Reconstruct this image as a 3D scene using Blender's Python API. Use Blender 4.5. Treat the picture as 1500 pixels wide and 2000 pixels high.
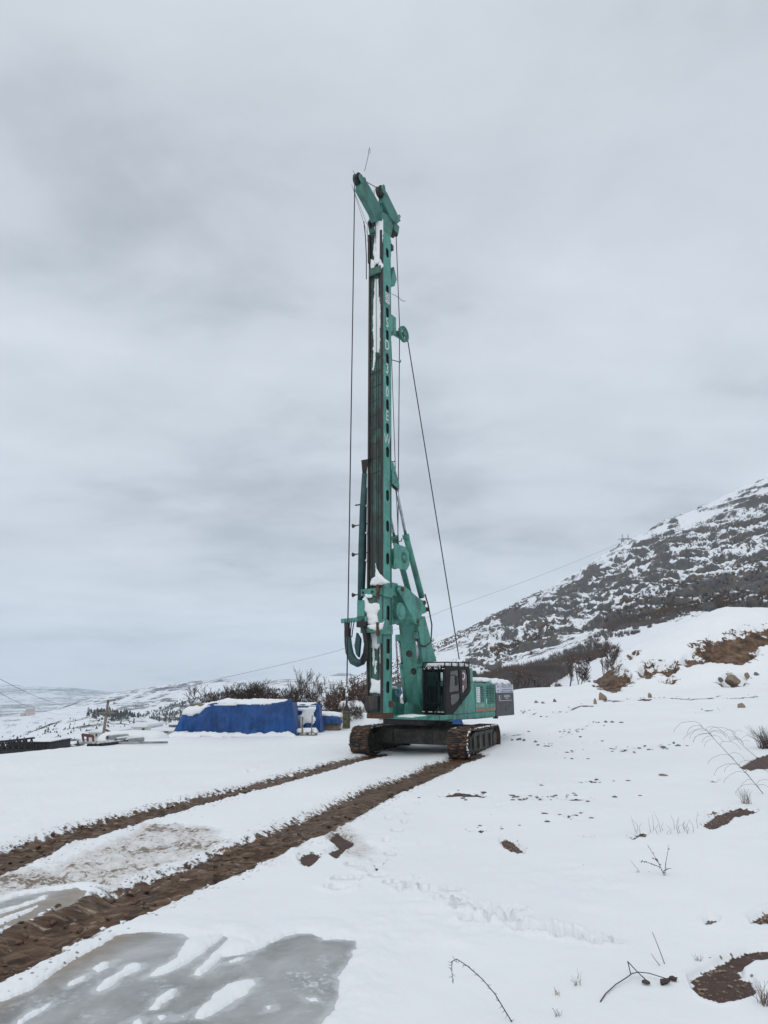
import bpy, bmesh, math, random
import numpy as np
from mathutils import Vector, Matrix

random.seed(7); RNG = np.random.default_rng(11)
scene = bpy.context.scene
for o in list(bpy.data.objects): bpy.data.objects.remove(o)
COL = scene.collection
R = math.radians

# ------------------------------------------------------------------ camera
FPX, HOR, EYE = 1387.0, 1335.0, 2.7          # focal length and horizon row for a 1500 x 2000 picture, eye height
PITCH = math.atan((HOR - 1000) / FPX)
cd = bpy.data.cameras.new('camera'); cam = bpy.data.objects.new('camera', cd); COL.objects.link(cam)
cam.location = (0, 0, EYE); cam.rotation_euler = (math.pi/2 + PITCH, 0, 0)
cd.sensor_fit = 'VERTICAL'; cd.sensor_height = 24.0; cd.lens = 24.0 * FPX / 2000.0
cd.clip_start = 0.1; cd.clip_end = 40000
scene.camera = cam

# ------------------------------------------------------------------ sky, sun, exposure
SUN_EL, SUN_AZ = 52, 200       # degrees; behind thick cloud, a little behind the camera
wd = bpy.data.worlds.new('World'); scene.world = wd; wd.use_nodes = True
nt = wd.node_tree; nt.nodes.clear()
def N(t, **k):
    n = nt.nodes.new(t)
    for a, b in k.items():
        if a in n.bl_rna.properties: setattr(n, a, b)
        else: n.inputs[a].default_value = b
    return n
def L(a, b): nt.links.new(a, b)
def build_sky():
    out = N('ShaderNodeOutputWorld'); bg = N('ShaderNodeBackground'); bg.inputs['Strength'].default_value = 1.03
    L(bg.outputs[0], out.inputs[0])
    sky = N('ShaderNodeTexSky', sky_type='NISHITA', sun_disc=False)
    sky.sun_elevation = R(SUN_EL); sky.sun_rotation = R(SUN_AZ); sky.altitude = 900; sky.air_density = 1.2; sky.dust_density = 2.0
    sk = N('ShaderNodeMix', data_type='RGBA', blend_type='MULTIPLY'); sk.inputs[0].default_value = 1
    L(sky.outputs[0], sk.inputs[6]); sk.inputs[7].default_value = (.09, .09, .09, 1)
    tc = N('ShaderNodeTexCoord'); sep = N('ShaderNodeSeparateXYZ'); L(tc.outputs['Generated'], sep.inputs[0])
    up = N('ShaderNodeMath', operation='MAXIMUM'); L(sep.outputs['Z'], up.inputs[0]); up.inputs[1].default_value = 0.0
    den = N('ShaderNodeMath', operation='ADD'); L(up.outputs[0], den.inputs[0]); den.inputs[1].default_value = .16
    dx = N('ShaderNodeMath', operation='DIVIDE'); L(sep.outputs['X'], dx.inputs[0]); L(den.outputs[0], dx.inputs[1])
    dy = N('ShaderNodeMath', operation='DIVIDE'); L(sep.outputs['Y'], dy.inputs[0]); L(den.outputs[0], dy.inputs[1])
    cmb = N('ShaderNodeCombineXYZ'); L(dx.outputs[0], cmb.inputs[0]); L(dy.outputs[0], cmb.inputs[1])
    def cloud(scale, detail, rough, off, distort=.0, sy=1.0):
        mp = N('ShaderNodeMapping'); L(cmb.outputs[0], mp.inputs[0]); mp.inputs['Location'].default_value = off
        mp.inputs['Scale'].default_value = (1, sy, 1)
        n = N('ShaderNodeTexNoise'); n.inputs['Scale'].default_value = scale; n.inputs['Detail'].default_value = detail
        n.inputs['Roughness'].default_value = rough; n.inputs['Distortion'].default_value = distort
        L(mp.outputs[0], n.inputs['Vector']); return n
    c1 = cloud(.62, 4, .5, SKY_OFF1, .15, 1.25); c2 = cloud(1.9, 7, .58, (1.3, 7.2, 0), .15, 1.2)
    mx = N('ShaderNodeMix', data_type='FLOAT'); mx.inputs[0].default_value = .40
    L(c1.outputs['Fac'], mx.inputs[2]); L(c2.outputs['Fac'], mx.inputs[3])
    rp = N('ShaderNodeValToRGB'); L(mx.outputs[0], rp.inputs[0])
    el = rp.color_ramp.elements; el[0].position = .36; el[0].color = (.415, .458, .508, 1); el[1].position = .68; el[1].color = (.70, .748, .795, 1)
    e = el.new(.46); e.color = (.553, .602, .655, 1)
    e = el.new(.56); e.color = (.622, .673, .728, 1)
    # an overcast sky is brighter higher up and a little lighter again right at the horizon
    er = N('ShaderNodeValToRGB'); L(up.outputs[0], er.inputs[0]); ee = er.color_ramp.elements
    ee[0].position = 0.0; ee[0].color = (1.12, 1.11, 1.10, 1); ee[1].position = 1; ee[1].color = (1.08, 1.07, 1.05, 1)
    for p, c in ((.05, 1.06), (.13, .93), (.26, .98), (.45, 1.0), (.62, .93)):
        e = ee.new(p); e.color = (c, c, c * 1.005, 1)
    ml = N('ShaderNodeMix', data_type='RGBA', blend_type='MULTIPLY'); ml.inputs[0].default_value = 1
    L(rp.outputs[0], ml.inputs[6]); L(er.outputs[0], ml.inputs[7])
    fin = N('ShaderNodeMix', data_type='RGBA'); fin.inputs[0].default_value = .94
    L(sk.outputs[2], fin.inputs[6]); L(ml.outputs[2], fin.inputs[7]); L(fin.outputs[2], bg.inputs['Color'])
SKY_OFF1 = (4.1, 2.6, 0)
build_sky()
sl = bpy.data.lights.new('sun', 'SUN'); so = bpy.data.objects.new('sun', sl); COL.objects.link(so)
sl.energy = 0.85; sl.angle = R(40); sl.color = (1.0, .97, .93)
sdir = Vector((math.sin(R(SUN_AZ)) * math.cos(R(SUN_EL)), math.cos(R(SUN_AZ)) * math.cos(R(SUN_EL)), math.sin(R(SUN_EL))))
so.rotation_euler = sdir.to_track_quat('Z', 'Y').to_euler(); so.location = (0, 0, 60)
vs = scene.view_settings; vs.view_transform = 'Standard'; vs.look = 'None'; vs.exposure = 0.15; vs.gamma = 1.0; vs.use_curve_mapping = False
scene.cycles.volume_bounces = 2; scene.cycles.max_bounces = 6; scene.cycles.diffuse_bounces = 3; scene.cycles.transparent_max_bounces = 12

# ------------------------------------------------------------------ pixel helpers (a pixel gives a direction only)
_f = np.array([0, math.cos(PITCH), math.sin(PITCH)]); _u = np.array([0, -math.sin(PITCH), math.cos(PITCH)]); _r = np.array([1., 0, 0])
CAMP = np.array([0, 0, EYE])
def ray(px, py): return _r * (px - 750) / FPX + _u * (1000 - py) / FPX + _f
def at_depth(px, py, d):
    v = ray(px, py); return CAMP + v * (d / v[1])
def project(P):
    D = np.asarray(P, float) - CAMP; z = D @ _f
    return 750 + FPX * (D @ _r) / z, 1000 - FPX * (D @ _u) / z

# ------------------------------------------------------------------ numpy noise
def _hash(ix, iy, iz):
    h = (ix.astype(np.int64) * 374761393 + iy.astype(np.int64) * 668265263 + iz.astype(np.int64) * 1274126177) & 0xffffffff
    h = ((h ^ (h >> 13)) * 1274126177) & 0xffffffff
    h = ((h ^ (h >> 16)) * 2246822519) & 0xffffffff
    return ((h ^ (h >> 15)) & 0xffffff) / float(0xffffff)
def vnoise(x, y, z=0.0):
    x, y, z = np.broadcast_arrays(np.asarray(x, float), np.asarray(y, float), np.asarray(z, float))
    ix, iy, iz = np.floor(x), np.floor(y), np.floor(z)
    fx, fy, fz = x - ix, y - iy, z - iz
    fx, fy, fz = [t * t * t * (t * (t * 6 - 15) + 10) for t in (fx, fy, fz)]
    r = 0
    for a in (0, 1):
        for b in (0, 1):
            for c in (0, 1):
                r = r + _hash(ix + a, iy + b, iz + c) * (fx if a else 1 - fx) * (fy if b else 1 - fy) * (fz if c else 1 - fz)
    return r
def fbm(x, y, z=0.0, o=4, g=.5):
    s, a, n = 0, 1.0, 0.0
    for i in range(o):
        k = 2.03 ** i
        s = s + a * (vnoise(np.asarray(x) * k + i * 17.3, np.asarray(y) * k + i * 9.1, np.asarray(z) * k + i * 5.7) - .5); n += a; a *= g
    return s / n * 2           # about -1 .. 1
def sstep(a, b, x):
    t = np.clip((np.asarray(x, float) - a) / (b - a), 0, 1); return t * t * (3 - 2 * t)
def sdf_poly(x, y, poly):
    P = np.asarray(poly, float); d = np.full(np.shape(x), 1e9); ins = np.zeros(np.shape(x), bool)
    n = len(P)
    for i in range(n):
        ax, ay = P[i]; bx, by = P[(i + 1) % n]; ex, ey = bx - ax, by - ay
        wx, wy = x - ax, y - ay
        t = np.clip((wx * ex + wy * ey) / (ex * ex + ey * ey + 1e-12), 0, 1)
        d = np.minimum(d, (wx - ex * t) ** 2 + (wy - ey * t) ** 2)
        c = ((ay <= y) & (by > y)) | ((by <= y) & (ay > y))
        with np.errstate(divide='ignore', invalid='ignore'):
            ins ^= c & (wx < ex * wy / np.where(ey == 0, 1e-12, ey))
    d = np.sqrt(d); return np.where(ins, -d, d)

# ------------------------------------------------------------------ mesh helpers
class MB:
    def __init__(s): s.v = []; s.f = []
    def add(s, vs, fs):
        k = len(s.v); s.v += [tuple(map(float, p)) for p in vs]; s.f += [tuple(i + k for i in f) for f in fs]; return s
    def box(s, x0, x1, y0, y1, z0, z1):
        return s.add([(x0,y0,z0),(x1,y0,z0),(x1,y1,z0),(x0,y1,z0),(x0,y0,z1),(x1,y0,z1),(x1,y1,z1),(x0,y1,z1)],
                     [(3,2,1,0),(4,5,6,7),(0,1,5,4),(1,2,6,5),(2,3,7,6),(3,0,4,7)])
    def prism(s, poly, a0, a1, axis='y'):
        """polygon extruded along an axis; for y the polygon is (x,z), for x it is (y,z), for z it is (x,y)"""
        def p3(p, a): return {'y': (p[0], a, p[1]), 'x': (a, p[0], p[1]), 'z': (p[0], p[1], a)}[axis]
        n = len(poly); vs = [p3(p, a0) for p in poly] + [p3(p, a1) for p in poly]
        return s.add(vs, [tuple(range(n)), tuple(range(2*n-1, n-1, -1))] + [(i, i+n, (i+1) % n + n, (i+1) % n) for i in range(n)])
    def tube(s, pts, r, n=8, cap=True, r1=None):
        pts = [Vector(p) for p in pts]; m = len(pts); k = len(s.v); up = None
        for i, p in enumerate(pts):
            t = (pts[min(i+1, m-1)] - pts[max(i-1, 0)]).normalized()
            if up is None:
                up = t.orthogonal().normalized()
            else:
                up = (up - t * up.dot(t)); up = up.normalized() if up.length > 1e-6 else t.orthogonal().normalized()
            w = t.cross(up); rr = r if not isinstance(r, (list, tuple)) else r[i]
            if r1 is not None: rr = r + (r1 - r) * i / max(1, m-1)
            for j in range(n):
                a = 2*math.pi*j/n; q = p + up*(rr*math.cos(a)) + w*(rr*math.sin(a)); s.v.append(tuple(q))
        for i in range(m-1):
            for j in range(n):
                s.f.append((k+i*n+j, k+i*n+(j+1) % n, k+(i+1)*n+(j+1) % n, k+(i+1)*n+j))
        if cap:
            s.f.append(tuple(k+j for j in range(n-1, -1, -1))); s.f.append(tuple(k+(m-1)*n+j for j in range(n)))
        return s
    def bar(s, a, b, w, h=None, upv=(0,0,1)):
        a, b = Vector(a), Vector(b); t = (b-a).normalized(); u = Vector(upv); u = u - t*u.dot(t)
        if u.length < 1e-5: u = t.orthogonal()
        u.normalize(); x = t.cross(u); h = h or w
        vs = [p + x*(sx*w/2) + u*(sz*h/2) for p in (a, b) for sx, sz in ((-1,-1),(1,-1),(1,1),(-1,1))]
        return s.add(vs, [(0,1,2,3),(7,6,5,4),(0,4,5,1),(1,5,6,2),(2,6,7,3),(3,7,4,0)])
    def disc(s, c, axis, r, w, n=24, prof=None):
        """lathe about an axis through c; prof is a list of (radius, offset)"""
        c = Vector(c); t = Vector(axis).normalized(); u = t.orthogonal().normalized(); x = t.cross(u)
        prof = prof or [(0, -w/2), (r, -w/2), (r, w/2), (0, w/2)]
        k = len(s.v); m = len(prof)
        for rr, o in prof:
            for j in range(n):
                a = 2*math.pi*j/n; s.v.append(tuple(c + t*o + u*(max(rr, 1e-4)*math.cos(a)) + x*(max(rr, 1e-4)*math.sin(a))))
        for i in range(m-1):
            for j in range(n): s.f.append((k+i*n+j, k+i*n+(j+1) % n, k+(i+1)*n+(j+1) % n, k+(i+1)*n+j))
        return s
    def lump(s, c, r, seed=0, squash=(1,1,1), amp=.3, sub=1):
        rnd = random.Random(seed); V, F = ICO[sub]; k = len(s.v); ph = rnd.random()*90; rot = Matrix.Rotation(rnd.random()*6.28, 3, 'Z')
        for p in V:
            q = Vector(p); n = 1 + amp * (math.sin(q.x*3.1+ph)*math.cos(q.y*2.7+ph*1.3)+.6*math.sin(q.z*4.3+ph*.7+q.x*2)) + amp*.5*(rnd.random()-.5)
            q = rot @ (q * n); s.v.append((c[0]+q.x*r*squash[0], c[1]+q.y*r*squash[1], c[2]+q.z*r*squash[2]))
        s.f += [tuple(i+k for i in f) for f in F]; return s
    def mesh(s, name, smooth=False):
        me = bpy.data.meshes.new(name); me.from_pydata(s.v, [], s.f); me.update()
        bm = bmesh.new(); bm.from_mesh(me); bmesh.ops.recalc_face_normals(bm, faces=bm.faces); bm.to_mesh(me); bm.free()
        if smooth: me.polygons.foreach_set('use_smooth', [True]*len(me.polygons))
        return me
    def build(s, name, mat, parent=None, smooth=False, bevel=0, loc=None, rot=None):
        me = s.mesh(name, smooth); me.materials.append(mat)
        o = bpy.data.objects.new(name, me); COL.objects.link(o)
        if parent is not None: o.parent = parent
        if loc is not None: o.location = loc
        if rot is not None: o.rotation_euler = rot
        if bevel:
            m = o.modifiers.new('bevel', 'BEVEL'); m.width = bevel; m.segments = 2; m.limit_method = 'ANGLE'; m.angle_limit = R(35)
        return o
def _ico(sub):
    bm = bmesh.new(); bmesh.ops.create_icosphere(bm, subdivisions=sub, radius=1); bm.verts.ensure_lookup_table()
    r = ([tuple(v.co) for v in bm.verts], [tuple(v.index for v in f.verts) for f in bm.faces]); bm.free(); return r
ICO = {1: _ico(1), 2: _ico(2), 3: _ico(3)}
def np_mesh(name, V, F, mat, parent=None, smooth=True, attrs=None):
    """big meshes straight from numpy: V (n,3), F (m,3 or 4)"""
    V = np.ascontiguousarray(V, np.float32); F = np.ascontiguousarray(F, np.int32); k = F.shape[1]
    me = bpy.data.meshes.new(name); me.vertices.add(len(V)); me.vertices.foreach_set('co', V.ravel())
    me.loops.add(F.size); me.loops.foreach_set('vertex_index', F.ravel())
    me.polygons.add(len(F)); me.polygons.foreach_set('loop_start', np.arange(0, F.size, k, dtype=np.int32))
    me.update(calc_edges=True)
    me.polygons.foreach_set('use_smooth', np.full(len(F), smooth))
    for an, av in (attrs or {}).items():
        av = np.asarray(av, np.float32)
        at = me.attributes.new(an, 'FLOAT' if av.ndim == 1 else 'FLOAT_VECTOR', 'POINT')
        at.data.foreach_set('value' if av.ndim == 1 else 'vector', av.ravel())
    me.validate(); me.materials.append(mat)
    o = bpy.data.objects.new(name, me); COL.objects.link(o)
    if parent is not None: o.parent = parent
    return o
def tag(o, label=None, cat=None, group=None, kind=None):
    for k, v in (('label', label), ('category', cat), ('group', group), ('kind', kind)):
        if v: o[k] = v
    return o
def empty(name, loc=(0,0,0), rz=0):
    o = bpy.data.objects.new(name, None); COL.objects.link(o); o.location = loc; o.rotation_euler = (0, 0, rz); o.empty_display_size = .2; return o
def copy_tree(o, parent=None):
    c = o.copy(); COL.objects.link(c); c.parent = parent
    for ch in list(o.children): copy_tree(ch, c)
    return c
def plate(outer, holes, to3, thick):
    """flat plate with real openings: outer and holes are 2-D loops, to3(p, t) places a point at depth t"""
    bm = bmesh.new(); edges = []
    for loop in [outer] + list(holes):
        vs = [bm.verts.new((p[0], p[1], 0)) for p in loop]
        edges += [bm.edges.new((vs[i], vs[(i+1) % len(vs)])) for i in range(len(vs))]
    bmesh.ops.triangle_fill(bm, edges=edges, use_beauty=True, use_dissolve=False)
    fs = list(bm.faces); r = bmesh.ops.extrude_face_region(bm, geom=fs)
    top = {v for v in r['geom'] if isinstance(v, bmesh.types.BMVert)}
    bm.verts.ensure_lookup_table(); bm.verts.index_update()
    V = [to3((v.co.x, v.co.y), thick if v in top else 0.0) for v in bm.verts]
    F = [tuple(v.index for v in f.verts) for f in bm.faces]
    bm.free(); return V, F
def obround(cx, cy, w, h, n=7):
    r = w/2; pts = []
    for i in range(n+1):
        a = math.pi*i/n; pts.append((cx + r*math.cos(a), cy + h/2 - r + r*math.sin(a)))
    for i in range(n+1):
        a = math.pi + math.pi*i/n; pts.append((cx + r*math.cos(a), cy - h/2 + r + r*math.sin(a)))
    return pts
def snow_mesh(name, poly, to3, mat, parent, thick=.08, step=.06, edge=.10, seed=0, rough=.35, loc=None):
    """lumpy snow lying on a surface: poly is a 2-D loop, to3(a, b, h) gives the point h above the surface"""
    P = np.asarray(poly, float); a0, b0 = P.min(0) - step; a1, b1 = P.max(0) + step
    na, nb = int((a1-a0)/step) + 2, int((b1-b0)/step) + 2
    A, B = np.meshgrid(a0 + np.arange(na)*step, b0 + np.arange(nb)*step, indexing='ij')
    sd = sdf_poly(A, B, poly) + edge*.45*fbm(A/edge*.45 + seed*3.7, B/edge*.45 + seed*1.9, seed, 3)
    h = thick * np.sqrt(sstep(step*.2, -edge, sd)) * (1 + rough*fbm(A/.3 + seed, B/.3, seed+.5, 3))
    ins = sd < step*.35
    idx = -np.ones(A.shape, int); V, F = [], []
    keep = ins[:-1, :-1] & ins[1:, :-1] & ins[1:, 1:] & ins[:-1, 1:]
    need = np.zeros(A.shape, bool)
    for da in (0, 1):
        for db in (0, 1): need[da:na-1+da, db:nb-1+db] |= keep
    if not keep.any(): return None
    idx[need] = np.arange(need.sum()); ai, bi = np.nonzero(need)
    V = [to3(A[i, j], B[i, j], h[i, j]) for i, j in zip(ai, bi)]
    ki, kj = np.nonzero(keep)
    F = [(idx[i, j], idx[i+1, j], idx[i+1, j+1], idx[i, j+1]) for i, j in zip(ki, kj)]
    V0 = [to3(A[i, j], B[i, j], -.004) for i, j in zip(ai, bi)]; nV = len(V)
    cnt = {}
    for f in F:
        for q in range(4):
            e = (f[q], f[(q+1) % 4]); cnt[e] = cnt.get(e, 0) + 1
    side = [(e[1], e[0], e[0]+nV, e[1]+nV) for e in cnt if (e[1], e[0]) not in cnt]
    mb = MB(); mb.add(V + V0, F + side + [tuple(i+nV for i in reversed(f)) for f in F])
    return mb.build(name, mat, parent, smooth=True, loc=loc)

# ------------------------------------------------------------------ materials
def new_mat(name):
    m = bpy.data.materials.new(name); m.use_nodes = True; t = m.node_tree; b = t.nodes['Principled BSDF']; return m, t, b
def node(t, ty, **k):
    n = t.nodes.new(ty)
    for a, b in k.items():
        if a in n.bl_rna.properties: setattr(n, a, b)
        else: n.inputs[a].default_value = b
    return n
def noise(t, scale, detail=4, rough=.55, vec=None, coord='Object', stretch=None, dist=0):
    n = node(t, 'ShaderNodeTexNoise'); n.inputs['Scale'].default_value = scale; n.inputs['Detail'].default_value = detail; n.inputs['Roughness'].default_value = rough
    n.inputs['Distortion'].default_value = dist
    if vec is None:
        c = node(t, 'ShaderNodeTexCoord'); vec = c.outputs[coord]
    if stretch:
        mp = node(t, 'ShaderNodeMapping'); mp.inputs['Scale'].default_value = stretch; t.links.new(vec, mp.inputs[0]); vec = mp.outputs[0]
    t.links.new(vec, n.inputs['Vector']); return n.outputs['Fac']
def ramp(t, src, stops):
    n = node(t, 'ShaderNodeValToRGB'); t.links.new(src, n.inputs[0]); el = n.color_ramp.elements
    while len(el) < len(stops): el.new(.5)
    for e, (p, c) in zip(el, stops):
        e.position = p; e.color = (*c, 1) if isinstance(c, tuple) else (c, c, c, 1)
    return n.outputs[0]
def mixc(t, fac, a, b, mode='MIX'):
    n = node(t, 'ShaderNodeMix', data_type='RGBA', blend_type=mode)
    for i, s in ((0, fac), (6, a), (7, b)):
        if hasattr(s, 'links'): t.links.new(s, n.inputs[i])
        elif i == 0: n.inputs[0].default_value = s
        else: n.inputs[i].default_value = (*s, 1)
    return n.outputs[2]
def mth(t, op, a, b=None):
    n = node(t, 'ShaderNodeMath', operation=op)
    for i, s in enumerate((a, b)):
        if s is None: continue
        if hasattr(s, 'links'): t.links.new(s, n.inputs[i])
        else: n.inputs[i].default_value = s
    return n.outputs[0]
def bump(t, b, h, strength=.3, dist=.02):
    n = node(t, 'ShaderNodeBump'); n.inputs['Strength'].default_value = strength; n.inputs['Distance'].default_value = dist
    t.links.new(h, n.inputs['Height']); t.links.new(n.outputs[0], b.inputs['Normal'])
def attr(t, name): 
    n = node(t, 'ShaderNodeAttribute'); n.attribute_name = name; return n
def simple(name, col, rough=.6, metal=0, var=.18, scale=6, bmp=0, dirt=None, dscale=3, dlo=.5, dhi=.68, stretch=None):
    m, t, b = new_mat(name)
    n1 = noise(t, scale, 5); lo = tuple(c*(1-var) for c in col); hi = tuple(min(1, c*(1+var)) for c in col)
    c = ramp(t, n1, [(.3, lo), (.7, hi)])
    if dirt:
        n2 = noise(t, dscale, 7, .62, stretch=stretch, dist=.4); f = ramp(t, n2, [(dlo, 0.), (dhi, 1.)]); c = mixc(t, f, c, dirt)
    t.links.new(c, b.inputs['Base Color']); b.inputs['Roughness'].default_value = rough; b.inputs['Metallic'].default_value = metal
    if bmp: bump(t, b, noise(t, scale*5, 5), bmp, .01)
    return m
MT = {}
GREEN = (.082, .295, .242)
def paint(name, col, rust=.565, soot=.475, rough=.5):
    m, t, b = new_mat(name)
    n1 = noise(t, 1.7, 5); c = ramp(t, n1, [(.3, tuple(x*.80 for x in col)), (.7, tuple(x*1.10 for x in col))])
    grime = ramp(t, noise(t, 2.3, 7, .62, stretch=(1, 1, .3), dist=.3), [(soot, 0.), (soot+.2, .75)]); c = mixc(t, grime, c, (.035, .07, .055))
    fade = ramp(t, noise(t, 5.5, 6, .6), [(.56, 0.), (.75, .4)]); c = mixc(t, fade, c, tuple(min(1, x*1.6+.03) for x in col))
    rs = ramp(t, noise(t, 9, 8, .68, dist=.5), [(rust, 0.), (rust+.05, 1.)]); rs = mth(t, 'MULTIPLY', rs, ramp(t, noise(t, .8, 4, .6), [(.50, 0.), (.62, 1.)])); c = mixc(t, rs, c, (.07, .035, .022))
    t.links.new(c, b.inputs['Base Color'])
    rr = ramp(t, noise(t, 7, 4), [(.3, rough-.06), (.7, rough+.2)]); t.links.new(rr, b.inputs['Roughness'])
    bump(t, b, noise(t, 30, 4), .08, .01)
    return m
MT['green'] = paint('green_paint', GREEN)
MT['green_worn'] = paint('green_paint_worn', tuple(c*.9 for c in GREEN), rust=.53, soot=.47, rough=.5)
MT['green_head'] = paint('green_paint_head', tuple(c*.62 for c in GREEN), rust=.60, soot=.50, rough=.5)
MT['teal'] = simple('dark_teal_sleeve', (.016, .06, .062), .6, var=.35, scale=4, bmp=.3)
def mast_front():
    m, t, b = new_mat('scraped_green_steel')
    tc = node(t, 'ShaderNodeTexCoord'); sep = node(t, 'ShaderNodeSeparateXYZ'); t.links.new(tc.outputs['Object'], sep.inputs[0])
    n = noise(t, 3.0, 8, .7, stretch=(1, 1, .4), dist=.6)
    # the lower third of the travel is rubbed to bare brown steel, the top keeps its paint
    low = node(t, 'ShaderNodeMapRange'); low.inputs[1].default_value = 17; low.inputs[2].default_value = 7; low.inputs[3].default_value = -.05; low.inputs[4].default_value = .07
    t.links.new(sep.outputs['Z'], low.inputs[0])
    low2 = node(t, 'ShaderNodeMapRange'); low2.inputs[1].default_value = 6; low2.inputs[2].default_value = 4.4; low2.inputs[3].default_value = 0; low2.inputs[4].default_value = .17
    t.links.new(sep.outputs['Z'], low2.inputs[0])
    f = mth(t, 'SUBTRACT', mth(t, 'ADD', n, low.outputs[0]), low2.outputs[0])
    f = ramp(t, f, [(.40, 0.), (.56, 1.)])
    c = mixc(t, f, (.05, .14, .108), (.034, .043, .039))
    s = ramp(t, noise(t, 14, 6, .7, stretch=(1, 1, .25)), [(.60, 0.), (.70, .5)]); c = mixc(t, s, c, (.16, .21, .17))
    rst = ramp(t, noise(t, 5, 6, .7), [(.60, 0.), (.75, .5)]); c = mixc(t, rst, c, (.060, .040, .030))
    t.links.new(c, b.inputs['Base Color']); b.inputs['Roughness'].default_value = .6
    bump(t, b, noise(t, 18, 6), .25, .01); return m
MT['mastfront'] = mast_front()
MT['rail'] = simple('worn_dark_rail', (.030, .028, .027), .5, .3, .3, 8, .3, dirt=(.07, .045, .035), dscale=6, stretch=(1, 1, .2))
MT['steel'] = simple('dark_steel', (.028, .028, .03), .5, .4, .3, 8, .2, dirt=(.07, .055, .045), dscale=5)
MT['darkplate'] = simple('scraped_dark_plate', (.035, .033, .034), .55, .3, .3, 6, .3, dirt=(.08, .06, .05), dscale=4, stretch=(1, 1, .2))
MT['rust'] = simple('rusty_steel', (.095, .045, .025), .8, .1, .4, 9, .5, dirt=(.035, .025, .022), dscale=5)
MT['chrome'] = simple('chromed_rod', (.42, .44, .47), .2, .85, .05, 4, 0, dirt=(.25, .26, .28), dscale=8)
MT['black'] = simple('black_cab_paint', (.012, .012, .014), .6, 0, .25, 5, .05, dirt=(.035, .033, .032), dscale=4, dlo=.56, dhi=.8)
MT['black'].node_tree.nodes['Principled BSDF'].inputs['Specular IOR Level'].default_value = .22
MT['rubber'] = simple('black_rubber', (.012, .012, .013), .55, 0, .3, 8, .2)
MT['rope'] = simple('steel_wire_rope', (.028, .028, .032), .5, .3, .2, 30, .4)
MT['grey'] = simple('counterweight_grey', (.055, .055, .06), .55, 0, .15, 5, .1, dirt=(.03, .03, .03), dscale=3)
MT['white'] = simple('white_print', (.68, .70, .72), .5, 0, .06, 8)
MT['dirtywhite'] = simple('dirty_white_print', (.62, .64, .62), .5, 0, .1, 8, dirt=(.10, .3, .24), dscale=14, dlo=.55, dhi=.62)
MT['orange'] = simple('orange_stripe', (.52, .115, .05), .5, 0, .15, 6, dirt=(.10, .25, .2), dscale=5, dlo=.6, dhi=.7)
MT['signwhite'] = simple('sign_white', (.52, .53, .60), .45, 0, .05, 3)
MT['signblue'] = simple('sign_dark_blue', (.03, .035, .08), .5, 0, .05, 3)
MT['signdark'] = simple('sign_charcoal', (.042, .042, .048), .5, 0, .1, 3)
MT['red'] = simple('flag_red', (.17, .055, .062), .55, 0, .1, 4)
MT['amber'] = simple('beacon_amber', (.75, .28, .05), .35, 0, .1, 4)
MT['seat'] = simple('seat_fabric', (.03, .033, .035), .8, 0, .2, 10)
MT['inside'] = simple('cab_trim', (.045, .06, .058), .7, 0, .2, 5)
MT['hookblue'] = simple('hook_blue', (.06, .14, .26), .5, 0, .3, 9, dirt=(.2, .2, .2), dscale=9)
MT['brass'] = simple('worn_yellow_steel', (.085, .078, .04), .6, .2, .35, 6, .4, dirt=(.025, .022, .018), dscale=7)
def glass():
    m, t, b = new_mat('cab_glass'); t.nodes.remove(b)
    o = t.nodes['Material Output']; tr = node(t, 'ShaderNodeBsdfTransparent'); tr.inputs[0].default_value = (.50, .55, .55, 1)
    gl = node(t, 'ShaderNodeBsdfGlossy'); gl.inputs['Color'].default_value = (1, 1, 1, 1); gl.inputs['Roughness'].default_value = .04
    fr = node(t, 'ShaderNodeFresnel'); fr.inputs['IOR'].default_value = 1.45
    f = mth(t, 'ADD', fr.outputs[0], .05); mx = node(t, 'ShaderNodeMixShader'); t.links.new(f, mx.inputs[0]); t.links.new(tr.outputs[0], mx.inputs[1]); t.links.new(gl.outputs[0], mx.inputs[2])
    t.links.new(mx.outputs[0], o.inputs[0]); return m
MT['glass'] = glass()
def snow_mat(name, col=(.80, .815, .83), scale=1.0, bs=.25):
    m, t, b = new_mat(name)
    c = ramp(t, noise(t, 2.0*scale, 4), [(.3, tuple(x*.97 for x in col)), (.7, col)])
    t.links.new(c, b.inputs['Base Color']); b.inputs['Roughness'].default_value = .75; b.inputs['Specular IOR Level'].default_value = .25
    h = mth(t, 'ADD', noise(t, 9*scale, 5, .6), mth(t, 'MULTIPLY', noise(t, 60*scale, 3), .25))
    bump(t, b, h, bs*1.6, .03); return m
MT['snow'] = snow_mat('snow')
def track_mat():
    m, t, b = new_mat('muddy_track_steel')
    n = ramp(t, noise(t, 2.6, 7, .65, coord='Generated' if False else 'Object', dist=.3), [(.40, 0.), (.58, 1.)])
    g = node(t, 'ShaderNodeNewGeometry'); n2 = node(t, 'ShaderNodeTexNoise'); n2.inputs['Scale'].default_value = 2.2; n2.inputs['Detail'].default_value = 7; n2.inputs['Roughness'].default_value = .62
    t.links.new(g.outputs['Position'], n2.inputs['Vector'])
    f = ramp(t, n2.outputs['Fac'], [(.45, 0.), (.56, 1.)])
    c = mixc(t, f, (.032, .030, .029), (.105, .062, .040))
    f2 = ramp(t, n2.outputs['Fac'], [(.60, 0.), (.68, .8)]); c = mixc(t, f2, c, (.20, .15, .11))
    t.links.new(c, b.inputs['Base Color']); b.inputs['Roughness'].default_value = .7; bump(t, b, n2.outputs['Fac'], .5, .03); return m
MT['track'] = track_mat()
MT['mud'] = simple('brown_mud', (.105, .06, .038), .75, 0, .35, 9, .6, dirt=(.05, .03, .02), dscale=6)
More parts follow.
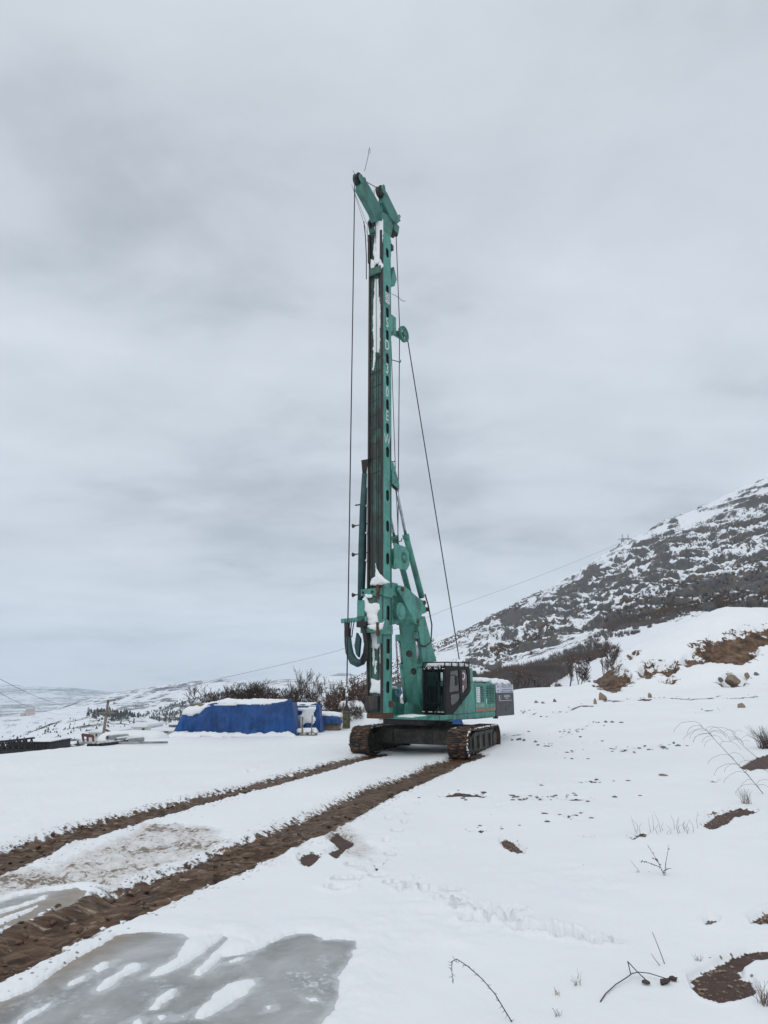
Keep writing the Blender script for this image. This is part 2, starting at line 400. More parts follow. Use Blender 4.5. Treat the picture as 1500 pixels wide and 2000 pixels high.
MT['under'] = simple('dirty_chassis', (.05, .046, .042), .7, .1, .35, 4, .4, dirt=(.105, .09, .075), dscale=3, dlo=.5, dhi=.7)

# ================================================================== GROUND
def tanpx(pts):
    """picture points -> (tan azimuth, tan elevation)"""
    a = np.array([(ray(*p)[0] / ray(*p)[1], ray(*p)[2] / ray(*p)[1]) for p in pts]); return a[:, 0], a[:, 1]
BANK_A, BANK_E = tanpx([(1105, 1347), (1130, 1343), (1165, 1318), (1200, 1290), (1240, 1262), (1300, 1232), (1350, 1209), (1400, 1190), (1420, 1186), (1500, 1191), (1600, 1180), (1800, 1170)])
EDGE_A = (np.array([-900, 0, 100, 200, 330, 420, 480, 600, 700, 780, 900]) - 750) / 1427.0
EDGE_D = np.array([24, 27.3, 29.5, 33.0, 38.5, 46, 50, 54, 58, 64, 75.])
def polar(x, y):
    x = np.asarray(x, float); y = np.asarray(y, float)
    r = np.hypot(x, y); d = np.where(y > .5*r, y, .5*r) + 1e-6; return np.clip(x/d, -1.7, 1.7), d
def ground_base(x, y):
    ta, d = polar(x, y)
    z = .09*fbm(np.asarray(x)/7, np.asarray(y)/7, 2.2, 3)*sstep(4, 14, d) + .012*fbm(np.asarray(x)/.9, np.asarray(y)/.9, 7.1, 3)
    z = z + .035*np.clip(np.asarray(x)-3.5, 0, 30)*sstep(3, 10, d)
    w = sstep(0.04, .20, ta)
    z = z + w*2.0*np.clip((d-27)/34, 0, 1)**1.25
    z = z - w*np.clip(d-63, 0, 200)*.05*(1-sstep(.25, .30, ta))
    zc = EYE + np.interp(ta, BANK_A, BANK_E)*75
    bw = sstep(.246, .275, ta)
    t = np.clip((d-56)/19, 0, 1); prof = t*t*(3-2*t)
    zb = np.maximum(zc - z, 0)*prof - np.clip(d-76, 0, 80)*.10 + .35*fbm(np.asarray(x)/4, np.asarray(y)/4, 1.0, 4)*sstep(55, 60, d)
    z = z + bw*zb
    de = np.interp(ta, EDGE_A, EDGE_D); q = np.clip(d-de, 0, None)
    lw = 1-sstep(.02, .12, ta)
    z = z - lw*(np.sqrt(q*q+9)-3)*.13
    return z
def hit(px, py, dmax=140):
    """where the line of sight through a pixel meets the ground"""
    v = ray(px, py); ys = np.linspace(3, dmax, 3000); P = CAMP[None] + v[None]*(ys/v[1])[:, None]
    below = np.nonzero(P[:, 2] < ground_base(P[:, 0], P[:, 1]))[0]
    return P[below[0]] if len(below) else P[-1]
def gz(x, y): return float(ground_base(np.array([x]), np.array([y]))[0])
def wpoly(pts, s=1.0, ox=0, oy=0): return [tuple(hit(ox+a/s, oy+b/s)[:2]) for a, b in pts]

rut_r = [(-260,1965),(-120,1910),(0,1862),(200,1775),(400,1699),(600,1613),(700,1566),(800,1523),(868,1492)]
rut_l = [(-330,1800),(-150,1735),(0,1682),(100,1641),(200,1611),(300,1584),(400,1559),(500,1534),(600,1508),(672,1487)]
RUTS = []
_cr, _sr = math.cos(R(24)), math.sin(R(24))
for pts, hw in ((rut_r, .56), (rut_l, .46)):
    w = [hit(*p)[:2] for p in pts]; e = w[-1]; w.append((e[0]+_sr*3.2, e[1]+_cr*3.2))      # on under the track
    RUTS.append((np.array(w), hw))
PUDDLE = wpoly([(-200,2150),(-160,2040),(-60,1985),(60,1932),(130,1884),(190,1852),(225,1826),(280,1818),(345,1821),(376,1833),(440,1826),(470,1848),(500,1850),(540,1834),(580,1820),(612,1822),(630,1832),(696,1832),(690,1850),(680,1872),(655,1905),(660,1940),(630,1990),(600,2060),(560,2180)])
ISLES = [wpoly(p) for p in (
    [(366,1830),(440,1820),(436,1830),(410,1850),(370,1880),(320,1902),(280,1909),(300,1890),(330,1875),(350,1852)],
    [(446,1826),(412,1858),(372,1902),(392,1905),(415,1885),(432,1866),(482,1858),(506,1850),(500,1838)],
    [(475,1907),(500,1907),(502,1920),(480,1942),(440,1970),(400,1990),(378,1987),(380,1975),(415,1942),(440,1920)],
    [(285,1972),(300,1950),(330,1932),(352,1926),(340,1945),(310,1967)],
    [(178,1932),(200,1912),(225,1900),(240,1884),(262,1876),(283,1878),(275,1893),(240,1906),(225,1922),(195,1937)],
    [(128,1919),(170,1896),(177,1904),(135,1924)], [(172,1890),(195,1878),(224,1875),(216,1887),(190,1897)],
    [(22,1998),(60,1974),(107,1948),(102,1961),(60,1988),(40,2004)],
    [(248,1997),(270,1981),(287,1987),(276,2003)], [(301,1981),(325,1976),(334,1985),(310,1995)], [(333,1986),(367,1978),(362,1988)],
    [(590,1947),(620,1944),(630,1952),(604,1956)], [(518,1964),(534,1961),(535,1968),(520,1971)], [(440,1875),(480,1862),(484,1868),(450,1878)])]
ICE2 = wpoly([(-120,1800),(0,1764),(60,1750),(150,1738),(165,1750),(130,1772),(60,1795),(0,1818),(-100,1850)])
ISLES2 = [wpoly(p) for p in ([(-40,1790),(40,1768),(95,1750),(92,1758),(40,1777),(-40,1800)], [(-40,1812),(30,1785),(80,1766),(76,1776),(30,1797),(-40,1822)], [(80,1784),(110,1768),(128,1768),(105,1781)])]
ICE3 = wpoly([(660,1628),(700,1604),(735,1602),(745,1610),(740,1620),(735,1640),(700,1650)])
SLUSH = wpoly([(-200,1760),(0,1690),(60,1690),(120,1665),(190,1640),(250,1606),(330,1600),(440,1612),(485,1640),(430,1668),(340,1702),(230,1752),(150,1745),(0,1830),(-200,1900)])
SLUSH2 = wpoly([(-200,2020),(-60,1950),(30,1905),(120,1862),(180,1840),(215,1850),(150,1900),(40,1965),(-60,2010),(-160,2080)])
SLUSH3 = wpoly([(590,1620),(650,1605),(690,1608),(740,1625),(760,1660),(740,1690),(700,1690),(640,1670)])
Z2 = lambda pts: wpoly(pts, 2.0, 750, 1450)
Z5 = lambda pts: wpoly(pts, 3.0, 400, 1450)
Z6 = lambda pts: wpoly(pts, 2.885, 980, 1330)
SOIL = [Z2(p) for p in (
    [(450,378),(470,370),(510,382),(548,418),(545,432),(500,425),(470,408)],
    [(1190,915),(1260,870),(1340,830),(1420,805),(1560,785),(1560,850),(1440,850),(1395,880),(1400,905),(1440,920),(1458,960),(1430,995),(1370,1015),(1310,1025),(1250,1005),(1210,970)],
    [(1425,685),(1470,665),(1530,635),(1560,640),(1560,720),(1440,705)], [(1250,690),(1275,676),(1308,685),(1300,700),(1262,714)],
    [(1235,322),(1290,280),(1380,250),(1450,260),(1460,268),(1420,282),(1360,292),(1350,310),(1280,342)], [(1240,291),(1265,270),(1325,260),(1300,273),(1260,284)],
    [(1380,96),(1440,60),(1540,30),(1540,95),(1430,107)], [(955,372),(990,352),(1032,348),(1022,366),(970,377)],
    [(215,208),(250,200),(280,193),(340,196),(415,208),(390,213),(300,213)], [(525,219),(545,206),(572,219)], [(588,223),(610,211),(642,223)],
    [(683,223),(720,217),(750,214),(820,218),(800,224)], [(718,151),(790,146),(838,150),(810,155)], [(333,346),(375,334),(417,342),(380,349)],
    [(700,286),(720,277),(742,285),(720,293)], [(1270,148),(1300,140),(1303,152),(1280,155)], [(600,162),(615,158),(630,165),(612,168)], [(435,245),(445,238),(452,247)], [(760,362),(800,366),(830,372),(800,370)])]
SOIL += [Z5(p) for p in ([(545,660),(620,628),(692,655),(650,690),(610,727),(570,715)], [(715,555),(770,508),(840,545),(885,570),(862,602),(800,642),(770,682),(740,660),(708,640),(780,600)], [(990,720),(1030,712),(1042,735),(1005,748)], [(1225,788),(1268,778),(1265,788),(1235,795)])]
SOIL += [Z6(p) for p in (
    [(352,182),(400,148),(440,134),(522,136),(515,145),(440,145),(400,162)], [(235,202),(280,182),(310,176),(290,188)], [(145,202),(170,184),(195,180),(185,190)],
    [(740,108),(790,98),(850,100),(830,112)], [(860,100),(960,92),(1060,100),(1200,90),(1200,97),(1060,106),(960,98)], [(1090,180),(1150,160),(1212,152),(1180,165)],
    [(430,270),(480,244),(510,236),(490,250)], [(650,390),(700,376),(720,385),(690,396)], [(715,384),(760,366),(795,368),(750,378)], [(882,380),(930,364),(940,370),(900,384)],
    [(210,364),(250,356),(300,364),(240,368)], [(470,347),(520,342),(550,350)], [(0,303),(80,294),(130,298),(60,303)], [(300,306),(355,302),(340,311)], [(365,284),(400,278),(398,284)], [(550,112),(600,106),(680,108),(720,114),(640,116)], [(1210,90),(1300,94),(1430,84),(1500,86),(1430,91),(1300,100)],
    [(430,436),(465,438),(440,442)], [(375,394),(405,393),(398,398)], [(110,172),(145,162),(130,176)])]
BANKCUT = [wpoly(p) for p in (
    [(1122,1338),(1165,1312),(1205,1288),(1216,1303),(1242,1325),(1200,1352),(1165,1342)],
    [(1222,1284),(1240,1270),(1250,1276),(1230,1290)],
    [(1245,1312),(1260,1291),(1290,1292),(1322,1288),(1326,1305),(1305,1322),(1285,1312),(1265,1324)],
    [(1322,1292),(1350,1270),(1375,1272),(1380,1290),(1340,1300)],
    [(1350,1262),(1400,1243),(1450,1230),(1520,1214),(1520,1246),(1480,1262),(1470,1287),(1440,1297),(1400,1292),(1368,1282)],
    [(1400,1332),(1425,1318),(1455,1322),(1452,1338),(1425,1342)], [(1285,1330),(1300,1325),(1325,1326),(1310,1334)])]
FOOT = [(875,1758,.2),(893,1770,.16),(950,1778,.2),(975,1790,.2),(1000,1795,.18),(1040,1812,.22),(1075,1818,.22),(1110,1826,.2),(840,1738,.16),(880,1740,.15),(912,1768,.2),(990,1775,.2),(930,1795,.18),(1140,1834,.15),(1170,1840,.14),(1200,1842,.12),
        (740,1680,.13),(760,1670,.12),(720,1700,.15),(690,1690,.16),(736,1712,.12),(700,1716,.12),(770,1725,.14),(790,1735,.14),(810,1732,.12),(755,1640,.10),(775,1622,.12),(790,1605,.11),(760,1598,.11),(795,1588,.10),(820,1570,.12),(780,1580,.10),(660,1735,.2),(525,1688,.15),(670,1718,.15),
        (500,1500,.12),(490,1506,.12),(430,1715,.14)]
FOOTW = [(hit(a, b)[:2], r*.84) for a, b, r in FOOT]

def ground_fields(x, y):
    """height and material masks of the snowy ground"""
    z = ground_base(x, y); ta, d = polar(x, y)
    soil = np.full(x.shape, -1.0); mud = np.full(x.shape, -1.0); dirt = np.zeros(x.shape); bank = np.full(x.shape, -1.0); ice = np.zeros(x.shape); spray = np.zeros(x.shape)
    front = (y > 2) & (np.abs(ta) < .75)
    def near(poly, pad):
        P = np.asarray(poly); return front & (x > P[:, 0].min()-pad) & (x < P[:, 0].max()+pad) & (y > P[:, 1].min()-pad) & (y < P[:, 1].max()+pad)
    jag = .06*fbm(x/.22, y/.22, 3.3, 4)
    for k, p in enumerate(SOIL):
        P = np.asarray(p); dist = P[:, 1].mean(); m = near(p, .8)
        s = -sdf_poly(x[m], y[m], p); soil[m] = np.maximum(soil[m], s/(.05 + dist*.006))
    for p in BANKCUT:
        m = near(p, 3); s = -sdf_poly(x[m], y[m], p); bank[m] = np.maximum(bank[m], s/1.2)
    soil = np.clip(soil, -1, 1); bank = np.clip(bank, -1, 1)
    # snow is a layer lying on the soil
    z = z - .055*sstep(-.5, .12, soil + jag*3) + .018*sstep(-.9, -.3, soil)*sstep(.1, -.3, soil)
    z = z - .7*sstep(-.15, .25, bank + .5*fbm(x/1.2, y/1.2, 3.1, 3))*(1+.7*fbm(x/1.2, y/1.2, 6.1, 5, .6)) 
    for W, hw in RUTS:
        m = near(W, 2.2); xm, ym = x[m], y[m]; best = np.full(xm.shape, 1e9); lat = np.zeros(xm.shape); arc = np.zeros(xm.shape); a0 = 0
        for i in range(len(W)-1):
            ax, ay = W[i]; ex, ey = W[i+1]-W[i]; l = math.hypot(ex, ey)
            t = np.clip(((xm-ax)*ex+(ym-ay)*ey)/l/l, 0, 1); dx, dy = xm-ax-ex*t, ym-ay-ey*t; q = np.hypot(dx, dy)
            sgn = np.sign(dx*ey-dy*ex); b = q < best; best = np.where(b, q, best); lat = np.where(b, sgn*q, lat); arc = np.where(b, a0+t*l, arc); a0 += l
        hwv = hw*(1+.10*fbm(arc/1.3, lat*0+hw, 0, 3)) + .07*fbm(xm/.35, ym/.35, 9, 3)
        ins = sstep(hwv+.17, hwv-.13, best)
        ph = arc/.25 + .35*fbm(lat/.5, arc/.9, 1, 3)
        tri = np.abs(ph-np.floor(ph)-.5)*2
        ridge = (tri**.8-.45)*.095*(1+.7*fbm(xm/.6, ym/.6, 4, 2)) + .035*fbm(xm/.16, ym/.16, 5, 4)
        berm = np.exp(-((best-hwv-.14)/.12)**2)*(.03+.06*fbm(xm/.19, ym/.19, 8, 4))*(.3+.7*sstep(-.3,.4,fbm(xm/1.1,ym/1.1,3.7,2)))
        z[m] += -.11*ins + ridge*ins + berm*(1-ins)
        spray[m] = np.maximum(spray[m], np.exp(-np.clip(best-hwv, 0, 9)/.55)); mud[m] = np.maximum(mud[m], np.clip((hwv+.03-best)/.30, -1, 1)); dirt[m] = np.maximum(dirt[m], .55*sstep(.55, .05, best-hwv)*(1-ins))
    for p, amp in ((SLUSH, .10), (SLUSH2, .05), (SLUSH3, .025)):
        m = near(p, 1); s = sstep(-.05, .55, -sdf_poly(x[m], y[m], p) + .25*fbm(x[m]/.6, y[m]/.6, 2, 3)); 
        z[m] += s*(1.1*amp*fbm(x[m]/.30, y[m]/.20, 3, 5, .55) - .03)
        dirt[m] = np.maximum(dirt[m], s)
    for p, isl, lev in ((PUDDLE, ISLES, 0), (ICE2, ISLES2, 0)):
        m = near(p, .6); xm, ym = x[m], y[m]; jn = .075*fbm(xm/.15, ym/.15, 1.2, 5, .65)
        s = -sdf_poly(xm, ym, p) + jn
        for q in isl: s = np.minimum(s, sdf_poly(xm, ym, q) + jn*.6)
        k = sstep(-.035, .02, s); base = z[m]
        top = .034*sstep(.0, -.16, s)*(1+.5*fbm(xm/.2, ym/.2, 3, 3))
        z[m] = base*(1-k)*sstep(-.02, -.45, s) + (1-k)*(top-.004)*sstep(-.55, -.2, s) + k*(-.06) + (1-k)*.006*fbm(xm/.3, ym/.3, 3, 3)
        ice[m] = np.maximum(ice[m], k); dirt[m] *= (1-.8*sstep(.0, -.1, s)*sstep(-.4,-.02,s))
    for (fx, fy), r in FOOTW:
        m = front & (np.abs(x-fx) < r*3) & (np.abs(y-fy) < r*3)
        q = np.hypot((x[m]-fx)/(r*1.25), (y[m]-fy)/(r*.85)) + .55*fbm(x[m]/.10, y[m]/.10, r*9, 4)
        z[m] += -.17*sstep(1.0, .45, q) + .025*np.exp(-((q-1.2)/.25)**2); dirt[m] = np.maximum(dirt[m], .62*sstep(.9, .3, q))
    # fine crust of the snow, trodden lumps
    lump = sstep(.0, .4, fbm(x/2.3, y/2.3, 5.5, 3))
    z = z + ((.009 + .030*lump)*fbm(x/.25, y/.25, 4.4, 4) + .03*lump*fbm(x/.7, y/.7, 8.8, 3))*(1-ice)
    dirt = np.maximum(dirt, .30*sstep(-.98, -.3, soil))
    spray = np.maximum(spray, .8*sstep(-1, -.2, soil)); return z, soil, mud, dirt, bank, spray
def ground_mat():
    m, t, b = new_mat('snowy_ground')
    g = node(t, 'ShaderNodeNewGeometry'); pos = g.outputs['Position']
    def nz(scale, det=5, rg=.6, st=(1, 1, 1)): return noise(t, scale, det, rg, vec=pos, stretch=(st[0], st[1], 0))
    snow = ramp(t, nz(.35, 4), [(.3, (.775, .79, .81)), (.7, (.82, .835, .85))])
    fine = nz(4.2, 6, .65)
    # dirty slush
    dn = mth(t, 'ADD', mth(t, 'MULTIPLY', attr(t, 'dirt').outputs['Fac'], mth(t, 'ADD', .36, nz(1.3, 4))), mth(t, 'MULTIPLY', mth(t, 'SUBTRACT', nz(8, 8, .74, (1, 1.6, 1)), .5), 1.7))
    c = mixc(t, ramp(t, dn, [(.40, 0.), (1.0, .75)]), snow, (.47, .43, .39))
    c = mixc(t, ramp(t, dn, [(.92, 0.), (1.25, .9)]), c, (.17, .128, .095))
    # bare brown soil with light stones
    soilc = ramp(t, nz(7, 6, .7), [(.3, (.036, .018, .012)), (.7, (.085, .042, .027))])
    vor = node(t, 'ShaderNodeTexVoronoi'); vor.inputs['Scale'].default_value = 16; t.links.new(pos, vor.inputs['Vector'])
    peb = mth(t, 'MULTIPLY', ramp(t, vor.outputs['Distance'], [(.16, 1.), (.24, 0.)]), ramp(t, nz(3.5, 3), [(.50, 0.), (.6, 1.)]))
    soilc = mixc(t, peb, soilc, (.22, .15, .10))
    sf = mth(t, 'ADD', attr(t, 'soil').outputs['Fac'], mth(t, 'MULTIPLY', mth(t, 'SUBTRACT', nz(9, 6, .7), .5), .7))
    sfac = ramp(t, sf, [(.555, 0.), (.60, 1.)])
    c = mixc(t, sfac, c, soilc)
    # churned mud in the ruts; its cross streaks also paint shade between the ridges
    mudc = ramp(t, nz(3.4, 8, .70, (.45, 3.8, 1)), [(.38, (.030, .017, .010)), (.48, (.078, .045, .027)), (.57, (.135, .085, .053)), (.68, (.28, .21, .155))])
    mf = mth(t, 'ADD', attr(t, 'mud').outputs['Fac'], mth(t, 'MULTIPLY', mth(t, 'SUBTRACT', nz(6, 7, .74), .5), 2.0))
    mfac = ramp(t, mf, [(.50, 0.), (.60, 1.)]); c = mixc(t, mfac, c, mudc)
    # frozen remains of snow inside the ruts
    bits = mth(t, 'MULTIPLY', ramp(t, nz(5.2, 7, .72, (.7, 2.6, 1)), [(.58, 0.), (.66, .8)]), mfac); c = mixc(t, bits, c, (.42, .35, .285))
    # earth cut of the bank
    bc = ramp(t, nz(1.1, 7, .68), [(.36, (.030, .017, .011)), (.5, (.105, .060, .034)), (.66, (.22, .145, .09))])
    bf = mth(t, 'ADD', attr(t, 'bank').outputs['Fac'], mth(t, 'MULTIPLY', mth(t, 'SUBTRACT', noise(t, 1.2, 8, .72, vec=pos), .5), 2.0))
    bfac = ramp(t, bf, [(.52, 0.), (.57, 1.)]); c = mixc(t, bfac, c, bc)
    # a few dark specks of litter on the snow
    vs_ = node(t, 'ShaderNodeTexVoronoi'); vs_.inputs['Scale'].default_value = 2.2; t.links.new(pos, vs_.inputs['Vector'])
    sp = mth(t, 'MULTIPLY', ramp(t, vs_.outputs['Distance'], [(.028, 1.), (.04, 0.)]), ramp(t, nz(.35, 3), [(.52, 0.), (.6, 1.)])); c = mixc(t, sp, c, (.10, .075, .06))
    v2 = node(t, 'ShaderNodeTexVoronoi'); v2.inputs['Scale'].default_value = 9; t.links.new(pos, v2.inputs['Vector'])
    sp2 = mth(t, 'MULTIPLY', ramp(t, v2.outputs['Distance'], [(.14, 1.), (.22, 0.)]), ramp(t, mth(t, 'ADD', attr(t, 'spray').outputs['Fac'], mth(t, 'MULTIPLY', mth(t, 'SUBTRACT', nz(5, 5, .7), .5), 1.2)), [(.50, 0.), (.62, .85)])); c = mixc(t, mth(t, 'MULTIPLY', sp2, mth(t, 'SUBTRACT', 1.0, mfac)), c, (.13, .085, .06))
    t.links.new(c, b.inputs['Base Color'])
    wet = mth(t, 'MAXIMUM', mfac, sfac)
    rr = node(t, 'ShaderNodeMapRange'); rr.inputs[3].default_value = .72; rr.inputs[4].default_value = .62; t.links.new(wet, rr.inputs[0]); t.links.new(rr.outputs[0], b.inputs['Roughness'])
    b.inputs['Specular IOR Level'].default_value = .3
    h = mth(t, 'ADD', mth(t, 'MULTIPLY', nz(14, 5, .6), .5), mth(t, 'MULTIPLY', mth(t, 'MULTIPLY', nz(30, 5, .7), wet), 1.5))
    bump(t, b, h, .38, .025); return m
def build_ground():
    col = np.concatenate([np.linspace(-math.pi, -.62, 26)[:-1], np.arctan((np.arange(-150, 1652, 2.2)-750)/1427.0), np.linspace(.62, math.pi, 26)[1:]])
    col = np.unique(np.round(col, 6))
    rows = np.concatenate([np.linspace(.05, 3.4, 10), EYE*1427/(np.arange(2400, 1422, -2.2)-1335), np.arange(45, 92, .3), np.arange(92, 150, 1.6)])
    rows = np.unique(np.round(rows, 5))
    A, Rr = np.meshgrid(col, rows, indexing='ij'); ca = np.maximum(np.cos(A), .82)
    X, Y = Rr*np.sin(A)/ca, Rr*np.cos(A)/ca
    z, soil, mud, dirt, bank, spray = ground_fields(X.ravel(), Y.ravel())
    V = np.stack([X.ravel(), Y.ravel(), z], 1); na, nr = A.shape
    i, j = np.meshgrid(np.arange(na-1), np.arange(nr-1), indexing='ij'); k = (i*nr+j).ravel()
    F = np.stack([k, k+nr, k+nr+1, k+1], 1)[:, ::-1]
    # masks are stored with an offset of one half so that a plain 0.5 is the edge
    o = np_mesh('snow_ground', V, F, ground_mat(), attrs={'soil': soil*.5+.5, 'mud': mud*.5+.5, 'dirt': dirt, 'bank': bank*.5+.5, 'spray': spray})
    tag(o, 'snow covered building plot with ruts and bare soil', None, None, 'structure')
    return o
build_ground()
def ice_mat():
    m, t, b = new_mat('grey_ice')
    g = node(t, 'ShaderNodeNewGeometry'); pos = g.outputs['Position']
    c = ramp(t, noise(t, 1.1, 6, .6, vec=pos, stretch=(1, .7, 1), dist=.5), [(.30, (.17, .172, .17)), (.5, (.30, .305, .30)), (.70, (.46, .465, .46))])
    fr = ramp(t, noise(t, 5, 7, .7, vec=pos), [(.60, 0.), (.72, .55)]); c = mixc(t, fr, c, (.55, .57, .58))
    wh = mth(t, 'MULTIPLY', ramp(t, noise(t, 16, 5, .7, vec=pos), [(.5, 0.), (.62, .8)]), ramp(t, noise(t, .9, 3, vec=pos), [(.56, 0.), (.66, 1.)])); c = mixc(t, wh, c, (.66, .68, .70))
    # snow frozen into the margin of the ice
    rm = mth(t, 'ADD', mth(t, 'MULTIPLY', attr(t, 'rim').outputs['Fac'], 5.0), mth(t, 'MULTIPLY', mth(t, 'SUBTRACT', noise(t, 5.0, 7, .7, vec=pos), .5), 1.6))
    c = mixc(t, ramp(t, rm, [(.0, .55), (.30, 0.)]), c, (.60, .615, .625))
    st_ = ramp(t, noise(t, 2.0, 7, .7, vec=pos, stretch=(.7, 3.0, 1)), [(.60, 0.), (.72, .3)]); c = mixc(t, st_, c, (.56, .575, .58))
    # mud washed into the ice beside the rut
    mp = attr(t, 'silt').outputs['Fac']; sf = ramp(t, mth(t, 'ADD', mp, mth(t, 'MULTIPLY', mth(t, 'SUBTRACT', noise(t, 2.4, 6, .65, vec=pos), .5), .8)), [(.35, 0.), (.85, .85)]); c = mixc(t, sf, c, (.235, .18, .13))
    t.links.new(c, b.inputs['Base Color']); b.inputs['Specular IOR Level'].default_value = .4
    rr = ramp(t, noise(t, 6, 5, vec=pos), [(.3, .28), (.7, .5)]); t.links.new(rr, b.inputs['Roughness'])
    bump(t, b, noise(t, 11, 5, .6, vec=pos), .12, .02); return m
MT['ice'] = ice_mat()
def ice_sheet(poly, name, label, isles=()):
    P = np.asarray(poly); x0, y0 = P.min(0)-.1; x1, y1 = P.max(0)+.1
    X, Y = np.meshgrid(np.linspace(x0, x1, 240), np.linspace(y0, y1, 180), indexing='ij'); z = -.018+.003*fbm(X/.6, Y/.6, 1, 2)
    sd = sdf_poly(X, Y, poly); rim = -sd
    for q in isles: rim = np.minimum(rim, sdf_poly(X, Y, q))
    W, hw = RUTS[0]; q = np.full(X.shape, 9.0)
    for i in range(len(W)-1):
        e = W[i+1]-W[i]; t = np.clip(((X-W[i][0])*e[0]+(Y-W[i][1])*e[1])/(e@e), 0, 1); q = np.minimum(q, np.hypot(X-W[i][0]-e[0]*t, Y-W[i][1]-e[1]*t))
    V = np.stack([X.ravel(), Y.ravel(), z.ravel()], 1); nr = 180
    i, j = np.meshgrid(np.arange(239), np.arange(179), indexing='ij'); ok = (sd[:-1, :-1] < .12) | (sd[1:, 1:] < .12); k = (i*nr+j)[ok].ravel()
    o = np_mesh(name, V, np.stack([k, k+nr, k+nr+1, k+1], 1), MT['ice'], attrs={'silt': sstep(1.7, .6, q).ravel(), 'rim': rim.ravel()}); tag(o, label, None, None, 'structure')
ice_sheet(PUDDLE, 'ice', 'grey frozen puddle with snow islands in the foreground', ISLES); ice_sheet(ICE2, 'ice', 'small frozen puddle between the ruts', ISLES2)

# ------------------------------------------------------------------ far terrain in strips
GRIDS = {}
def strip(name, crest, foot, dc, df, mat, label, dpx=4, rows=80, amp=.01, nscale=.02, seed=0, ease=1.0, terr=None, back=.35, crest_jag=.3):
    ca, ce = tanpx(crest); fa, fe = tanpx(foot)
    ta = np.arange(ca[0], ca[-1], dpx/1427.0); s = np.concatenate([np.linspace(0, 1, rows), 1+np.linspace(0, 1, 10)[1:]*back])
    TA, S = np.meshgrid(ta, s, indexing='ij'); sc = np.minimum(S, 1)
    dcv = np.interp(TA, *dc) if not np.isscalar(dc) else dc
    D = df*(dcv/df)**S
    E = np.interp(TA, fa, fe) + (np.interp(TA, ca, ce)-np.interp(TA, fa, fe))*sc**ease
    E = E - np.clip(S-1, 0, 1)*.22*(1+0*E)
    X = TA*D; Y = D; Z = EYE + E*D
    env = np.minimum(1, np.minimum(S*6, crest_jag + np.abs(1-S)*4))
    Z = Z + amp*D*env*(fbm(X*nscale, Y*nscale*.6, seed, 5))
    rk = np.zeros(X.shape)
    if terr is not None: X, Y, Z, rk = terr(X, Y, Z, S, TA, env)
    rk = np.concatenate([rk[:, :1], rk], 1)
    X = np.concatenate([X[:, :1]*.72, X], 1); Y = np.concatenate([Y[:, :1]*.72, Y], 1); Z = np.concatenate([Z[:, :1]-.10*df-2, Z], 1)   # the foot runs down into the ground
    V = np.stack([X.ravel(), Y.ravel(), Z.ravel()], 1); na, nr = X.shape
    i, j = np.meshgrid(np.arange(na-1), np.arange(nr-1), indexing='ij'); k = (i*nr+j).ravel()
    o = np_mesh(name, V, np.stack([k, k+1, k+nr+1, k+nr], 1)[:, ::-1], mat, attrs={'rock': rk.ravel()}); tag(o, label, None, None, 'structure')
    GRIDS[name] = V; return o
def hill_mat(name, snow=(.76, .785, .82), dark=(.075, .07, .07), s1=.02, lo=.5, hi=.62, stretch=(1, 1, 1), slope=.35, s2=None, rock2=(.20, .15, .10), zone=.25, rocky=0, zmid=.93, smin=-.03, zs=.22):
    m, t, b = new_mat(name); g = node(t, 'ShaderNodeNewGeometry'); pos = g.outputs['Position']
    sep = node(t, 'ShaderNodeSeparateXYZ'); t.links.new(g.outputs['Normal'], sep.inputs[0])
    n1 = noise(t, s1, 8, .68, vec=pos, stretch=stretch, dist=.4); n2 = noise(t, s2 or s1*5, 7, .7, vec=pos)
    n3 = noise(t, (s2 or s1*5)*.35, 5, .6, vec=pos)
    f = mth(t, 'ADD', mth(t, 'MULTIPLY', n1, .5), mth(t, 'MULTIPLY', n2, .5)); f = mth(t, 'ADD', f, mth(t, 'MULTIPLY', mth(t, 'SUBTRACT', noise(t, s1*zs, 4, .55, vec=pos, stretch=(1, .6, 1.6)), .5), zone))
    if rocky: f = mth(t, 'ADD', f, mth(t, 'MULTIPLY', mth(t, 'SUBTRACT', attr(t, 'rock').outputs['Fac'], .5), rocky))
    st = mth(t, 'MULTIPLY', mth(t, 'SUBTRACT', zmid, sep.outputs['Z']), slope)
    f = mth(t, 'ADD', f, mth(t, 'MINIMUM', mth(t, 'MAXIMUM', st, smin), .20))
    dk = mixc(t, ramp(t, n3, [(.52, 0.), (.66, 1.)]), dark, rock2)
    dk = mixc(t, ramp(t, n2, [(.4, .6), (.6, 0.)]), dk, tuple(c*.45 for c in dark))
    if rocky: dk = mixc(t, ramp(t, mth(t, 'ADD', attr(t, 'rock').outputs['Fac'], mth(t, 'MULTIPLY', n3, .3)), [(1.25, 0.), (1.8, .45)]), dk, (.17, .135, .10))
    c = mixc(t, ramp(t, f, [(lo, 0.), (hi, 1.)]), snow, dk)
    t.links.new(c, b.inputs['Base Color']); b.inputs['Roughness'].default_value = .85; b.inputs['Specular IOR Level'].default_value = .1
    return m
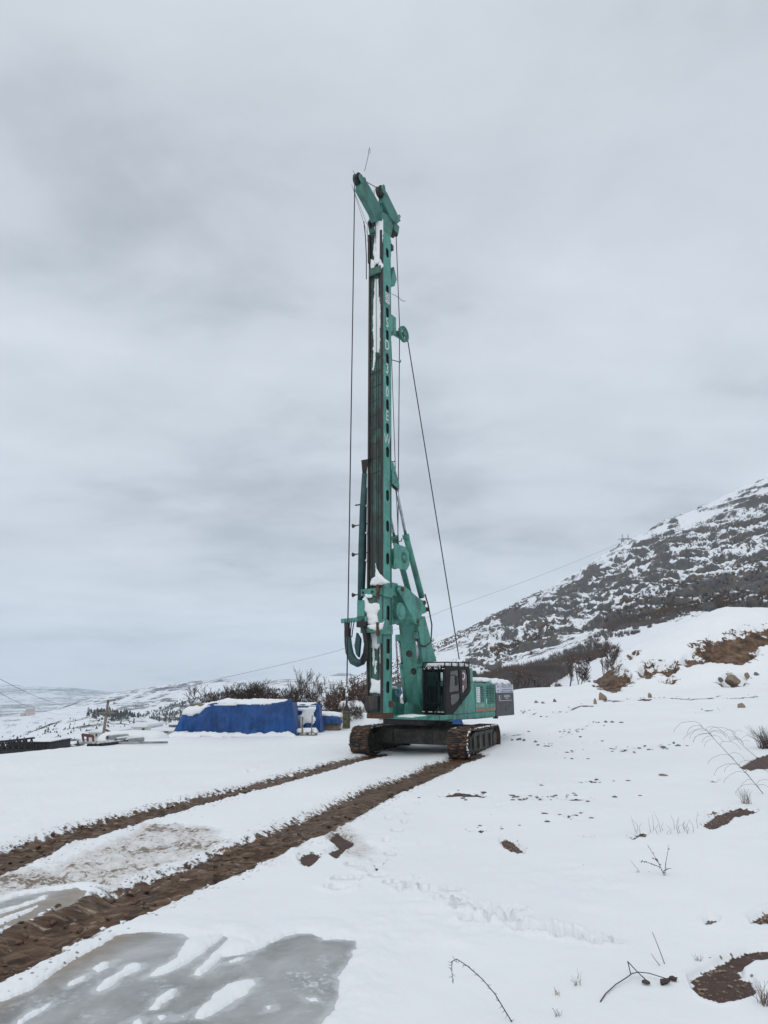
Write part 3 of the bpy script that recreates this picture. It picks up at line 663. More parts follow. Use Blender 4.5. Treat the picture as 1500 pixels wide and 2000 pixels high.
CLIFFS = [[(975,1200),(1000,1186),(1020,1192),(1018,1212),(1002,1244),(990,1246),(978,1220)], [(1090,1158),(1130,1132),(1150,1122),(1148,1150),(1130,1168),(1100,1176)], [(1140,1112),(1168,1098),(1172,1120),(1150,1132)], [(1275,1062),(1300,1060),(1312,1085),(1290,1112),(1278,1108)],
          [(1302,1022),(1318,1012),(1330,1020),(1316,1045),(1300,1052)], [(1240,1080),(1268,1070),(1270,1095),(1245,1110)], [(1325,1095),(1345,1085),(1342,1110),(1325,1115)], [(1440,985),(1475,970),(1485,990),(1455,1000)], [(1430,1055),(1470,1042),(1475,1060),(1440,1068)], [(1375,1140),(1410,1130),(1420,1142),(1380,1150)], [(1030,1190),(1062,1180),(1060,1205),(1036,1215)]]
def cliffs(X, Y, Z, S, TA, env):
    W1 = fbm(X/90, Y/140, .3, 4)
    rock = sstep(.40, .56, S + .16*W1 + .10*sstep(.25, .55, TA))*sstep(1.35, 1.0, S)*sstep(.075, .16, TA)
    rock = rock*(.45+.55*sstep(-.25, .25, fbm(X/120, Y/200, 8.2, 3)))
    H = 17.0; ph = (Z + .30*X + 30*fbm(X/60, Y/85, 4, 5, .6))/H; f = ph-np.floor(ph)
    st = sstep(.58, .90, f)-f
    Z2 = Z + rock*H*.75*st*(1.1-.3*env)*np.minimum(1, np.abs(1.02-S)*9+.25)
    rg = 1-np.abs(fbm(X/24, Y/90, Z/60, 5)); 
    Z2 = Z2 + rock*(rg-.75)*8*np.minimum(1, np.abs(1.02-S)*12+.35) + rock*(2.6*fbm(X/4.2, Y/6, Z/4, 4, .6) + 2.2*fbm(X/11, Y/14, Z/10, 3))
    Z2 = Z2 + (1-rock)*.9*fbm(X/14, Y/18, 2, 4)*sstep(.05, .2, S)
    Y2 = Y + rock*10*fbm(X/22, Y/30, Z/14, 4)
    ppx, ppy = project(np.stack([X.ravel(), Y2.ravel(), Z2.ravel()], 1)); cl = np.zeros(ppx.shape)
    for poly in CLIFFS: cl = np.maximum(cl, sstep(4, -6, sdf_poly(ppx, ppy, poly) + 9*fbm(ppx/14, ppy/20, 2, 4)))
    cl = cl.reshape(X.shape)
    Z2 = Z2 + cl*3*fbm(X/3.5, Y/30, Z/30, 4)
    return X, Y2, Z2, rock + 1.1*cl
MT['mountain'] = hill_mat('snowy_rock', dark=(.105, .105, .108), s1=.15, lo=.525, hi=.565, slope=.40, s2=.60, rocky=.13, zs=.13, zone=.85, zmid=.80, smin=-.10, stretch=(1, .7, .55))
MTN_CREST = [(380,1420),(480,1392),(560,1366),(640,1344),(690,1322),(720,1308),(760,1290),(800,1269),(845,1247),(880,1236),(940,1209),(1000,1179),(1060,1149),(1130,1113),(1180,1082),(1210,1062),(1240,1050),(1300,1018),(1350,998),(1400,978),(1450,952),(1500,929),(1600,880),(1760,800)]
MTN_FOOT = [(380,1440),(560,1430),(700,1420),(900,1375),(1000,1360),(1100,1356),(1200,1345),(1300,1335),(1760,1330)]
strip('mountain', MTN_CREST, MTN_FOOT, (np.array([-.2, 0, .1, .3, .55, .8]), np.array([1500, 1300, 1000, 900, 800, 760.])), 90., MT['mountain'], 'steep snow dusted rocky mountainside rising on the right', 1.9, 430, .012, .012, 3.0, 1.25, cliffs)
MT['ridge'] = hill_mat('snowy_ridge', dark=(.085, .085, .09), s1=.0075, lo=.485, hi=.545, slope=.8, s2=.035, stretch=(1, .35, 1), rock2=(.12, .12, .125))
MT['far'] = hill_mat('wooded_far_hills', snow=(.74, .77, .80), dark=(.055, .06, .07), s1=.0018, lo=.42, hi=.50, slope=.5, s2=.012, stretch=(1, .45, 1), rock2=(.07, .075, .08))
MT['knoll'] = hill_mat('scrubby_knoll', dark=(.065, .065, .06), s1=.04, lo=.485, hi=.53, slope=.3, s2=.14, rock2=(.08, .075, .06))
MT['valley'] = hill_mat('valley_fields', dark=(.06, .062, .065), s1=.012, lo=.475, hi=.53, slope=.2, s2=.06, stretch=(1, .25, 1), rock2=(.10, .09, .08))
def valley():
    ta = np.arange(-.75, .30, 5/1427.0); d = np.geomspace(60, 7000, 170); TA, D = np.meshgrid(ta, d, indexing='ij')
    Z = np.interp(D, [60, 90, 130, 200, 500, 1000, 2000, 4000, 7000], [-5.5, -8, -12, -21, -50, -84, -115, -142, -150]) + .0016*D*fbm(TA*D/200, D/260, 1, 4)*sstep(100, 400, D)
    V = np.stack([(TA*D).ravel(), D.ravel(), Z.ravel()], 1); na, nr = TA.shape
    i, j = np.meshgrid(np.arange(na-1), np.arange(nr-1), indexing='ij'); k = (i*nr+j).ravel()
    o = np_mesh('valley_floor', V, np.stack([k, k+1, k+nr+1, k+nr], 1)[:, ::-1], MT['valley']); tag(o, 'snowy valley floor', None, None, 'structure')
    GRIDS['valley'] = V
valley()
strip('far_hills', [(-300,1322),(-100,1330),(0,1337),(80,1338),(150,1344),(215,1350),(300,1352),(420,1354),(600,1350)], [(-300,1392),(0,1388),(200,1392),(600,1395)], 9000., 4600., MT['far'], 'blue wooded hills fading into haze far behind the valley', 4, 60, .010, .0011, 5., 1.0)
strip('snow_ridge', [(-40,1412),(60,1400),(100,1387),(150,1371),(200,1360),(250,1350),(290,1344),(330,1337),(380,1330),(430,1326),(480,1330),(520,1340),(600,1348)], [(-40,1416),(100,1408),(250,1404),(600,1400)], 2600., 1500., MT['ridge'], 'long gullied snow ridge beyond the valley', 2.5, 110, .009, .006, 7., .95)
strip('round_hill', [(430,1362),(480,1350),(515,1334),(540,1328),(570,1326),(600,1330),(620,1324),(650,1320),(690,1321),(740,1335),(800,1350)], [(430,1372),(600,1372),(800,1372)], 1400., 800., MT['ridge'], 'rounded snowy hill behind the bare thicket', 3, 60, .004, .01, 9., .9)
strip('blue_hill', [(620,1330),(650,1318),(665,1314),(685,1315),(700,1322),(760,1335)], [(620,1345),(760,1345)], 8000., 6000., MT['far'], 'small blue hill on the horizon', 3, 30, .002, .001, 9., .9)
strip('pine_slope', [(150,1440),(200,1422),(245,1405),(300,1388),(350,1372),(400,1358),(460,1348),(540,1346),(640,1352)], [(150,1446),(300,1440),(640,1420)], 900., 480., MT['knoll'], 'slope with dark pine wood', 3, 60, .004, .02, 10., .9)
strip('knoll', [(-20,1452),(40,1436),(65,1424),(100,1411),(150,1398),(180,1391),(210,1390),(245,1394),(290,1402),(330,1412),(380,1428),(430,1440)], [(-20,1458),(100,1454),(430,1448)], 430., 260., MT['knoll'], 'white knoll dotted with scrub above the valley', 2.5, 70, .006, .04, 11., .8)

# ================================================================== DRILL RIG
HY_, UY_ = R(33), R(24)                       # heading of the upper works and of the crawlers
_g = hit(892, 1481); _C = np.array([_g[0] + math.sin(UY_)*2.4 - math.cos(UY_)*2.02, _g[1] + math.cos(UY_)*2.4 + math.sin(UY_)*2.02])
RZ = gz(*_C) - .10
FW = np.array([-math.sin(HY_), -math.cos(HY_), 0]); LF = np.array([math.cos(HY_), -math.sin(HY_), 0]); OR = np.array([_C[0], _C[1], RZ])
def S(px, py, y=.0):
    """pixel -> (x forward, z up) in the vertical plane y of the rig"""
    v = ray(px, py); o = CAMP-OR; t = (y-o@LF)/(v@LF); P = o+v*t; return (float(P@FW), float(P[2]))
def X_(px, py, x):
    v = ray(px, py); o = CAMP-OR; t = (x-o@FW)/(v@FW); P = o+v*t; return (float(P@LF), float(P[2]))
rig = empty('drill_rig', (OR[0], OR[1], OR[2]), -(math.pi/2+HY_))
tag(rig, 'tall teal green crawler piling rig with vertical mast standing on the snow', 'drill rig')
G, GW = MT['green'], MT['green_worn']
def lettering(txt, size, to3, mat, parent, align='CENTER', stretch=1.0):
    cu = bpy.data.curves.new('lettering', 'FONT'); cu.body = txt; cu.size = size; cu.align_x = align; cu.align_y = 'CENTER'; cu.offset = 0.0
    ob = bpy.data.objects.new('lettering', cu); COL.objects.link(ob); bpy.context.view_layer.update()
    me = bpy.data.meshes.new_from_object(ob); bpy.data.objects.remove(ob)
    for v in me.vertices: v.co = to3(v.co.x*stretch, v.co.y)
    me.materials.clear(); me.materials.append(mat); o = bpy.data.objects.new('lettering', me); COL.objects.link(o); o.parent = parent; return o

# ---- crawlers
TL, TR_, SH = 4.75, .50, .80
def shoe_mesh():
    mb = MB(); mb.box(-.098, .098, -SH/2, SH/2, -.022, .0)
    for gx in (-.085, -.01, .065): mb.prism([(gx, 0), (gx+.034, 0), (gx+.026, .045), (gx+.008, .045)], -SH/2, SH/2)
    me = mb.mesh('track_shoe'); me.materials.append(MT['track']); return me
SHOE = shoe_mesh()
ROT9 = R(33-24)
def crawler(yc, side):
    st = TL/2-TR_-.05; zc = TR_+.05
    mb = MB(); pts = []
    for i in range(9): a = -math.pi/2+math.pi*i/8; pts.append((st+.40*math.cos(a), zc+.40*math.sin(a)))
    for i in range(9): a = math.pi/2+math.pi*i/8; pts.append((-st+.40*math.cos(a), zc+.40*math.sin(a)))
    mb.prism([(st-.35, .22), (st-.35, .80), (-st+.35, .80), (-st+.35, .22)], yc-.24, yc+.24)
    o = mb.build('crawler_track', MT['under'], rig, bevel=.02, rot=(0, 0, ROT9)); o['label'] = 'muddy crawler track under the cab side' if yc > 0 else 'muddy crawler track on the mast side'
    def sub(name, m, mat=MT['under'], sm=False, bv=0): return m.build(name, mat, o, sm, bv)
    ys = yc + side*.24
    sub('idler_wheel', MB().disc((st, yc, zc), (0,1,0), .43, .46, 28, [(0,-.23),(.12,-.23),(.14,-.16),(.34,-.16),(.36,-.23),(.43,-.23),(.43,.23),(.36,.23),(.34,.16),(.14,.16),(.12,.23),(0,.23)]))
    sub('drive_sprocket', MB().disc((-st, yc, zc), (0,1,0), .43, .5, 28, [(0,-.3),(.26,-.3),(.28,-.2),(.40,-.2),(.43,-.1),(.43,.1),(.40,.2),(.28,.2),(.26,.3),(0,.3)]))
    for i in range(8):
        x = -st+.45+i*(2*st-.9)/7; sub('bottom_roller', MB().disc((x, yc, .21), (0,1,0), .14, .44, 14, [(0,-.22),(.10,-.22),(.14,-.2),(.14,.2),(.10,.22),(0,.22)]))
    for i, x in enumerate((-1.15, -.35, .45, 1.15)):
        sub('frame_rib', MB().box(x-.09, x+.09, yc-.33, yc+.33, .30, .93), bv=.01)
    sub('frame_cover', MB().prism([(1.5,.78),(-1.5,.78),(-1.5,.93),(1.2,.93)], yc-.30, yc+.30), bv=.01)
    # one belt of shoes
    per = 4*st+2*math.pi*TR_; n = 54
    for i in range(n):
        s = (i+.5)/n*per
        if s < 2*st: x, z, a = st-s, zc+TR_, 0
        elif s < 2*st+math.pi*TR_:
            q = (s-2*st)/TR_; x, z, a = -st-TR_*math.sin(q), zc+TR_*math.cos(q), -q
        elif s < 4*st+math.pi*TR_: q = s-2*st-math.pi*TR_; x, z, a = -st+q, zc-TR_, math.pi
        else: q = (s-4*st-math.pi*TR_)/TR_; x, z, a = st+TR_*math.sin(q), zc-TR_*math.cos(q), math.pi-q
        sag = -.05*math.sin(math.pi*min(1, max(0, (st-x)/(2*st)))) if a == 0 else 0
        sh = bpy.data.objects.new('track_shoe', SHOE); COL.objects.link(sh); sh.parent = o; sh.location = (x, yc, z+sag); sh.rotation_euler = (0, a, 0)
    # caked mud and snow on the belt
    mm = MB(); sm = MB()
    rnd = random.Random(3+side)
    for k in range(70):
        s = rnd.random()
        if s < .55: x, z, nx, nz_ = rnd.uniform(-st, st), zc+TR_+.02, 0, 1
        else: q = rnd.uniform(.15, 2.6); x, z, nx, nz_ = st+(TR_+.03)*math.sin(q), zc+(TR_+.03)*math.cos(q), math.sin(q), math.cos(q)
        y = yc+rnd.uniform(-.36, .36); r = rnd.uniform(.03, .085)
        mm.lump((x, y, z), r, k+side*100, (1.1+.5*abs(nz_), 1.8, .55+.4*abs(nx)), .3)
    for k in range(80):
        x = rnd.uniform(-st, st+.3); z = zc+TR_+.03 if x < st else zc+TR_*math.sqrt(max(0, 1-((x-st)/TR_)**2))+.03
        sm.lump((x, yc+.40*(1 if rnd.random() < .75 else -1)+rnd.uniform(-.05, .02), z), rnd.uniform(.015, .035), k, (1.4, 1, .8), .3)
    for k in range(40):
        q = rnd.uniform(0.1, 2.7); sm.lump((st+(TR_+.04)*math.sin(q), yc+.40*side+rnd.uniform(-.03, .02), zc+(TR_+.04)*math.cos(q)), rnd.uniform(.012, .028), k+9, (1, 1, 1.3), .3)
    sub('caked_mud', mm, MT['mud'], True)['kind'] = 'stuff'; sub('snow_clump', sm, MT['snow'], True)['kind'] = 'stuff'
    return o
crawler(2.025, 1); crawler(-2.025, -1)
mb = MB(); mb.prism([(1.15,.42),(1.15,.98),(.95,1.10),(-.95,1.10),(-1.15,.98),(-1.15,.42)], -1.75, 1.75)
body = mb.build('chassis_frame', MT['under'], rig, bevel=.03, rot=(0, 0, ROT9))
for yy in (-1.2, 1.2): MB().box(1.151, 1.25, yy-.16, yy+.16, .50, .92).build('chassis_bracket', MT['under'], body, bevel=.01)
MB().box(1.151, 1.19, -.62, .62, .46, .90).build('chassis_plate', MT['under'], body, bevel=.01)
ring = MB().disc((0,0,1.22), (0,0,1), .95, .26, 48).build('slew_ring', MT['steel'], rig)
t = MB()
for i in range(72):
    a = 2*math.pi*i/72; t.bar((.93*math.cos(a), .93*math.sin(a), 1.17), (1.02*math.cos(a), 1.02*math.sin(a), 1.17), .045, .10)
t.build('gear_teeth', MT['under'], ring)

# ---- deck of the upper works
deck = MB().prism([(2.05, 1.40), (2.05, 1.58), (-3.0, 1.58), (-3.0, 1.34), (-2.6, 1.33), (1.2, 1.36)], -1.66, 1.66).build('deck', G, rig, bevel=.02)
MB().prism([(2.95, 1.45), (2.95, 1.52), (2.051, 1.56), (2.051, 1.42)], -1.0, 1.2).build('front_platform', G, rig, bevel=.01)
MB().box(-2.0, 1.05, 1.662, 1.72, 1.37, 1.565).build('side_step', GW, deck, bevel=.015)
MB().box(1.06, 2.02, 1.662, 1.71, 1.40, 1.585).build('side_skirt', G, deck, bevel=.015)
MB().box(1.0, 2.0, -.9, .9, 1.2, 1.4).build('belly_plate', MT['steel'], rig, bevel=.02)

# ---- cab
CY = 1.70
def cs(px, py): return S(820+px/13.64, 1280+py/13.64, CY)
cab_prof = [(1.57, 1.595), (1.50, 3.36), (1.40, 3.42), (-.50, 3.40), (-.62, 3.30), (-.62, 2.55), (-.50, 2.38), (.93, 1.61), (1.05, 1.595)]
win_door = [cs(820,430), cs(1040,392), cs(1070,940), cs(795,985)]
win_low = [cs(832,1050), cs(1080,1012), cs(1085,1180), cs(890,1335), cs(838,1295)]
win_flag = [cs(1120,385), cs(1250,388), cs(1288,600), cs(1285,850), cs(1152,1070)]
V, F = plate(cab_prof, [win_door, win_low, win_flag], lambda p, tt: (p[0], CY-tt, p[1]), .05)
cab = MB().add(V, F).build('cab', MT['black'], rig, bevel=.008)
V, F = plate(cab_prof, [[(1.35,2.65),(1.3,3.2),(.4,3.2),(.4,2.65)], [(.25,2.65),(.25,3.2),(-.45,3.2),(-.45,2.65)]], lambda p, tt: (p[0], .72+tt, p[1]), .05)
MB().add(V, F).build('far_side_panel', MT['black'], cab)
MB().prism([(1.47,3.37),(-.56,3.37),(-.56,3.43),(1.40,3.43)], .721, 1.699).build('roof_panel', MT['black'], cab, bevel=.01)
MB().box(-.615, -.56, .78, 1.649, 2.45, 2.62).build('rear_panel', MT['black'], cab); MB().box(-.615, -.56, .78, 1.649, 3.22, 3.365).build('rear_panel', MT['black'], cab)
MB().box(-.55, 1.52, .771, 1.649, 1.585, 1.62).build('floor_panel', MT['steel'], cab)
for p, nm in ((win_door, 'window_pane'), (win_low, 'window_pane'), (win_flag, 'window_pane')):
    MB().prism(p, CY-.034, CY-.028).build(nm, MT['glass'], cab)
MB().box(-.60, -.585, .80, 1.62, 2.63, 3.21).build('window_pane', MT['glass'], cab)
# front frame with its pane
def fr(y, z, tt): return (1.57-(z-1.595)*.0397-tt, y, z)
V, F = plate([(.722,1.61),(1.648,1.61),(1.648,3.38),(.722,3.38)], [[(.80,1.70),(1.57,1.70),(1.57,3.26),(.80,3.26)]], lambda p, tt: fr(p[0], p[1], tt), .05)
MB().add(V, F).build('windscreen_frame', MT['black'], cab)
MB().add([fr(.80,1.70,.03), fr(1.57,1.70,.03), fr(1.57,3.26,.03), fr(.80,3.26,.03)], [(0,1,2,3)]).build('windscreen', MT['glass'], cab)
gb = MB()
for i in range(8):
    y = .76+i*(1.62-.76)/7; gb.tube([fr(y,1.63,-.07), fr(y,3.40,-.07)], .012, 6)
for z in (1.66, 2.02, 2.84, 3.38): gb.tube([fr(.74,z,-.085), fr(1.66,z,-.085)], .013, 6)
gb.build('windscreen_guard', MT['black'], rig)
for y in (.73, 1.665): MB().bar(fr(y,1.62,-.05), fr(y,3.44,-.05), .05, .07).build('guard_post', MT['black'], cab)
gb = MB()
for y in (.76, 1.70): gb.bar((1.60, y, 3.56), (-.55, y, 3.60), .045)
for i, x in enumerate((1.58, 1.0, .42, -.12, -.52)): gb.bar((x, .76, 3.56+(1.6-x)*.018), (x, 1.70, 3.56+(1.6-x)*.018), .045); gb.bar((x, 1.70, 3.40), (x, 1.70, 3.57+(1.6-x)*.018), .04); gb.bar((x, .76, 3.40), (x, .76, 3.57+(1.6-x)*.018), .04)
gb.build('roof_guard', MT['black'], rig)
# interior
seat = MB(); seat.box(-.05, .45, 1.0, 1.45, 2.0, 2.14); seat.box(-.16, -.03, 1.0, 1.45, 2.05, 2.72); seat.box(-.15, -.04, 1.1, 1.35, 2.74, 2.95)
seat.build('seat', MT['seat'], cab, bevel=.03); MB().box(-.1, .5, .80, .96, 1.62, 2.30).build('console', MT['inside'], cab, bevel=.02)
MB().box(1.15, 1.35, 1.38, 1.60, 1.62, 2.35).build('dashboard', MT['inside'], cab, bevel=.02); MB().box(1.22, 1.26, 1.30, 1.52, 2.36, 2.62).build('monitor', MT['steel'], cab, bevel=.01)
MB().tube([(.9,1.1,1.62),(.88,1.1,2.2)], .014).tube([(.9,1.25,1.62),(.88,1.25,2.2)], .014).build('control_levers', MT['steel'], cab)
MB().box(-.5, -.2, .85, 1.6, 1.62, 2.2).build('rear_locker', MT['inside'], cab)
# flag printed film on the rear side pane
fl = [cs(1122,392), cs(1212,392), cs(1216,760), cs(1140,820)]
flag = MB().prism(fl, CY-.027, CY-.024).build('flag', MT['red'], cab); flag['label'] = 'red flag with white crescent and star'
c0 = cs(1172,548); rr_ = .17; cr = []
for i in range(25): a = R(52)+R(256)*i/24; cr.append((c0[0]-rr_*math.cos(a)*.92*-1, c0[1]+rr_*math.sin(a)))
cr = []
for i in range(21): a = R(40)+R(280)*i/20; cr.append((c0[0]+.165*math.cos(a), c0[1]+.135*math.sin(a)))
for i in range(21): a = R(320)-R(280)*i/20; cr.append((c0[0]+.035+.125*math.cos(a), c0[1]+.102*math.sin(a)))
def flat(pts, y, name, mat, par): return MB().add([(p[0], y, p[1]) for p in pts], [tuple(range(len(pts)))]).build(name, mat, par)
me = bmesh.new(); n_ = len(cr)
mb = MB(); half = n_//2
mb.add([(p[0], CY-.022, p[1]) for p in cr], [(i, i+1, n_-2-i, n_-1-i) for i in range(half-1)]); mb.build('flag_crescent', MT['white'], cab)
c1 = cs(1178,645); flat([(c1[0]+(.055 if k % 2 == 0 else .022)*math.cos(R(90+36*k)), c1[1]+(.055 if k % 2 == 0 else .022)*math.sin(R(90+36*k))) for k in range(10)], CY-.022, 'flag_star', MT['white'], cab)
flat([cs(1150,810), cs(1180,800), cs(1170,960), cs(1152,1030)], CY-.022, 'flag_pole_print', MT['white'], cab)
# mirror, handle
q = cs(865,680); MB().box(q[0]-.10, q[0]+.12, CY+.16, CY+.20, q[1]-.19, q[1]+.19).build('mirror', MT['black'], rig, bevel=.03)
MB().tube([(q[0]+.1, CY+.0, q[1]+.22), (q[0]+.03, CY+.18, q[1]+.2)], .012).build('mirror_arm', MT['black'], rig)
h0 = S(900, 1372, CY); MB().tube([(h0[0], CY+.002, h0[1]+.13), (h0[0], CY+.05, h0[1]+.11), (h0[0], CY+.05, h0[1]-.11), (h0[0], CY+.002, h0[1]-.13)], .012).build('grab_handle', MT['black'], rig)

# ---- engine house
under = [(.93, 1.60), (-.50, 2.36), (-.66, 2.5), (-.66, 2.78), (-1.0, 2.82), (-1.0, 1.585), (.93, 1.585)]
MB().prism(under, 1.2, CY-.012).build('lower_side_panel', G, rig, bevel=.01)
lv = MB()
for i in range(6):
    a = S(899+i*1.6, 1368-i*1.9, CY); lv.bar((a[0]-.02, CY-.006, a[1]-.06), (a[0]-.28, CY-.006, a[1]+.10), .012, .022)
lv.build('vent_slots', MT['rubber'], rig)
house = MB(); house.prism([(1.7, 1.582), (1.7, 2.60), (1.60, 2.78), (1.45, 2.84), (-1.6, 2.84), (-1.66, 2.7), (-1.66, 1.582)], -1.001, -2.99, 'x')
hood = house.build('engine_house', G, rig, bevel=.02)
V, F = plate([(-1.02,1.72),(-1.88,1.72),(-1.88,2.74),(-1.02,2.74)], [[(-1.10,2.0),(-1.10,2.66),(-1.80,2.66),(-1.80,2.0)]], lambda p, tt: (p[0], 1.702+tt, p[1]), .02); MB().add(V, F).build('door_panel', G, hood)
V, F = plate([(-1.92,1.72),(-2.96,1.72),(-2.96,2.74),(-1.92,2.74)], [[(-2.02,1.92),(-2.02,2.68),(-2.88,2.68),(-2.88,1.92)]], lambda p, tt: (p[0], 1.702+tt, p[1]), .02); MB().add(V, F).build('door_panel', G, hood)
MB().box(-1.80, -1.10, 1.7015, 1.704, 2.0, 2.66).build('vent_backing', MT['rubber'], hood); MB().box(-2.88, -2.02, 1.7015, 1.704, 1.92, 2.68).build('vent_backing', MT['rubber'], hood)
for k in range(8): z = 2.04+k*.083; MB().bar((-1.50, 1.714, z), (-1.80, 1.714, z), .036, .012, (0,.8,.6)).build('louvre_slat', G, hood)
for k in range(11): z = 1.955+k*.069; MB().bar((-2.02, 1.714, z), (-2.88, 1.714, z), .034, .012, (0,.8,.6)).build('louvre_slat', G, hood)
for x in (-2.30, -2.59): MB().box(x-.012, x+.012, 1.712, 1.73, 1.92, 2.68).build('vent_divider', G, hood)
lab = MB().box(-1.44, -1.10, 1.706, 1.727, 1.99, 2.62).build('notice_plate', MT['white'], rig); lab['label'] = 'white notice plate with rows of small dark symbols'
nn = MB()
for r_ in range(8):
    for c_ in range(2): nn.box(-1.16-c_*.15-(.03 if (r_*3+c_) % 4 == 0 else 0), -1.25-c_*.13, 1.7275, 1.7295, 2.04+r_*.073, 2.065+r_*.073)
nn.build('print_rows', MT['signdark'], lab)
MB().box(-2.04, -2.0, 1.724, 1.75, 1.93, 2.13).build('door_handle', MT['white'], hood)
MB().box(-1.0, -1.87, 1.7235, 1.726, 1.645, 1.715).build('orange_stripe', MT['orange'], hood); MB().box(-1.93, -2.98, 1.7235, 1.726, 1.645, 1.715).build('orange_stripe', MT['orange'], hood)
def side3(cx, cz, y=1.7275): return lambda a, b: (cx-a, y, cz+b)
nm = MB().box(-1.08, -1.115, 1.7235, 1.7245, 1.82, 1.84).build('name_mark', MT['white'], rig)
lettering('N', .20, side3(-1.13, 1.86), MT['dirtywhite'], nm, stretch=.8); lettering('SD30EW', .20, side3(-1.56, 1.86), MT['dirtywhite'], nm, stretch=.72)
MB().prism([(-1.22, 1.80), (-1.29, 1.80), (-1.255, 1.93)], 1.7235, 1.7275).build('name_emblem', MT['orange'], nm)
MB().prism([(1.66, 1.33), (1.70, 1.45), (1.70, 1.581), (-1.6, 1.581), (-1.6, 1.33)], -1.001, -2.985, 'x').build('sill_beam', G, rig, bevel=.02)
# upper black box with the exhaust, rear pillar, counterweight
MB().box(-1.02, -.66, .75, 1.62, 2.80, 3.38).build('air_duct', G, rig, bevel=.02)
MB().box(-2.6, -1.15, .1, 1.05, 2.842, 3.30).build('filter_box', MT['rubber'], rig, bevel=.05)
cw = MB().prism([(1.72, 1.36), (1.72, 2.66), (1.62, 2.72), (-1.62, 2.72), (-1.72, 2.66), (-1.72, 1.36)], -3.02, -5.02, 'x').build('counterweight', MT['grey'], rig, bevel=.03)
MB().box(-4.0, -4.1, 1.721, 1.735, 1.60, 1.70).build('lifting_eye', MT['steel'], cw)
s1 = MB().box(-3.03, -4.93, 1.7225, 1.735, 2.36, 2.715).build('sign_board', MT['signwhite'], rig); s1['label'] = 'white company sign with blue lettering'
s1m = MT['signblue']
lettering('VARDAL ZEMİN', .19, side3(-4.20, 2.62, 1.737), s1m, s1, stretch=.86); MB().box(-3.66, -4.78, 1.7355, 1.737, 2.485, 2.510).build('small_print_line', s1m, s1)
MB().box(-3.62, -4.82, 1.7355, 1.737, 2.385, 2.44).build('sign_band', s1m, s1); MB().box(-3.75, -4.68, 1.7375, 1.7385, 2.404, 2.420).build('small_print_line', MT['white'], s1)
dr = MB(); 
for k in range(16):
    a0, a1 = R(20+k*9), R(20+(k+1)*9)
    for off, cz in ((0, 2.565), (math.pi, 2.50)):
        dr.add([(-3.27-.115*math.cos(a0+off), 1.737, cz+.085*math.sin(a0+off)), (-3.27-.115*math.cos(a1+off), 1.737, cz+.085*math.sin(a1+off)), (-3.27-.065*math.cos(a1+off), 1.737, cz+.05*math.sin(a1+off)), (-3.27-.065*math.cos(a0+off), 1.737, cz+.05*math.sin(a0+off))], [(0,1,2,3)])
dr.build('sign_emblem', s1m, s1); MB().box(-3.52, -3.53, 1.7355, 1.737, 2.39, 2.68).build('sign_rule', s1m, s1)
s2 = MB().box(-3.03, -4.93, 1.7225, 1.732, 1.93, 2.345).build('sign_board', MT['signdark'], rig); s2['label'] = 'charcoal company sign with white lettering'
lettering('K', .30, side3(-3.40, 2.14, 1.734), MT['white'], s2, stretch=.9); lettering('KARMA', .17, side3(-4.20, 2.20, 1.734), MT['white'], s2, stretch=1.15)
lettering('MAKİNA', .085, side3(-4.20, 2.10, 1.734), MT['white'], s2); MB().box(-3.30, -4.72, 1.7325, 1.734, 2.012, 2.026).build('small_print_line', MT['white'], s2)
MB().box(-3.62, -3.63, 1.7325, 1.734, 2.08, 2.27).build('sign_rule', MT['white'], s2)
bc = MB().disc((-4.75, 1.2, 2.80), (0,0,1), .07, .16, 16, [(0,-.08),(.075,-.08),(.07,.03),(.045,.08),(0,.09)]).build('beacon', MT['amber'], rig, True)
hl = MB(); hl.box(-3.25, -3.42, 1.45, 1.62, 1.26, 1.358); hl.build('tow_lug', MT['steel'], rig)

# ---- snow lying on the rig
sn = MT['snow']
snow_mesh('snow_cap', [(-1.05,-1.4),(-1.05,1.58),(-2.98,1.58),(-2.98,-1.4)], lambda a, b, h: (a, b, 2.838+h), sn, rig, .17, .07, .14, 1)
snow_mesh('snow_cap', [(-3.05,-1.6),(-3.05,1.66),(-4.95,1.66),(-4.95,-1.6)], lambda a, b, h: (a, b, 2.722+h), sn, rig, .22, .07, .14, 2)
snow_mesh('snow_cap', [(-1.17,.12),(-1.17,1.03),(-2.58,1.03),(-2.58,.12)], lambda a, b, h: (a, b, 3.302+h), sn, rig, .14, .06, .12, 3)
snow_mesh('snow_cap', [(1.45,.75),(1.45,1.66),(-.55,1.66),(-.55,.75)], lambda a, b, h: (a, b, 3.432+h), sn, rig, .16, .06, .12, 4)
snow_mesh('snow_cap', [(-.68,.78),(-.68,1.58),(-1.0,1.58),(-1.0,.78)], lambda a, b, h: (a, b, 3.385+h), sn, rig, .10, .05, .1, 5)
snow_mesh('snow_cap', [(2.9,.3),(2.9,1.0),(2.1,1.15),(2.1,.35)], lambda a, b, h: (a, b, 1.555-.045*max(0, a-2.05)+h), sn, rig, .07, .05, .12, 6)
gs = MB(); rnd = random.Random(5)
for k in range(60):
    i = rnd.randrange(8); y = .76+i*.123+rnd.uniform(-.05, .05); z = rnd.choice((1.67, 1.67, 3.30, 3.36, 3.36, 3.40)); p = fr(y, z, -.09); gs.lump((p[0], p[1], p[2]+.02), rnd.uniform(.008, .026), k, (1, 1.6, .8), .3)
gs.build('snow_clump', sn, rig, True)['kind'] = 'stuff'

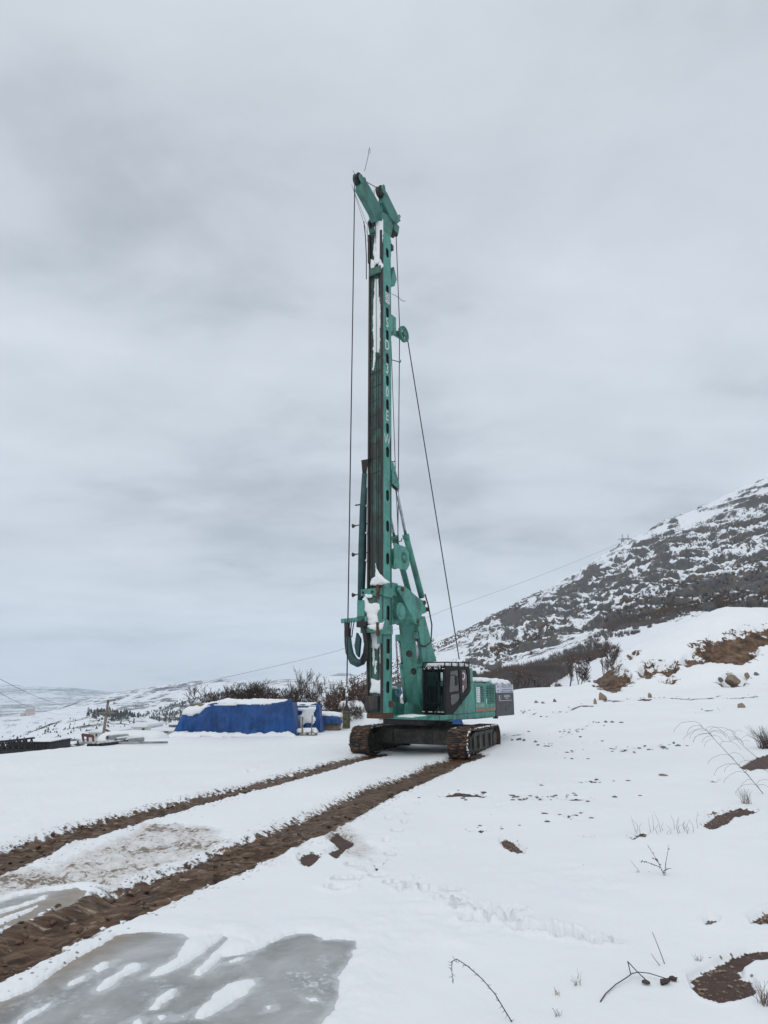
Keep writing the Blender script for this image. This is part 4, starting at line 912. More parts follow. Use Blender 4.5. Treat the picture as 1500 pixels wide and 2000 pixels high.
# ---- mast
MX0, MX1, MW = 3.28, 3.96, .345            # back, front, half width
ZB, ZT = 1.50, 22.3
hz = [20.92, 19.13, 18.07, 17.02, 15.95, 14.95, 13.90, 12.86, 11.84, 10.03, 8.78, 7.48, 3.46, 2.62]
holes = [obround(3.575, z, .235, .46) for z in hz] + [obround(3.55, 5.34, .24, .66), [(3.42,3.86),(3.68,3.86),(3.68,4.40),(3.42,4.40)]]
sideo = [(MX0, ZB+.12), (MX1-.06, ZB+.12), (MX1-.06, ZT), (MX0+.02, ZT), (MX0+.02, 20.6), (MX0, 20.2), (MX0, 12), (MX0, 6)]
V, F = plate(sideo, holes, lambda p, tt: (p[0], MW-tt, p[1]), .02); V2, F2 = plate(sideo, holes, lambda p, tt: (p[0], -MW+tt, p[1]), .02)
mast = MB().add(V, F).build('mast', G, rig)
MB().add(V2, F2).build('mast_side_plate', G, mast)
MB().box(MX1-.12, MX1-.061, -MW+.021, MW-.021, ZB+.12, ZT).build('mast_front_plate', MT['mastfront'], mast)
MB().box(MX0+.03, MX0+.05, -MW+.021, MW-.021, ZB+.12, ZT).build('mast_back_plate', GW, mast)
for y0, y1 in ((-MW-.012, -MW+.075), (MW-.075, MW+.012)):
    MB().box(MX1-.060, MX1+.02, y0, y1, ZB+.2, ZT-.9).build('guide_rail', MT['rail'], mast, bevel=.008)
for y in (.13, -.16): MB().box(MX1-.0605, MX1-.045, y-.012, y+.012, ZB+.3, ZT-.5).build('panel_seam', MT['rail'], mast)
for k in range(12): z = 10.9+k*.62; MB().bar((MX1-.055, -MW+.08, z), (MX1-.055, MW-.08, z+.10), .012, .03).build('weld_bead', MT['rail'], mast)
MB().box(MX0+.07, MX1-.14, -.30, .285, ZB+.3, ZT-.2).build('dark_liner', MT['rubber'], mast)  # black box added inside the mast so its side holes look deep in shade
for ch, z in zip('SD30EW', (17.57, 16.52, 15.46, 14.42, 13.38, 12.35)):
    lettering(ch, .62, (lambda z: lambda a, b: (3.60-a, MW+.004, z+b))(z), MT['white'] if ch in 'SD30' else MT['dirtywhite'], mast, stretch=.72)
pl_ = MB().box(3.40, 3.72, MW+.001, MW+.006, 18.5, 19.0).build('mast_emblem', MT['white'], mast)
em = MB()
for i in range(5):
    for j in range(6):
        if (i*j+i) % 3 != 1: em.box(3.43+i*.056, 3.47+i*.056, MW+.006, MW+.008, 18.54+j*.075, 18.585+j*.075)
em.build('emblem_print', MT['grey'], mast)['kind'] = 'stuff'
tb = MB(); tb.tube([(3.36, MW+.022, 3.0), (3.36, MW+.022, 12.6)], .014, 6); tb.build('grease_pipe', MT['rail'], mast)
# wedges and lugs on the back of the mast
MB().prism([S(766,522,.2), S(771.6,547,.2), S(767,560,.2), (MX0, S(766,562,.2)[1])], -.30, .30).build('mast_stop', GW, rig, bevel=.01)
MB().prism([(MX0+.02,20.7),(MX0-.16,21.0),(MX0-.20,21.7),(MX0-.05,22.2),(MX0+.02,22.2)], -.25, .25).build('mast_stop', GW, rig, bevel=.01)
MB().box(MX0-.20, MX0-.02, .1, .36, 21.3, 21.55).build('limit_switch', MT['steel'], rig)
for pz in (702, 903, 1057):
    a = S(767, pz+3 if pz != 903 else pz, .34); mbk = MB(); L_ = .75 if pz != 903 else .22
    mbk.tube([(MX0, .36, a[1]), (MX0-L_*.95, .36, a[1]+.17*L_/.75), (MX0-L_, .36, a[1]+.30*L_/.75)], .02, 6); mbk.build('rope_guide_arm', MT['steel'], rig)
# rope wheel on its bracket
wc = S(787, 653, .30)
MB().box(MX0-.42, MX0+.0, .02, .34, 17.35, 18.15).build('wheel_bracket', G, rig, bevel=.015)
MB().prism([(MX0-.42,17.62),(MX0-.42,17.40),(wc[0]-.16,wc[1]-.18),(wc[0]-.2,wc[1]+.08),(wc[0],wc[1]+.12)], .13, .23).build('wheel_arm', GW, rig, bevel=.01)
wh = MB().disc((wc[0], .33, wc[1]), (0,1,0), .36, .12, 36, [(.20,-.03),(.29,-.03),(.31,-.06),(.36,-.06),(.36,-.03),(.33,0),(.36,.03),(.36,.06),(.31,.06),(.29,.03),(.20,.03),(.20,-.03)]); 
wh.disc((wc[0], .33, wc[1]), (0,1,0), .10, .16, 20)
for k in range(6):
    a = k*math.pi/3+.3; wh.bar((wc[0], .33, wc[1]), (wc[0]+.25*math.cos(a), .33, wc[1]+.25*math.sin(a)), .035, .05)
wh.build('rope_wheel', MT['green_head'], rig)

# ---- head of the mast
GH = MT['green_head']
a1 = [S(*p, .22) for p in ((712,346),(742,399),(748,406),(749,430),(733.6,432),(728,416),(702.6,370),(705,352))]
MB().prism(a1, -.02, .22).build('head_arm', GH, rig, bevel=.012)
tip = S(700, 351, .10)
MB().disc((tip[0], .10, tip[1]), (0,1,0), .26, .22, 30, [(0,-.11),(.10,-.11),(.12,-.05),(.20,-.05),(.27,-.10),(.27,-.07),(.23,0),(.27,.07),(.27,.10),(.20,.05),(.12,.05),(.10,.11),(0,.11)]).build('head_sheave', MT['steel'], rig)
for y in (-.06, .24): MB().disc((tip[0]-.02, y, tip[1]), (0,1,0), .20, .03, 20).build('sheave_cheek', GH, rig)
MB().box(tip[0]-.42, tip[0]-.30, -.02, .2, tip[1]+.02, tip[1]+.30).build('rope_keeper', GH, rig)
mt = MB(); mt.prism([(MX0, 21.9), (MX1-.02, 21.9), (MX1+.14, 22.4), (MX1-.05, 22.75), (MX0+.2, 22.8), (MX0-.2, 22.55)], -.36, .36); mt.build('mast_head', GH, rig, bevel=.02)
a2 = [S(*p, .36) for p in ((751,370),(756,376),(781,427),(783,431),(776,437),(762,424),(749,394))]
MB().prism(a2, .08, .36).build('head_beam', GH, rig, bevel=.012)
t2 = S(744, 373, .24); MB().disc((t2[0], .22, t2[1]-.05), (0,1,0), .26, .22, 30, [(0,-.11),(.12,-.11),(.20,-.05),(.27,-.10),(.27,-.07),(.23,0),(.27,.07),(.27,.10),(.20,.05),(.12,.11),(0,.11)]).build('head_sheave', MT['steel'], rig)
MB().prism([(t2[0]-.12,t2[1]+.28),(t2[0]-.02,t2[1]+.30),(t2[0]+.20,t2[1]+.02),(t2[0]+.05,t2[1]-.15),(t2[0]-.25,t2[1]-.2)], .33, .38).build('sheave_cheek', GH, rig, bevel=.01)
MB().prism([(t2[0]-.12,t2[1]+.28),(t2[0]-.02,t2[1]+.30),(t2[0]+.20,t2[1]+.02),(t2[0]+.05,t2[1]-.15),(t2[0]-.25,t2[1]-.2)], .06, .11).build('sheave_cheek', GH, rig, bevel=.01)
t3 = S(775, 449, .30); MB().disc((t3[0], .10, t3[1]), (0,1,0), .26, .22, 30, [(0,-.11),(.12,-.11),(.20,-.05),(.27,-.10),(.27,-.07),(.23,0),(.27,.07),(.27,.10),(.20,.05),(.12,.11),(0,.11)]).build('head_sheave', MT['steel'], rig)
MB().prism([(t3[0]-.24,t3[1]+.32),(t3[0]+.25,t3[1]+.34),(t3[0]+.18,t3[1]-.10),(t3[0]-.16,t3[1]-.10)], .23, .29).build('sheave_cheek', GH, rig)
MB().prism([(t3[0]-.24,t3[1]+.32),(t3[0]+.25,t3[1]+.34),(t3[0]+.18,t3[1]-.10),(t3[0]-.16,t3[1]-.10)], -.10, -.04).build('sheave_cheek', GH, rig)
for k, (px, py) in enumerate(((752,383),(781,424))):
    q = S(px, py, .30); MB().disc((q[0], .28, q[1]+.05), (0,1,0), .08, .03, 14, [(.05,-.015),(.08,-.015),(.08,.015),(.05,.015),(.05,-.015)]).build('lifting_eye', GH, rig)
for y in (-.22, -.02): MB().disc((MX1+.10, y, 22.25), (0,1,0), .16, .10, 20).build('guide_roller', MT['steel'], rig)
for y0 in (-.365, .255): MB().box(MX1-.04, MX1+.10, y0, y0+.11, 20.4, 21.8).build('guide_shoe', MT['rubber'], rig, bevel=.03)
MB().box(MX1+.00, MX1+.10, -.30, .30, 19.75, 20.1).build('mast_crossbar', MT['mastfront'], rig, bevel=.02)

# ---- ropes
def rope(pts, r=.016, name='wire_rope'): return MB().tube(pts, r, 6).build(name, MT['rope'], rig, True)
wt = S(677, 1372, 0); rp0 = (tip[0]+.26, .10, tip[1]-.05)
rope([rp0, (wt[0], 0, wt[1]+.06)], .024)
rope([(tip[0]-.05, -.04, tip[1]+.27), (t2[0]+.1, .05, t2[1]+.20)], .016)
rope([(tip[0]-.2, -.04, tip[1]+.15), (MX0+.3, -.04, 23.0)], .02)
rope([(t3[0]-.26, .10, t3[1]), S(780.5, 640, .2)[:1]+(.2,)+S(780.5, 640, .2)[1:], (S(777,1062,.2)[0], .2, S(777,1062,.2)[1])], .02)
rope([(MX0-.06, .3, 16.9), (S(773,940,.3)[0], .3, S(773,940,.3)[1]), (S(779,1075,.3)[0], .3, S(779,1075,.3)[1])], .015)
rope([(wc[0]-.34, .33, wc[1]-.1), (S(897,1288,.4)[0], .4, S(897,1288,.4)[1])], .024)
rope([(t2[0]+.26, .05, t2[1]-.05), (MX1+.06, .05, 21.0), (MX1+.03, .12, 6.4)], .014)
rope([(MX1-.02, -.30, 21.6), (MX1+.02, -.27, 6.4)], .012)
rope([(tip[0]+.15, -.1, tip[1]-.35), (MX1+.02, -.40, 21.8)], .008); rope([(tip[0]+.2, -.1, tip[1]-.30), (MX1+.08, -.40, 22.3), (MX1+.02, -.42, 21.5)], .008)
wp = MB(); pts = [S(*p, -.3) for p in ((712,334),(715,322),(719,305),(720,294),(722,288),(723,300))]; wp.tube([(a, -.3, b) for a, b in pts], .012, 5); pts = [S(*p, -.3) for p in ((696,344),(692,338),(689,333))]; wp.tube([(a, -.3, b) for a, b in pts], .010, 5)
pts = [S(*p, .3) for p in ((765,574),(772,577),(780,582),(786,588),(792,588))]; wp.tube([(a, .3, b) for a, b in pts], .012, 5); pts = [S(*p, -.35) for p in ((713,432),(716,460),(718,500),(718,545))]; wp.tube([(a+.02, -.40, b) for a, b in pts], .022, 5)
wp.build('loose_cord', MT['rope'], rig)['kind'] = 'stuff'
wn = MB().disc((S(783,1090,.30)[0], .18, S(783,1090,.30)[1]), (0,1,0), .42, .46, 36, [(0,-.23),(.42,-.23),(.42,-.18),(.30,-.17),(.30,.17),(.42,.18),(.42,.23),(.26,.24),(.24,.27),(.10,.27),(.08,.31),(0,.31)]).build('winch_drum', G, rig)
q = S(783,1090,.30); MB().prism([(MX0,q[1]+.50),(q[0]-.1,q[1]+.46),(q[0]-.40,q[1]+.28),(q[0]-.42,q[1]-.25),(q[0]-.2,q[1]-.48),(MX0,q[1]-.50)], .425, .45).build('winch_bracket', G, rig, bevel=.008)
q2 = S(779,1194,.30); MB().disc((q2[0], .2, q2[1]), (0,1,0), .34, .4, 30, [(0,-.2),(.34,-.2),(.34,.2),(.22,.21),(.20,.25),(0,.25)]).build('winch_drum', G, rig, bevel=.01)
MB().prism([(MX0,q2[1]+.55),(q2[0]-.12,q2[1]+.35),(q2[0]-.15,q2[1]-.45),(MX0,q2[1]-.6)], -.2, .2).build('winch_bracket', GW, rig, bevel=.01)

# ---- boom, links, cylinders
bt = [S(*p, .5) for p in ((819,1214),(830,1203),(853,1291),(845,1330),(828,1385))]
MB().prism([bt[0], bt[1], bt[2], (-.20, 2.4), (.15, 1.62), (.75, 1.60)], -.50, .50).build('boom', G, rig, bevel=.02)
boomf = [o for o in rig.children if o.name.startswith('boom')][-1]
fx = lambda z: bt[0][0] + (bt[0][1]-z)*(.75-bt[0][0])/(bt[0][1]-1.60)
def on_front(py, pxs):
    v = ray(pxs, py); best = None
    for y in np.linspace(-.5, .5, 201):
        x, z = S(pxs, py, y); 
        if best is None or abs(x-fx(z)) < best[0]: best = (abs(x-fx(z)), x, y, z)
    return best[1:]
tl = Vector((1.60-bt[0][1], 0, .75-bt[0][0])); nrm = Vector((bt[0][1]-1.60, 0, (.75-bt[0][0]))).normalized()
for px, py in ((799,1277),(808,1311)):
    x, y, z = on_front(py, px); MB().disc((x, y, z), nrm, .125, .02, 24, [(0,-.02),(.125,-.02),(.14,.012),(.125,.014),(.115,.004),(0,.004)]).build('boom_hole', MT['steel'], boomf)
MB().box(bt[0][0]-.05, bt[0][0]+.18, -.50, .50, bt[0][1]+.002, bt[0][1]+.10).build('boom_head', GW, boomf, bevel=.01)
MB().bar((bt[0][0]+.0, .52, bt[0][1]-.2), (.6, .52, 1.9), .03, .30, (1,0,0)).build('boom_rib', G, boomf)
tri = [S(*p, .45) for p in ((781,1143),(793,1147),(806,1158),(819,1169),(829,1174),(833,1196),(824,1200),(819,1219),(812,1219),(777,1151))]
for y0 in (.38, -.46): MB().prism(tri, y0, y0+.08).build('link_plate', G, rig, bevel=.012)
MB().prism([tri[0], tri[1], S(812,1219,.45), S(806,1206,.45)], -.37, .37).build('link_web', G, rig)
for p in ((786,1151),(829,1177),(816,1213),(836,1190)):
    q = S(*p, .47); MB().disc((q[0], .0, q[1]), (0,1,0), .09, 1.0, 20).build('link_pin', MT['rust'], rig)
MB().box(2.75, 3.28, -.30, .30, S(786,1151,.4)[1]-.3, S(786,1151,.4)[1]+.22).build('mast_bracket', GW, rig, bevel=.02)
ct, cm, cb = S(773,950,.28), S(793,1048,.28), S(824,1167,.28)
for y in (.28, -.28):
    MB().tube([(ct[0], y, ct[1]), (cm[0], y, cm[1])], .062, 16).build('cylinder_rod', MT['chrome'], rig, True)
    MB().tube([(cm[0], y, cm[1]), (cb[0], y, cb[1])], .125, 20).build('mast_cylinder', GW, rig, True)
    d_ = Vector((cm[0]-cb[0], 0, cm[1]-cb[1])).normalized(); MB().disc((cm[0], y, cm[1]), d_, .145, .16, 20).build('cylinder_gland', GW, rig)
    MB().disc((ct[0], y, ct[1]), (0,1,0), .11, .16, 16).build('rod_eye', MT['rust'], rig)
MB().prism([(MX0, S(766,905,.28)[1]), S(769,905,.38), (ct[0]-.10, ct[1]+.12), (ct[0]-.10, ct[1]-.12), (MX0, S(766,946,.28)[1])], .35, .39).build('cylinder_bracket', G, rig, bevel=.006)
MB().prism([(MX0, S(766,905,.28)[1]), S(769,905,.38), (ct[0]-.10, ct[1]+.12), (ct[0]-.10, ct[1]-.12), (MX0, S(766,946,.28)[1])], .17, .21).build('cylinder_bracket', G, rig, bevel=.006)
for y, pts in ((-.62, ((780,1250),(786,1300),(796,1396))), (.36, ((814.5,1246),(818,1299),(822,1378)))):
    A_, B_, C_ = [S(*p, y) for p in pts]; dx = .30 if y > 0 else .0
    if y > 0:
        A_, B_, C_ = [(fx(p[1])+.16, p[1]) for p in (A_, B_, C_)]
    MB().tube([(A_[0], y, A_[1]), (B_[0], y, B_[1])], .058, 16).build('cylinder_rod', MT['chrome'], rig, True)
    MB().tube([(B_[0], y, B_[1]), (C_[0], y, C_[1])], .115, 20).build('boom_cylinder', G, rig, True)
    MB().disc((B_[0], y, B_[1]), (Vector((B_[0]-C_[0], 0, B_[1]-C_[1]))).normalized(), .135, .12, 20).build('cylinder_gland', G, rig)
    MB().box(A_[0]-.11, A_[0]+.11, y-.14, y+.14, A_[1]-.05, A_[1]+.22).build('cylinder_clevis', GW, rig, bevel=.02)
# brackets at the boom foot
for y in (-.85, -.35, .25): MB().prism([(2.3,1.50),(2.25,1.95),(2.1,2.05),(1.3,1.95),(.9,1.585),(1.0,1.50)], y, y+.06).build('boom_foot_plate', G, rig, bevel=.01)
MB().box(.6, 2.0, -1.55, -.95, 1.585, 2.55).build('tool_locker', G, rig, bevel=.03)
snow_mesh('snow_cap', [(.65,-1.5),(1.95,-1.5),(1.95,-1.0),(.65,-1.0)], lambda a, b, h: (a, b, 2.552+h), sn, rig, .10, .06, .1, 8)
hs = MB(); b0 = S(829,1172,.52)
hs.tube([(b0[0], .55, b0[1]+.25), (b0[0]-.2, .58, b0[1]-.2), (b0[0]-.45, .6, b0[1]-1.0), (b0[0]-.35, .6, b0[1]-1.7), (b0[0]+.1, .58, b0[1]-1.9), (b0[0]+.45, .55, b0[1]-1.85)], .03, 8)
hs.build('hydraulic_hose', MT['rubber'], rig, True)
# chain with blue hook
ch = MB(); c0 = S(774,1255,0); c1 = S(778,1335,0)
for k in range(22):
    t_ = k/21; p = Vector((c0[0]+(c1[0]-c0[0])*t_, 0, c0[1]+(c1[1]-c0[1])*t_)); ax = (1,0,0) if k % 2 else (0,1,0)
    o_ = []
    for j in range(9): a = 2*math.pi*j/8; o_.append(p+Vector((.035*math.cos(a)*(0 if k % 2 else 1), .035*math.cos(a)*(1 if k % 2 else 0), .055*math.sin(a))))
    ch.tube(o_, .011, 5)
ch.build('chain', MT['rust'], rig); hk = MB(); 
hk.tube([(c1[0], 0, c1[1]), (c1[0], .06, c1[1]-.15), (c1[0]-.03, .10, c1[1]-.35), (c1[0], .02, c1[1]-.48), (c1[0]+.03, -.08, c1[1]-.40), (c1[0]+.02, -.08, c1[1]-.25)], [.03,.05,.06,.06,.05,.03], 10); hk.build('hook', MT['hookblue'], rig, True)
hs = MB(); hs.tube([(c1[0]+.02, 0, c1[1]-.45), (c1[0]-.05, -.1, c1[1]-.75), (c1[0]+.3, .1, c1[1]-1.0), (2.9, .3, 1.9)], .018, 6); hs.build('tether', MT['rope'], rig, True)

# ---- foot of the mast, guides, snow on the front
MB().prism([(MX1+.02, 1.75), (MX1+.10, 1.85), (MX1+.10, 2.31), (MX1-.10, 2.31), (MX1-.10, 1.75)], -.37, .20).build('foot_plate', MT['darkplate'], rig, bevel=.015)
MB().box(3.20, 3.96, -.33, .37, 1.50, 1.70).build('foot_base', MT['rust'], rig, bevel=.02)
MB().box(3.24, 3.52, MW+.002, MW+.05, 1.9, 2.12).build('foot_bracket', MT['rust'], rig, bevel=.01)
for z0, z1, nm in ((6.02, 6.28, 'upper'), (4.62, 4.86, 'lower')):
    gd = MB(); gd.box(MX1+.03, MX1+.20, -.52, .40, z0, z1); gd.box(MX0+.1, MX1+.03, MW+.012, MW+.11, z0-.05, z1+.05); gd.box(MX0+.1, MX1+.03, -MW-.11, -MW-.012, z0-.05, z1+.05)
    g_ = gd.build('guide_frame', GW, rig, bevel=.012)
    for y in (-.40, .02, .30): MB().disc((MX1+.215, y, (z0+z1)/2), (1,0,0), .05, .05, 6).build('bolt', MT['steel'], g_)
    MB().tube([(MX1+.25, .30, z0-.15), (MX1+.25, .30, z1+.12)], .055, 10).build('guide_roller', MT['rust'], rig)
MB().box(MX1+.02, MX1+.30, -.62, -.30, 5.0, 5.85).build('slide_block', GW, rig, bevel=.02)
MB().box(MX1+.02, MX1+.16, -.20, .34, 4.9, 6.0).build('carriage_plate', MT['mastfront'], rig, bevel=.02)
MB().box(MX1+.02, MX1+.18, .22, .36, 4.2, 6.0).build('carriage_rail', GW, rig, bevel=.015)
MB().box(MX1-.3, MX1+.18, .35, .45, 4.55, 5.1).build('carriage_lug', GW, rig, bevel=.015)
fy = lambda px, py, x=MX1+.02: X_(px, py, x)
def mpatch(pts, thick=.05, x=MX1-.055, seed=0, edge=.10):
    poly = [fy(a, b, x) for a, b in pts]; snow_mesh('snow_patch', poly, lambda a, b, h: (x+h, a, b), sn, rig, thick*.6, .026, edge*1.3, seed, .8)
mpatch([(727,430),(740,424),(748,430),(747,470),(744,510),(731,520),(729,480),(733,455)], .09, MX1+.03, 1)
mpatch([(723,506),(732,508),(733,536),(724,536)], .07, MX1+.0, 2); mpatch([(739,502),(746,498),(749,520),(744,530),(738,522)], .07, MX1+.0, 3)
mpatch([(733,545),(739,545),(743,600),(742,680),(740,690),(736,686),(731,690),(728,640),(729,580)], .05, seed=4)
mpatch([(728,676),(734,680),(733,704),(731,726),(727,724),(729,700)], .04, seed=5, edge=.06)
mpatch([(733,1100),(737,1112),(741,1122),(748,1126),(757,1134),(763,1138),(740,1143),(722,1143),(726,1130),(732,1126)], .12, MX1+.03, 6)
mpatch([(707,1168),(716,1164),(722,1178),(733,1176),(742,1178),(744,1190),(738,1200),(742,1216),(735,1222),(718,1218),(716,1200),(707,1194)], .14, MX1+.17, 7)
mpatch([(727,1160),(737,1158),(738,1180),(728,1182)], .06, MX1+.10, 8)
mpatch([(716,1222),(738,1218),(752,1212),(748,1228),(735,1232),(722,1230)], .10, MX1+.20, 9)
mpatch([(724,1235),(745,1234),(744,1262),(738,1268),(726,1266)], .05, seed=10); mpatch([(727,1262),(731,1262),(732,1290),(729,1310),(727,1290)], .03, seed=11, edge=.05); mpatch([(741,1262),(746,1262),(745,1290),(742,1300)], .03, seed=12, edge=.05)
mpatch([(732,1290),(736,1290),(735,1318),(731,1318)], .03, seed=13, edge=.05)
mpatch([(725,1325),(744,1328),(746,1342),(748,1352),(744,1356),(722,1354),(724,1340)], .07, MX1-.03, 14)
mpatch([(712,1160),(727,1162),(726,1166),(714,1166)], .05, MX1+.2, 15)

# ---- hoses beside the mast
YH = -.62
hA, hB, hC = X_(712,925,4.05), X_(706,1070,4.05), X_(704,1190,4.05)
MB().tube([(4.05, hA[0], hA[1]), (4.05, (hA[0]+hB[0])/2-.02, (hA[1]+hB[1])/2), (4.05, hB[0], hB[1]), (4.05, hC[0], hC[1])], [.105,.12,.125,.12], 16).build('hose_sleeve', MT['teal'], rig, True)
rnd = random.Random(8)
fan = MB()
for k in range(7):
    t_ = k/6; top = X_(706+12*t_, 899-2*t_, 4.05); dy = (t_-.5)*.18
    fan.tube([(4.05+rnd.uniform(-.06,.06), hA[0]+dy*.6, hA[1]-.2), (4.05, hA[0]+dy, hA[1]+.1), (4.03, top[0], top[1]), (4.0-.12, top[0]+.12, top[1]+.06), (3.95, -.44, top[1]-.3), (3.93, -.46, top[1]-2.0-.4*k)], .022, 6)
fan.build('hose_bundle', MT['rubber'], rig, True)
hs = MB()
for k in range(4): hs.tube([(3.9+.03*k, -.45-.02*k, 10.4), (3.88+.04*k, -.48-.02*(k % 2), 8.6), (3.92+.03*k, -.45-.04*(k % 3), 7.6), (3.95, -.50, 6.1)], .025, 6)
hs.build('hose_bundle', MT['rubber'], rig, True)
for py in (1027, 1083, 1162):
    k = X_(692, py, 4.08); ka = MB(); ka.tube([(3.9, -.36, k[1]+.06), (4.08, k[0]+.05, k[1])], .022, 8); ka.disc((4.08, k[0]-.02, k[1]), (0,1,0), .085, .06, 12, [(0,-.06),(.09,-.05),(.06,.0),(.03,.08),(0,.08)]); ka.build('hose_peg', MT['steel'], rig)
k = X_(693, 987, 4.08); MB().tube([(4.07, k[0]+.02, k[1]), (4.07, k[0]+.25, k[1])], .03, 8).build('hose_peg', MT['steel'], rig)
for z in (9.6, 8.5, 7.4): snow_mesh('snow_patch', [(3.82,-.52),(4.0,-.52),(4.0,-.36),(3.82,-.36)], lambda a, b, h, z=z: (a, b, z+h), sn, rig, .08, .03, .06, int(z*10))
# bar across and the loop of hoses under it
bl, br = X_(667,1213,4.25), X_(712,1209,4.25)
MB().bar((4.25, bl[0], bl[1]), (4.25, br[0]+.1, br[1]), .10, .17).build('hose_bar', G, rig, bevel=.012)
MB().box(4.05, 4.3, X_(697,1210,4.25)[0], X_(715,1210,4.25)[0], br[1]-.30, br[1]+.1).build('hose_clamp', MT['rubber'], rig, bevel=.03)
lp = MB(); LPX = [(677,1216),(678,1236),(680,1256),(682,1276),(687,1290),(697,1297),(707,1293),(714,1279),(716,1258),(712,1238),(708,1222)]
for k in range(9):
    o_ = (k-4)/4; pts = []
    for i, (px, py) in enumerate(LPX):
        s_ = 5.5*(1-abs(i-5)/7) if i > 2 else 2.5+i
        yy, zz = X_(px+o_*s_*(.9 if i < 4 else (1 if i > 6 else .5)), py+(o_*4.5 if 3 < i < 8 else 0), 4.25); pts.append((4.25+.06*math.sin(k*2.1+i*.5), yy, zz))
    lp.tube(pts, .036, 7)
lp.build('hose_loop', MT['rubber'], rig, True)
sl_ = MB(); pts = [X_(px, py, 4.30) for px, py in ((680,1244),(682,1262),(684,1278),(690,1290),(698,1295),(706,1293))]; sl_.tube([(4.30, *p) for p in pts], [.10,.12,.15,.17,.15,.10], 12); sl_.build('hose_wrap', MT['teal'], rig, True)
for px0, px1 in ((675,676),(680,679),(684,682),(688,684),(693,687)):
    a, b = X_(px0, 1210, 4.27), X_(px1, 1245, 4.28); MB().tube([(4.29, *a), (4.30, (a[0]+b[0])/2, (a[1]+b[1])/2), (4.28, *b)], .022, 6).build('hose_tail', MT['rubber'], rig, True)
a = X_(697,1240,4.27); MB().prism([X_(699,1236,4.2), X_(706,1248,4.2), X_(703,1284,4.2), X_(698,1278,4.2), X_(695,1262,4.2)], 4.18, 4.30, 'x').build('hose_flap', MT['teal'], rig)

# ---- weight hanging on the rope
def hang():
    P = OR + FW*wt[0] + np.array([0, 0, 1])*0; o = empty('rope_weight', (P[0], P[1], RZ+S(677,1423,0)[1]), -(math.pi/2+UY_))
    tag(o, 'slim olive square steel weight with pointed top hanging on a wire rope', 'weight')
    h = wt[1]-S(677,1423,0)[1]-.06
    MB().box(-.10, .10, -.10, .10, 0, h-.22).build('shank', MT['brass'], o, bevel=.012)
    mb = MB(); b = h-.22; mb.add([(-.1,-.1,b),(.1,-.1,b),(.1,.1,b),(-.1,.1,b),(-.025,-.03,h),(.025,-.03,h),(.025,.03,h),(-.025,.03,h)], [(0,1,5,4),(1,2,6,5),(2,3,7,6),(3,0,4,7),(4,5,6,7),(3,2,1,0)]); mb.build('tip', MT['steel'], o, bevel=.008)
    MB().disc((.101,0,.12), (1,0,0), .05, .012, 18, [(.03,-.006),(.05,-.006),(.05,.006),(.03,.006),(.03,-.006)]).build('stamp', MT['steel'], o)
    MB().tube([(0,0,h),(0,0,h+.14)], .035, 8).build('rope_socket', MT['steel'], o)
    for k in range(3): MB().box(.1005, .106, -.06, .06, .3+k*.2, .33+k*.2).build('wear_band', MT['steel'], o)
    sm = MB()
    for k in range(14): sm.lump((random.uniform(-.02,.02), random.uniform(-.02,.02), h+.12+k*.035), random.uniform(.02,.045), k, (1,1,1.4), .3)
    sm.build('snow_clump', MT['snow'], o, True)
hang()

# ================================================================== THINGS ON THE PLOT
def tarp_mat():
    m, t, b = new_mat('blue_tarpaulin')
    c = ramp(t, noise(t, .9, 6, .6), [(.35, (.003, .040, .155)), (.65, (.005, .078, .28))])
    d = ramp(t, noise(t, 6, 6, .65, stretch=(1, 1, .4)), [(.5, 0.), (.7, .6)]); c = mixc(t, d, c, (.004, .024, .09))
    t.links.new(c, b.inputs['Base Color']); b.inputs['Roughness'].default_value = .5; bump(t, b, noise(t, 5, 5, .6, stretch=(1, 1, .35)), .8, .12); return m
MT['tarp'] = tarp_mat()
MT['wood'] = simple('weathered_timber', (.20, .165, .13), .8, 0, .3, 5, .4, dirt=(.08, .06, .05), dscale=4, stretch=(.2, 1, 1))
MT['pole'] = simple('grey_brown_pole', (.19, .165, .135), .8, 0, .25, 4, .3, dirt=(.10, .08, .07), dscale=2)
MT['concrete'] = simple('pale_concrete', (.40, .40, .38), .85, 0, .15, 3, .3, dirt=(.22, .21, .2), dscale=2)
MT['pipewall'] = simple('grey_pipe', (.30, .31, .31), .8, 0, .15, 3, .2, dirt=(.18, .18, .18), dscale=2)
MT['sack'] = simple('grey_fabric', (.36, .355, .33), .85, 0, .12, 3, .3, dirt=(.24, .23, .21), dscale=2)
MT['plaster'] = simple('off_white_wall', (.60, .60, .56), .85, 0, .08, 2, .1, dirt=(.40, .39, .36), dscale=1.2)
MT['cladding'] = simple('grey_cladding', (.22, .23, .24), .7, 0, .1, 2, .1)
MT['redsteel'] = simple('red_brown_steel', (.15, .04, .042), .65, 0, .3, 3, .2, dirt=(.08, .03, .03), dscale=2)
MT['darksteel'] = simple('blackened_steel', (.018, .018, .02), .6, .2, .3, 3, .2)
MT['pane'] = simple('dark_window', (.04, .045, .05), .3, 0, .2, 2)
MT['stone'] = simple('tan_rock', (.26, .20, .145), .85, 0, .3, 3, .8, dirt=(.11, .09, .075), dscale=3, dlo=.48, dhi=.7)
MT['greystone'] = simple('grey_rock', (.15, .14, .13), .85, 0, .3, 4, .8, dirt=(.07, .06, .055), dscale=4)
MT['bark'] = simple('dark_bark', (.055, .042, .036), .85, 0, .3, 6)
MT['stalk'] = simple('grey_brown_stalk', (.17, .135, .11), .85, 0, .3, 9)
MT['twig'] = simple('brown_twig', (.075, .055, .046), .85, 0, .3, 6)
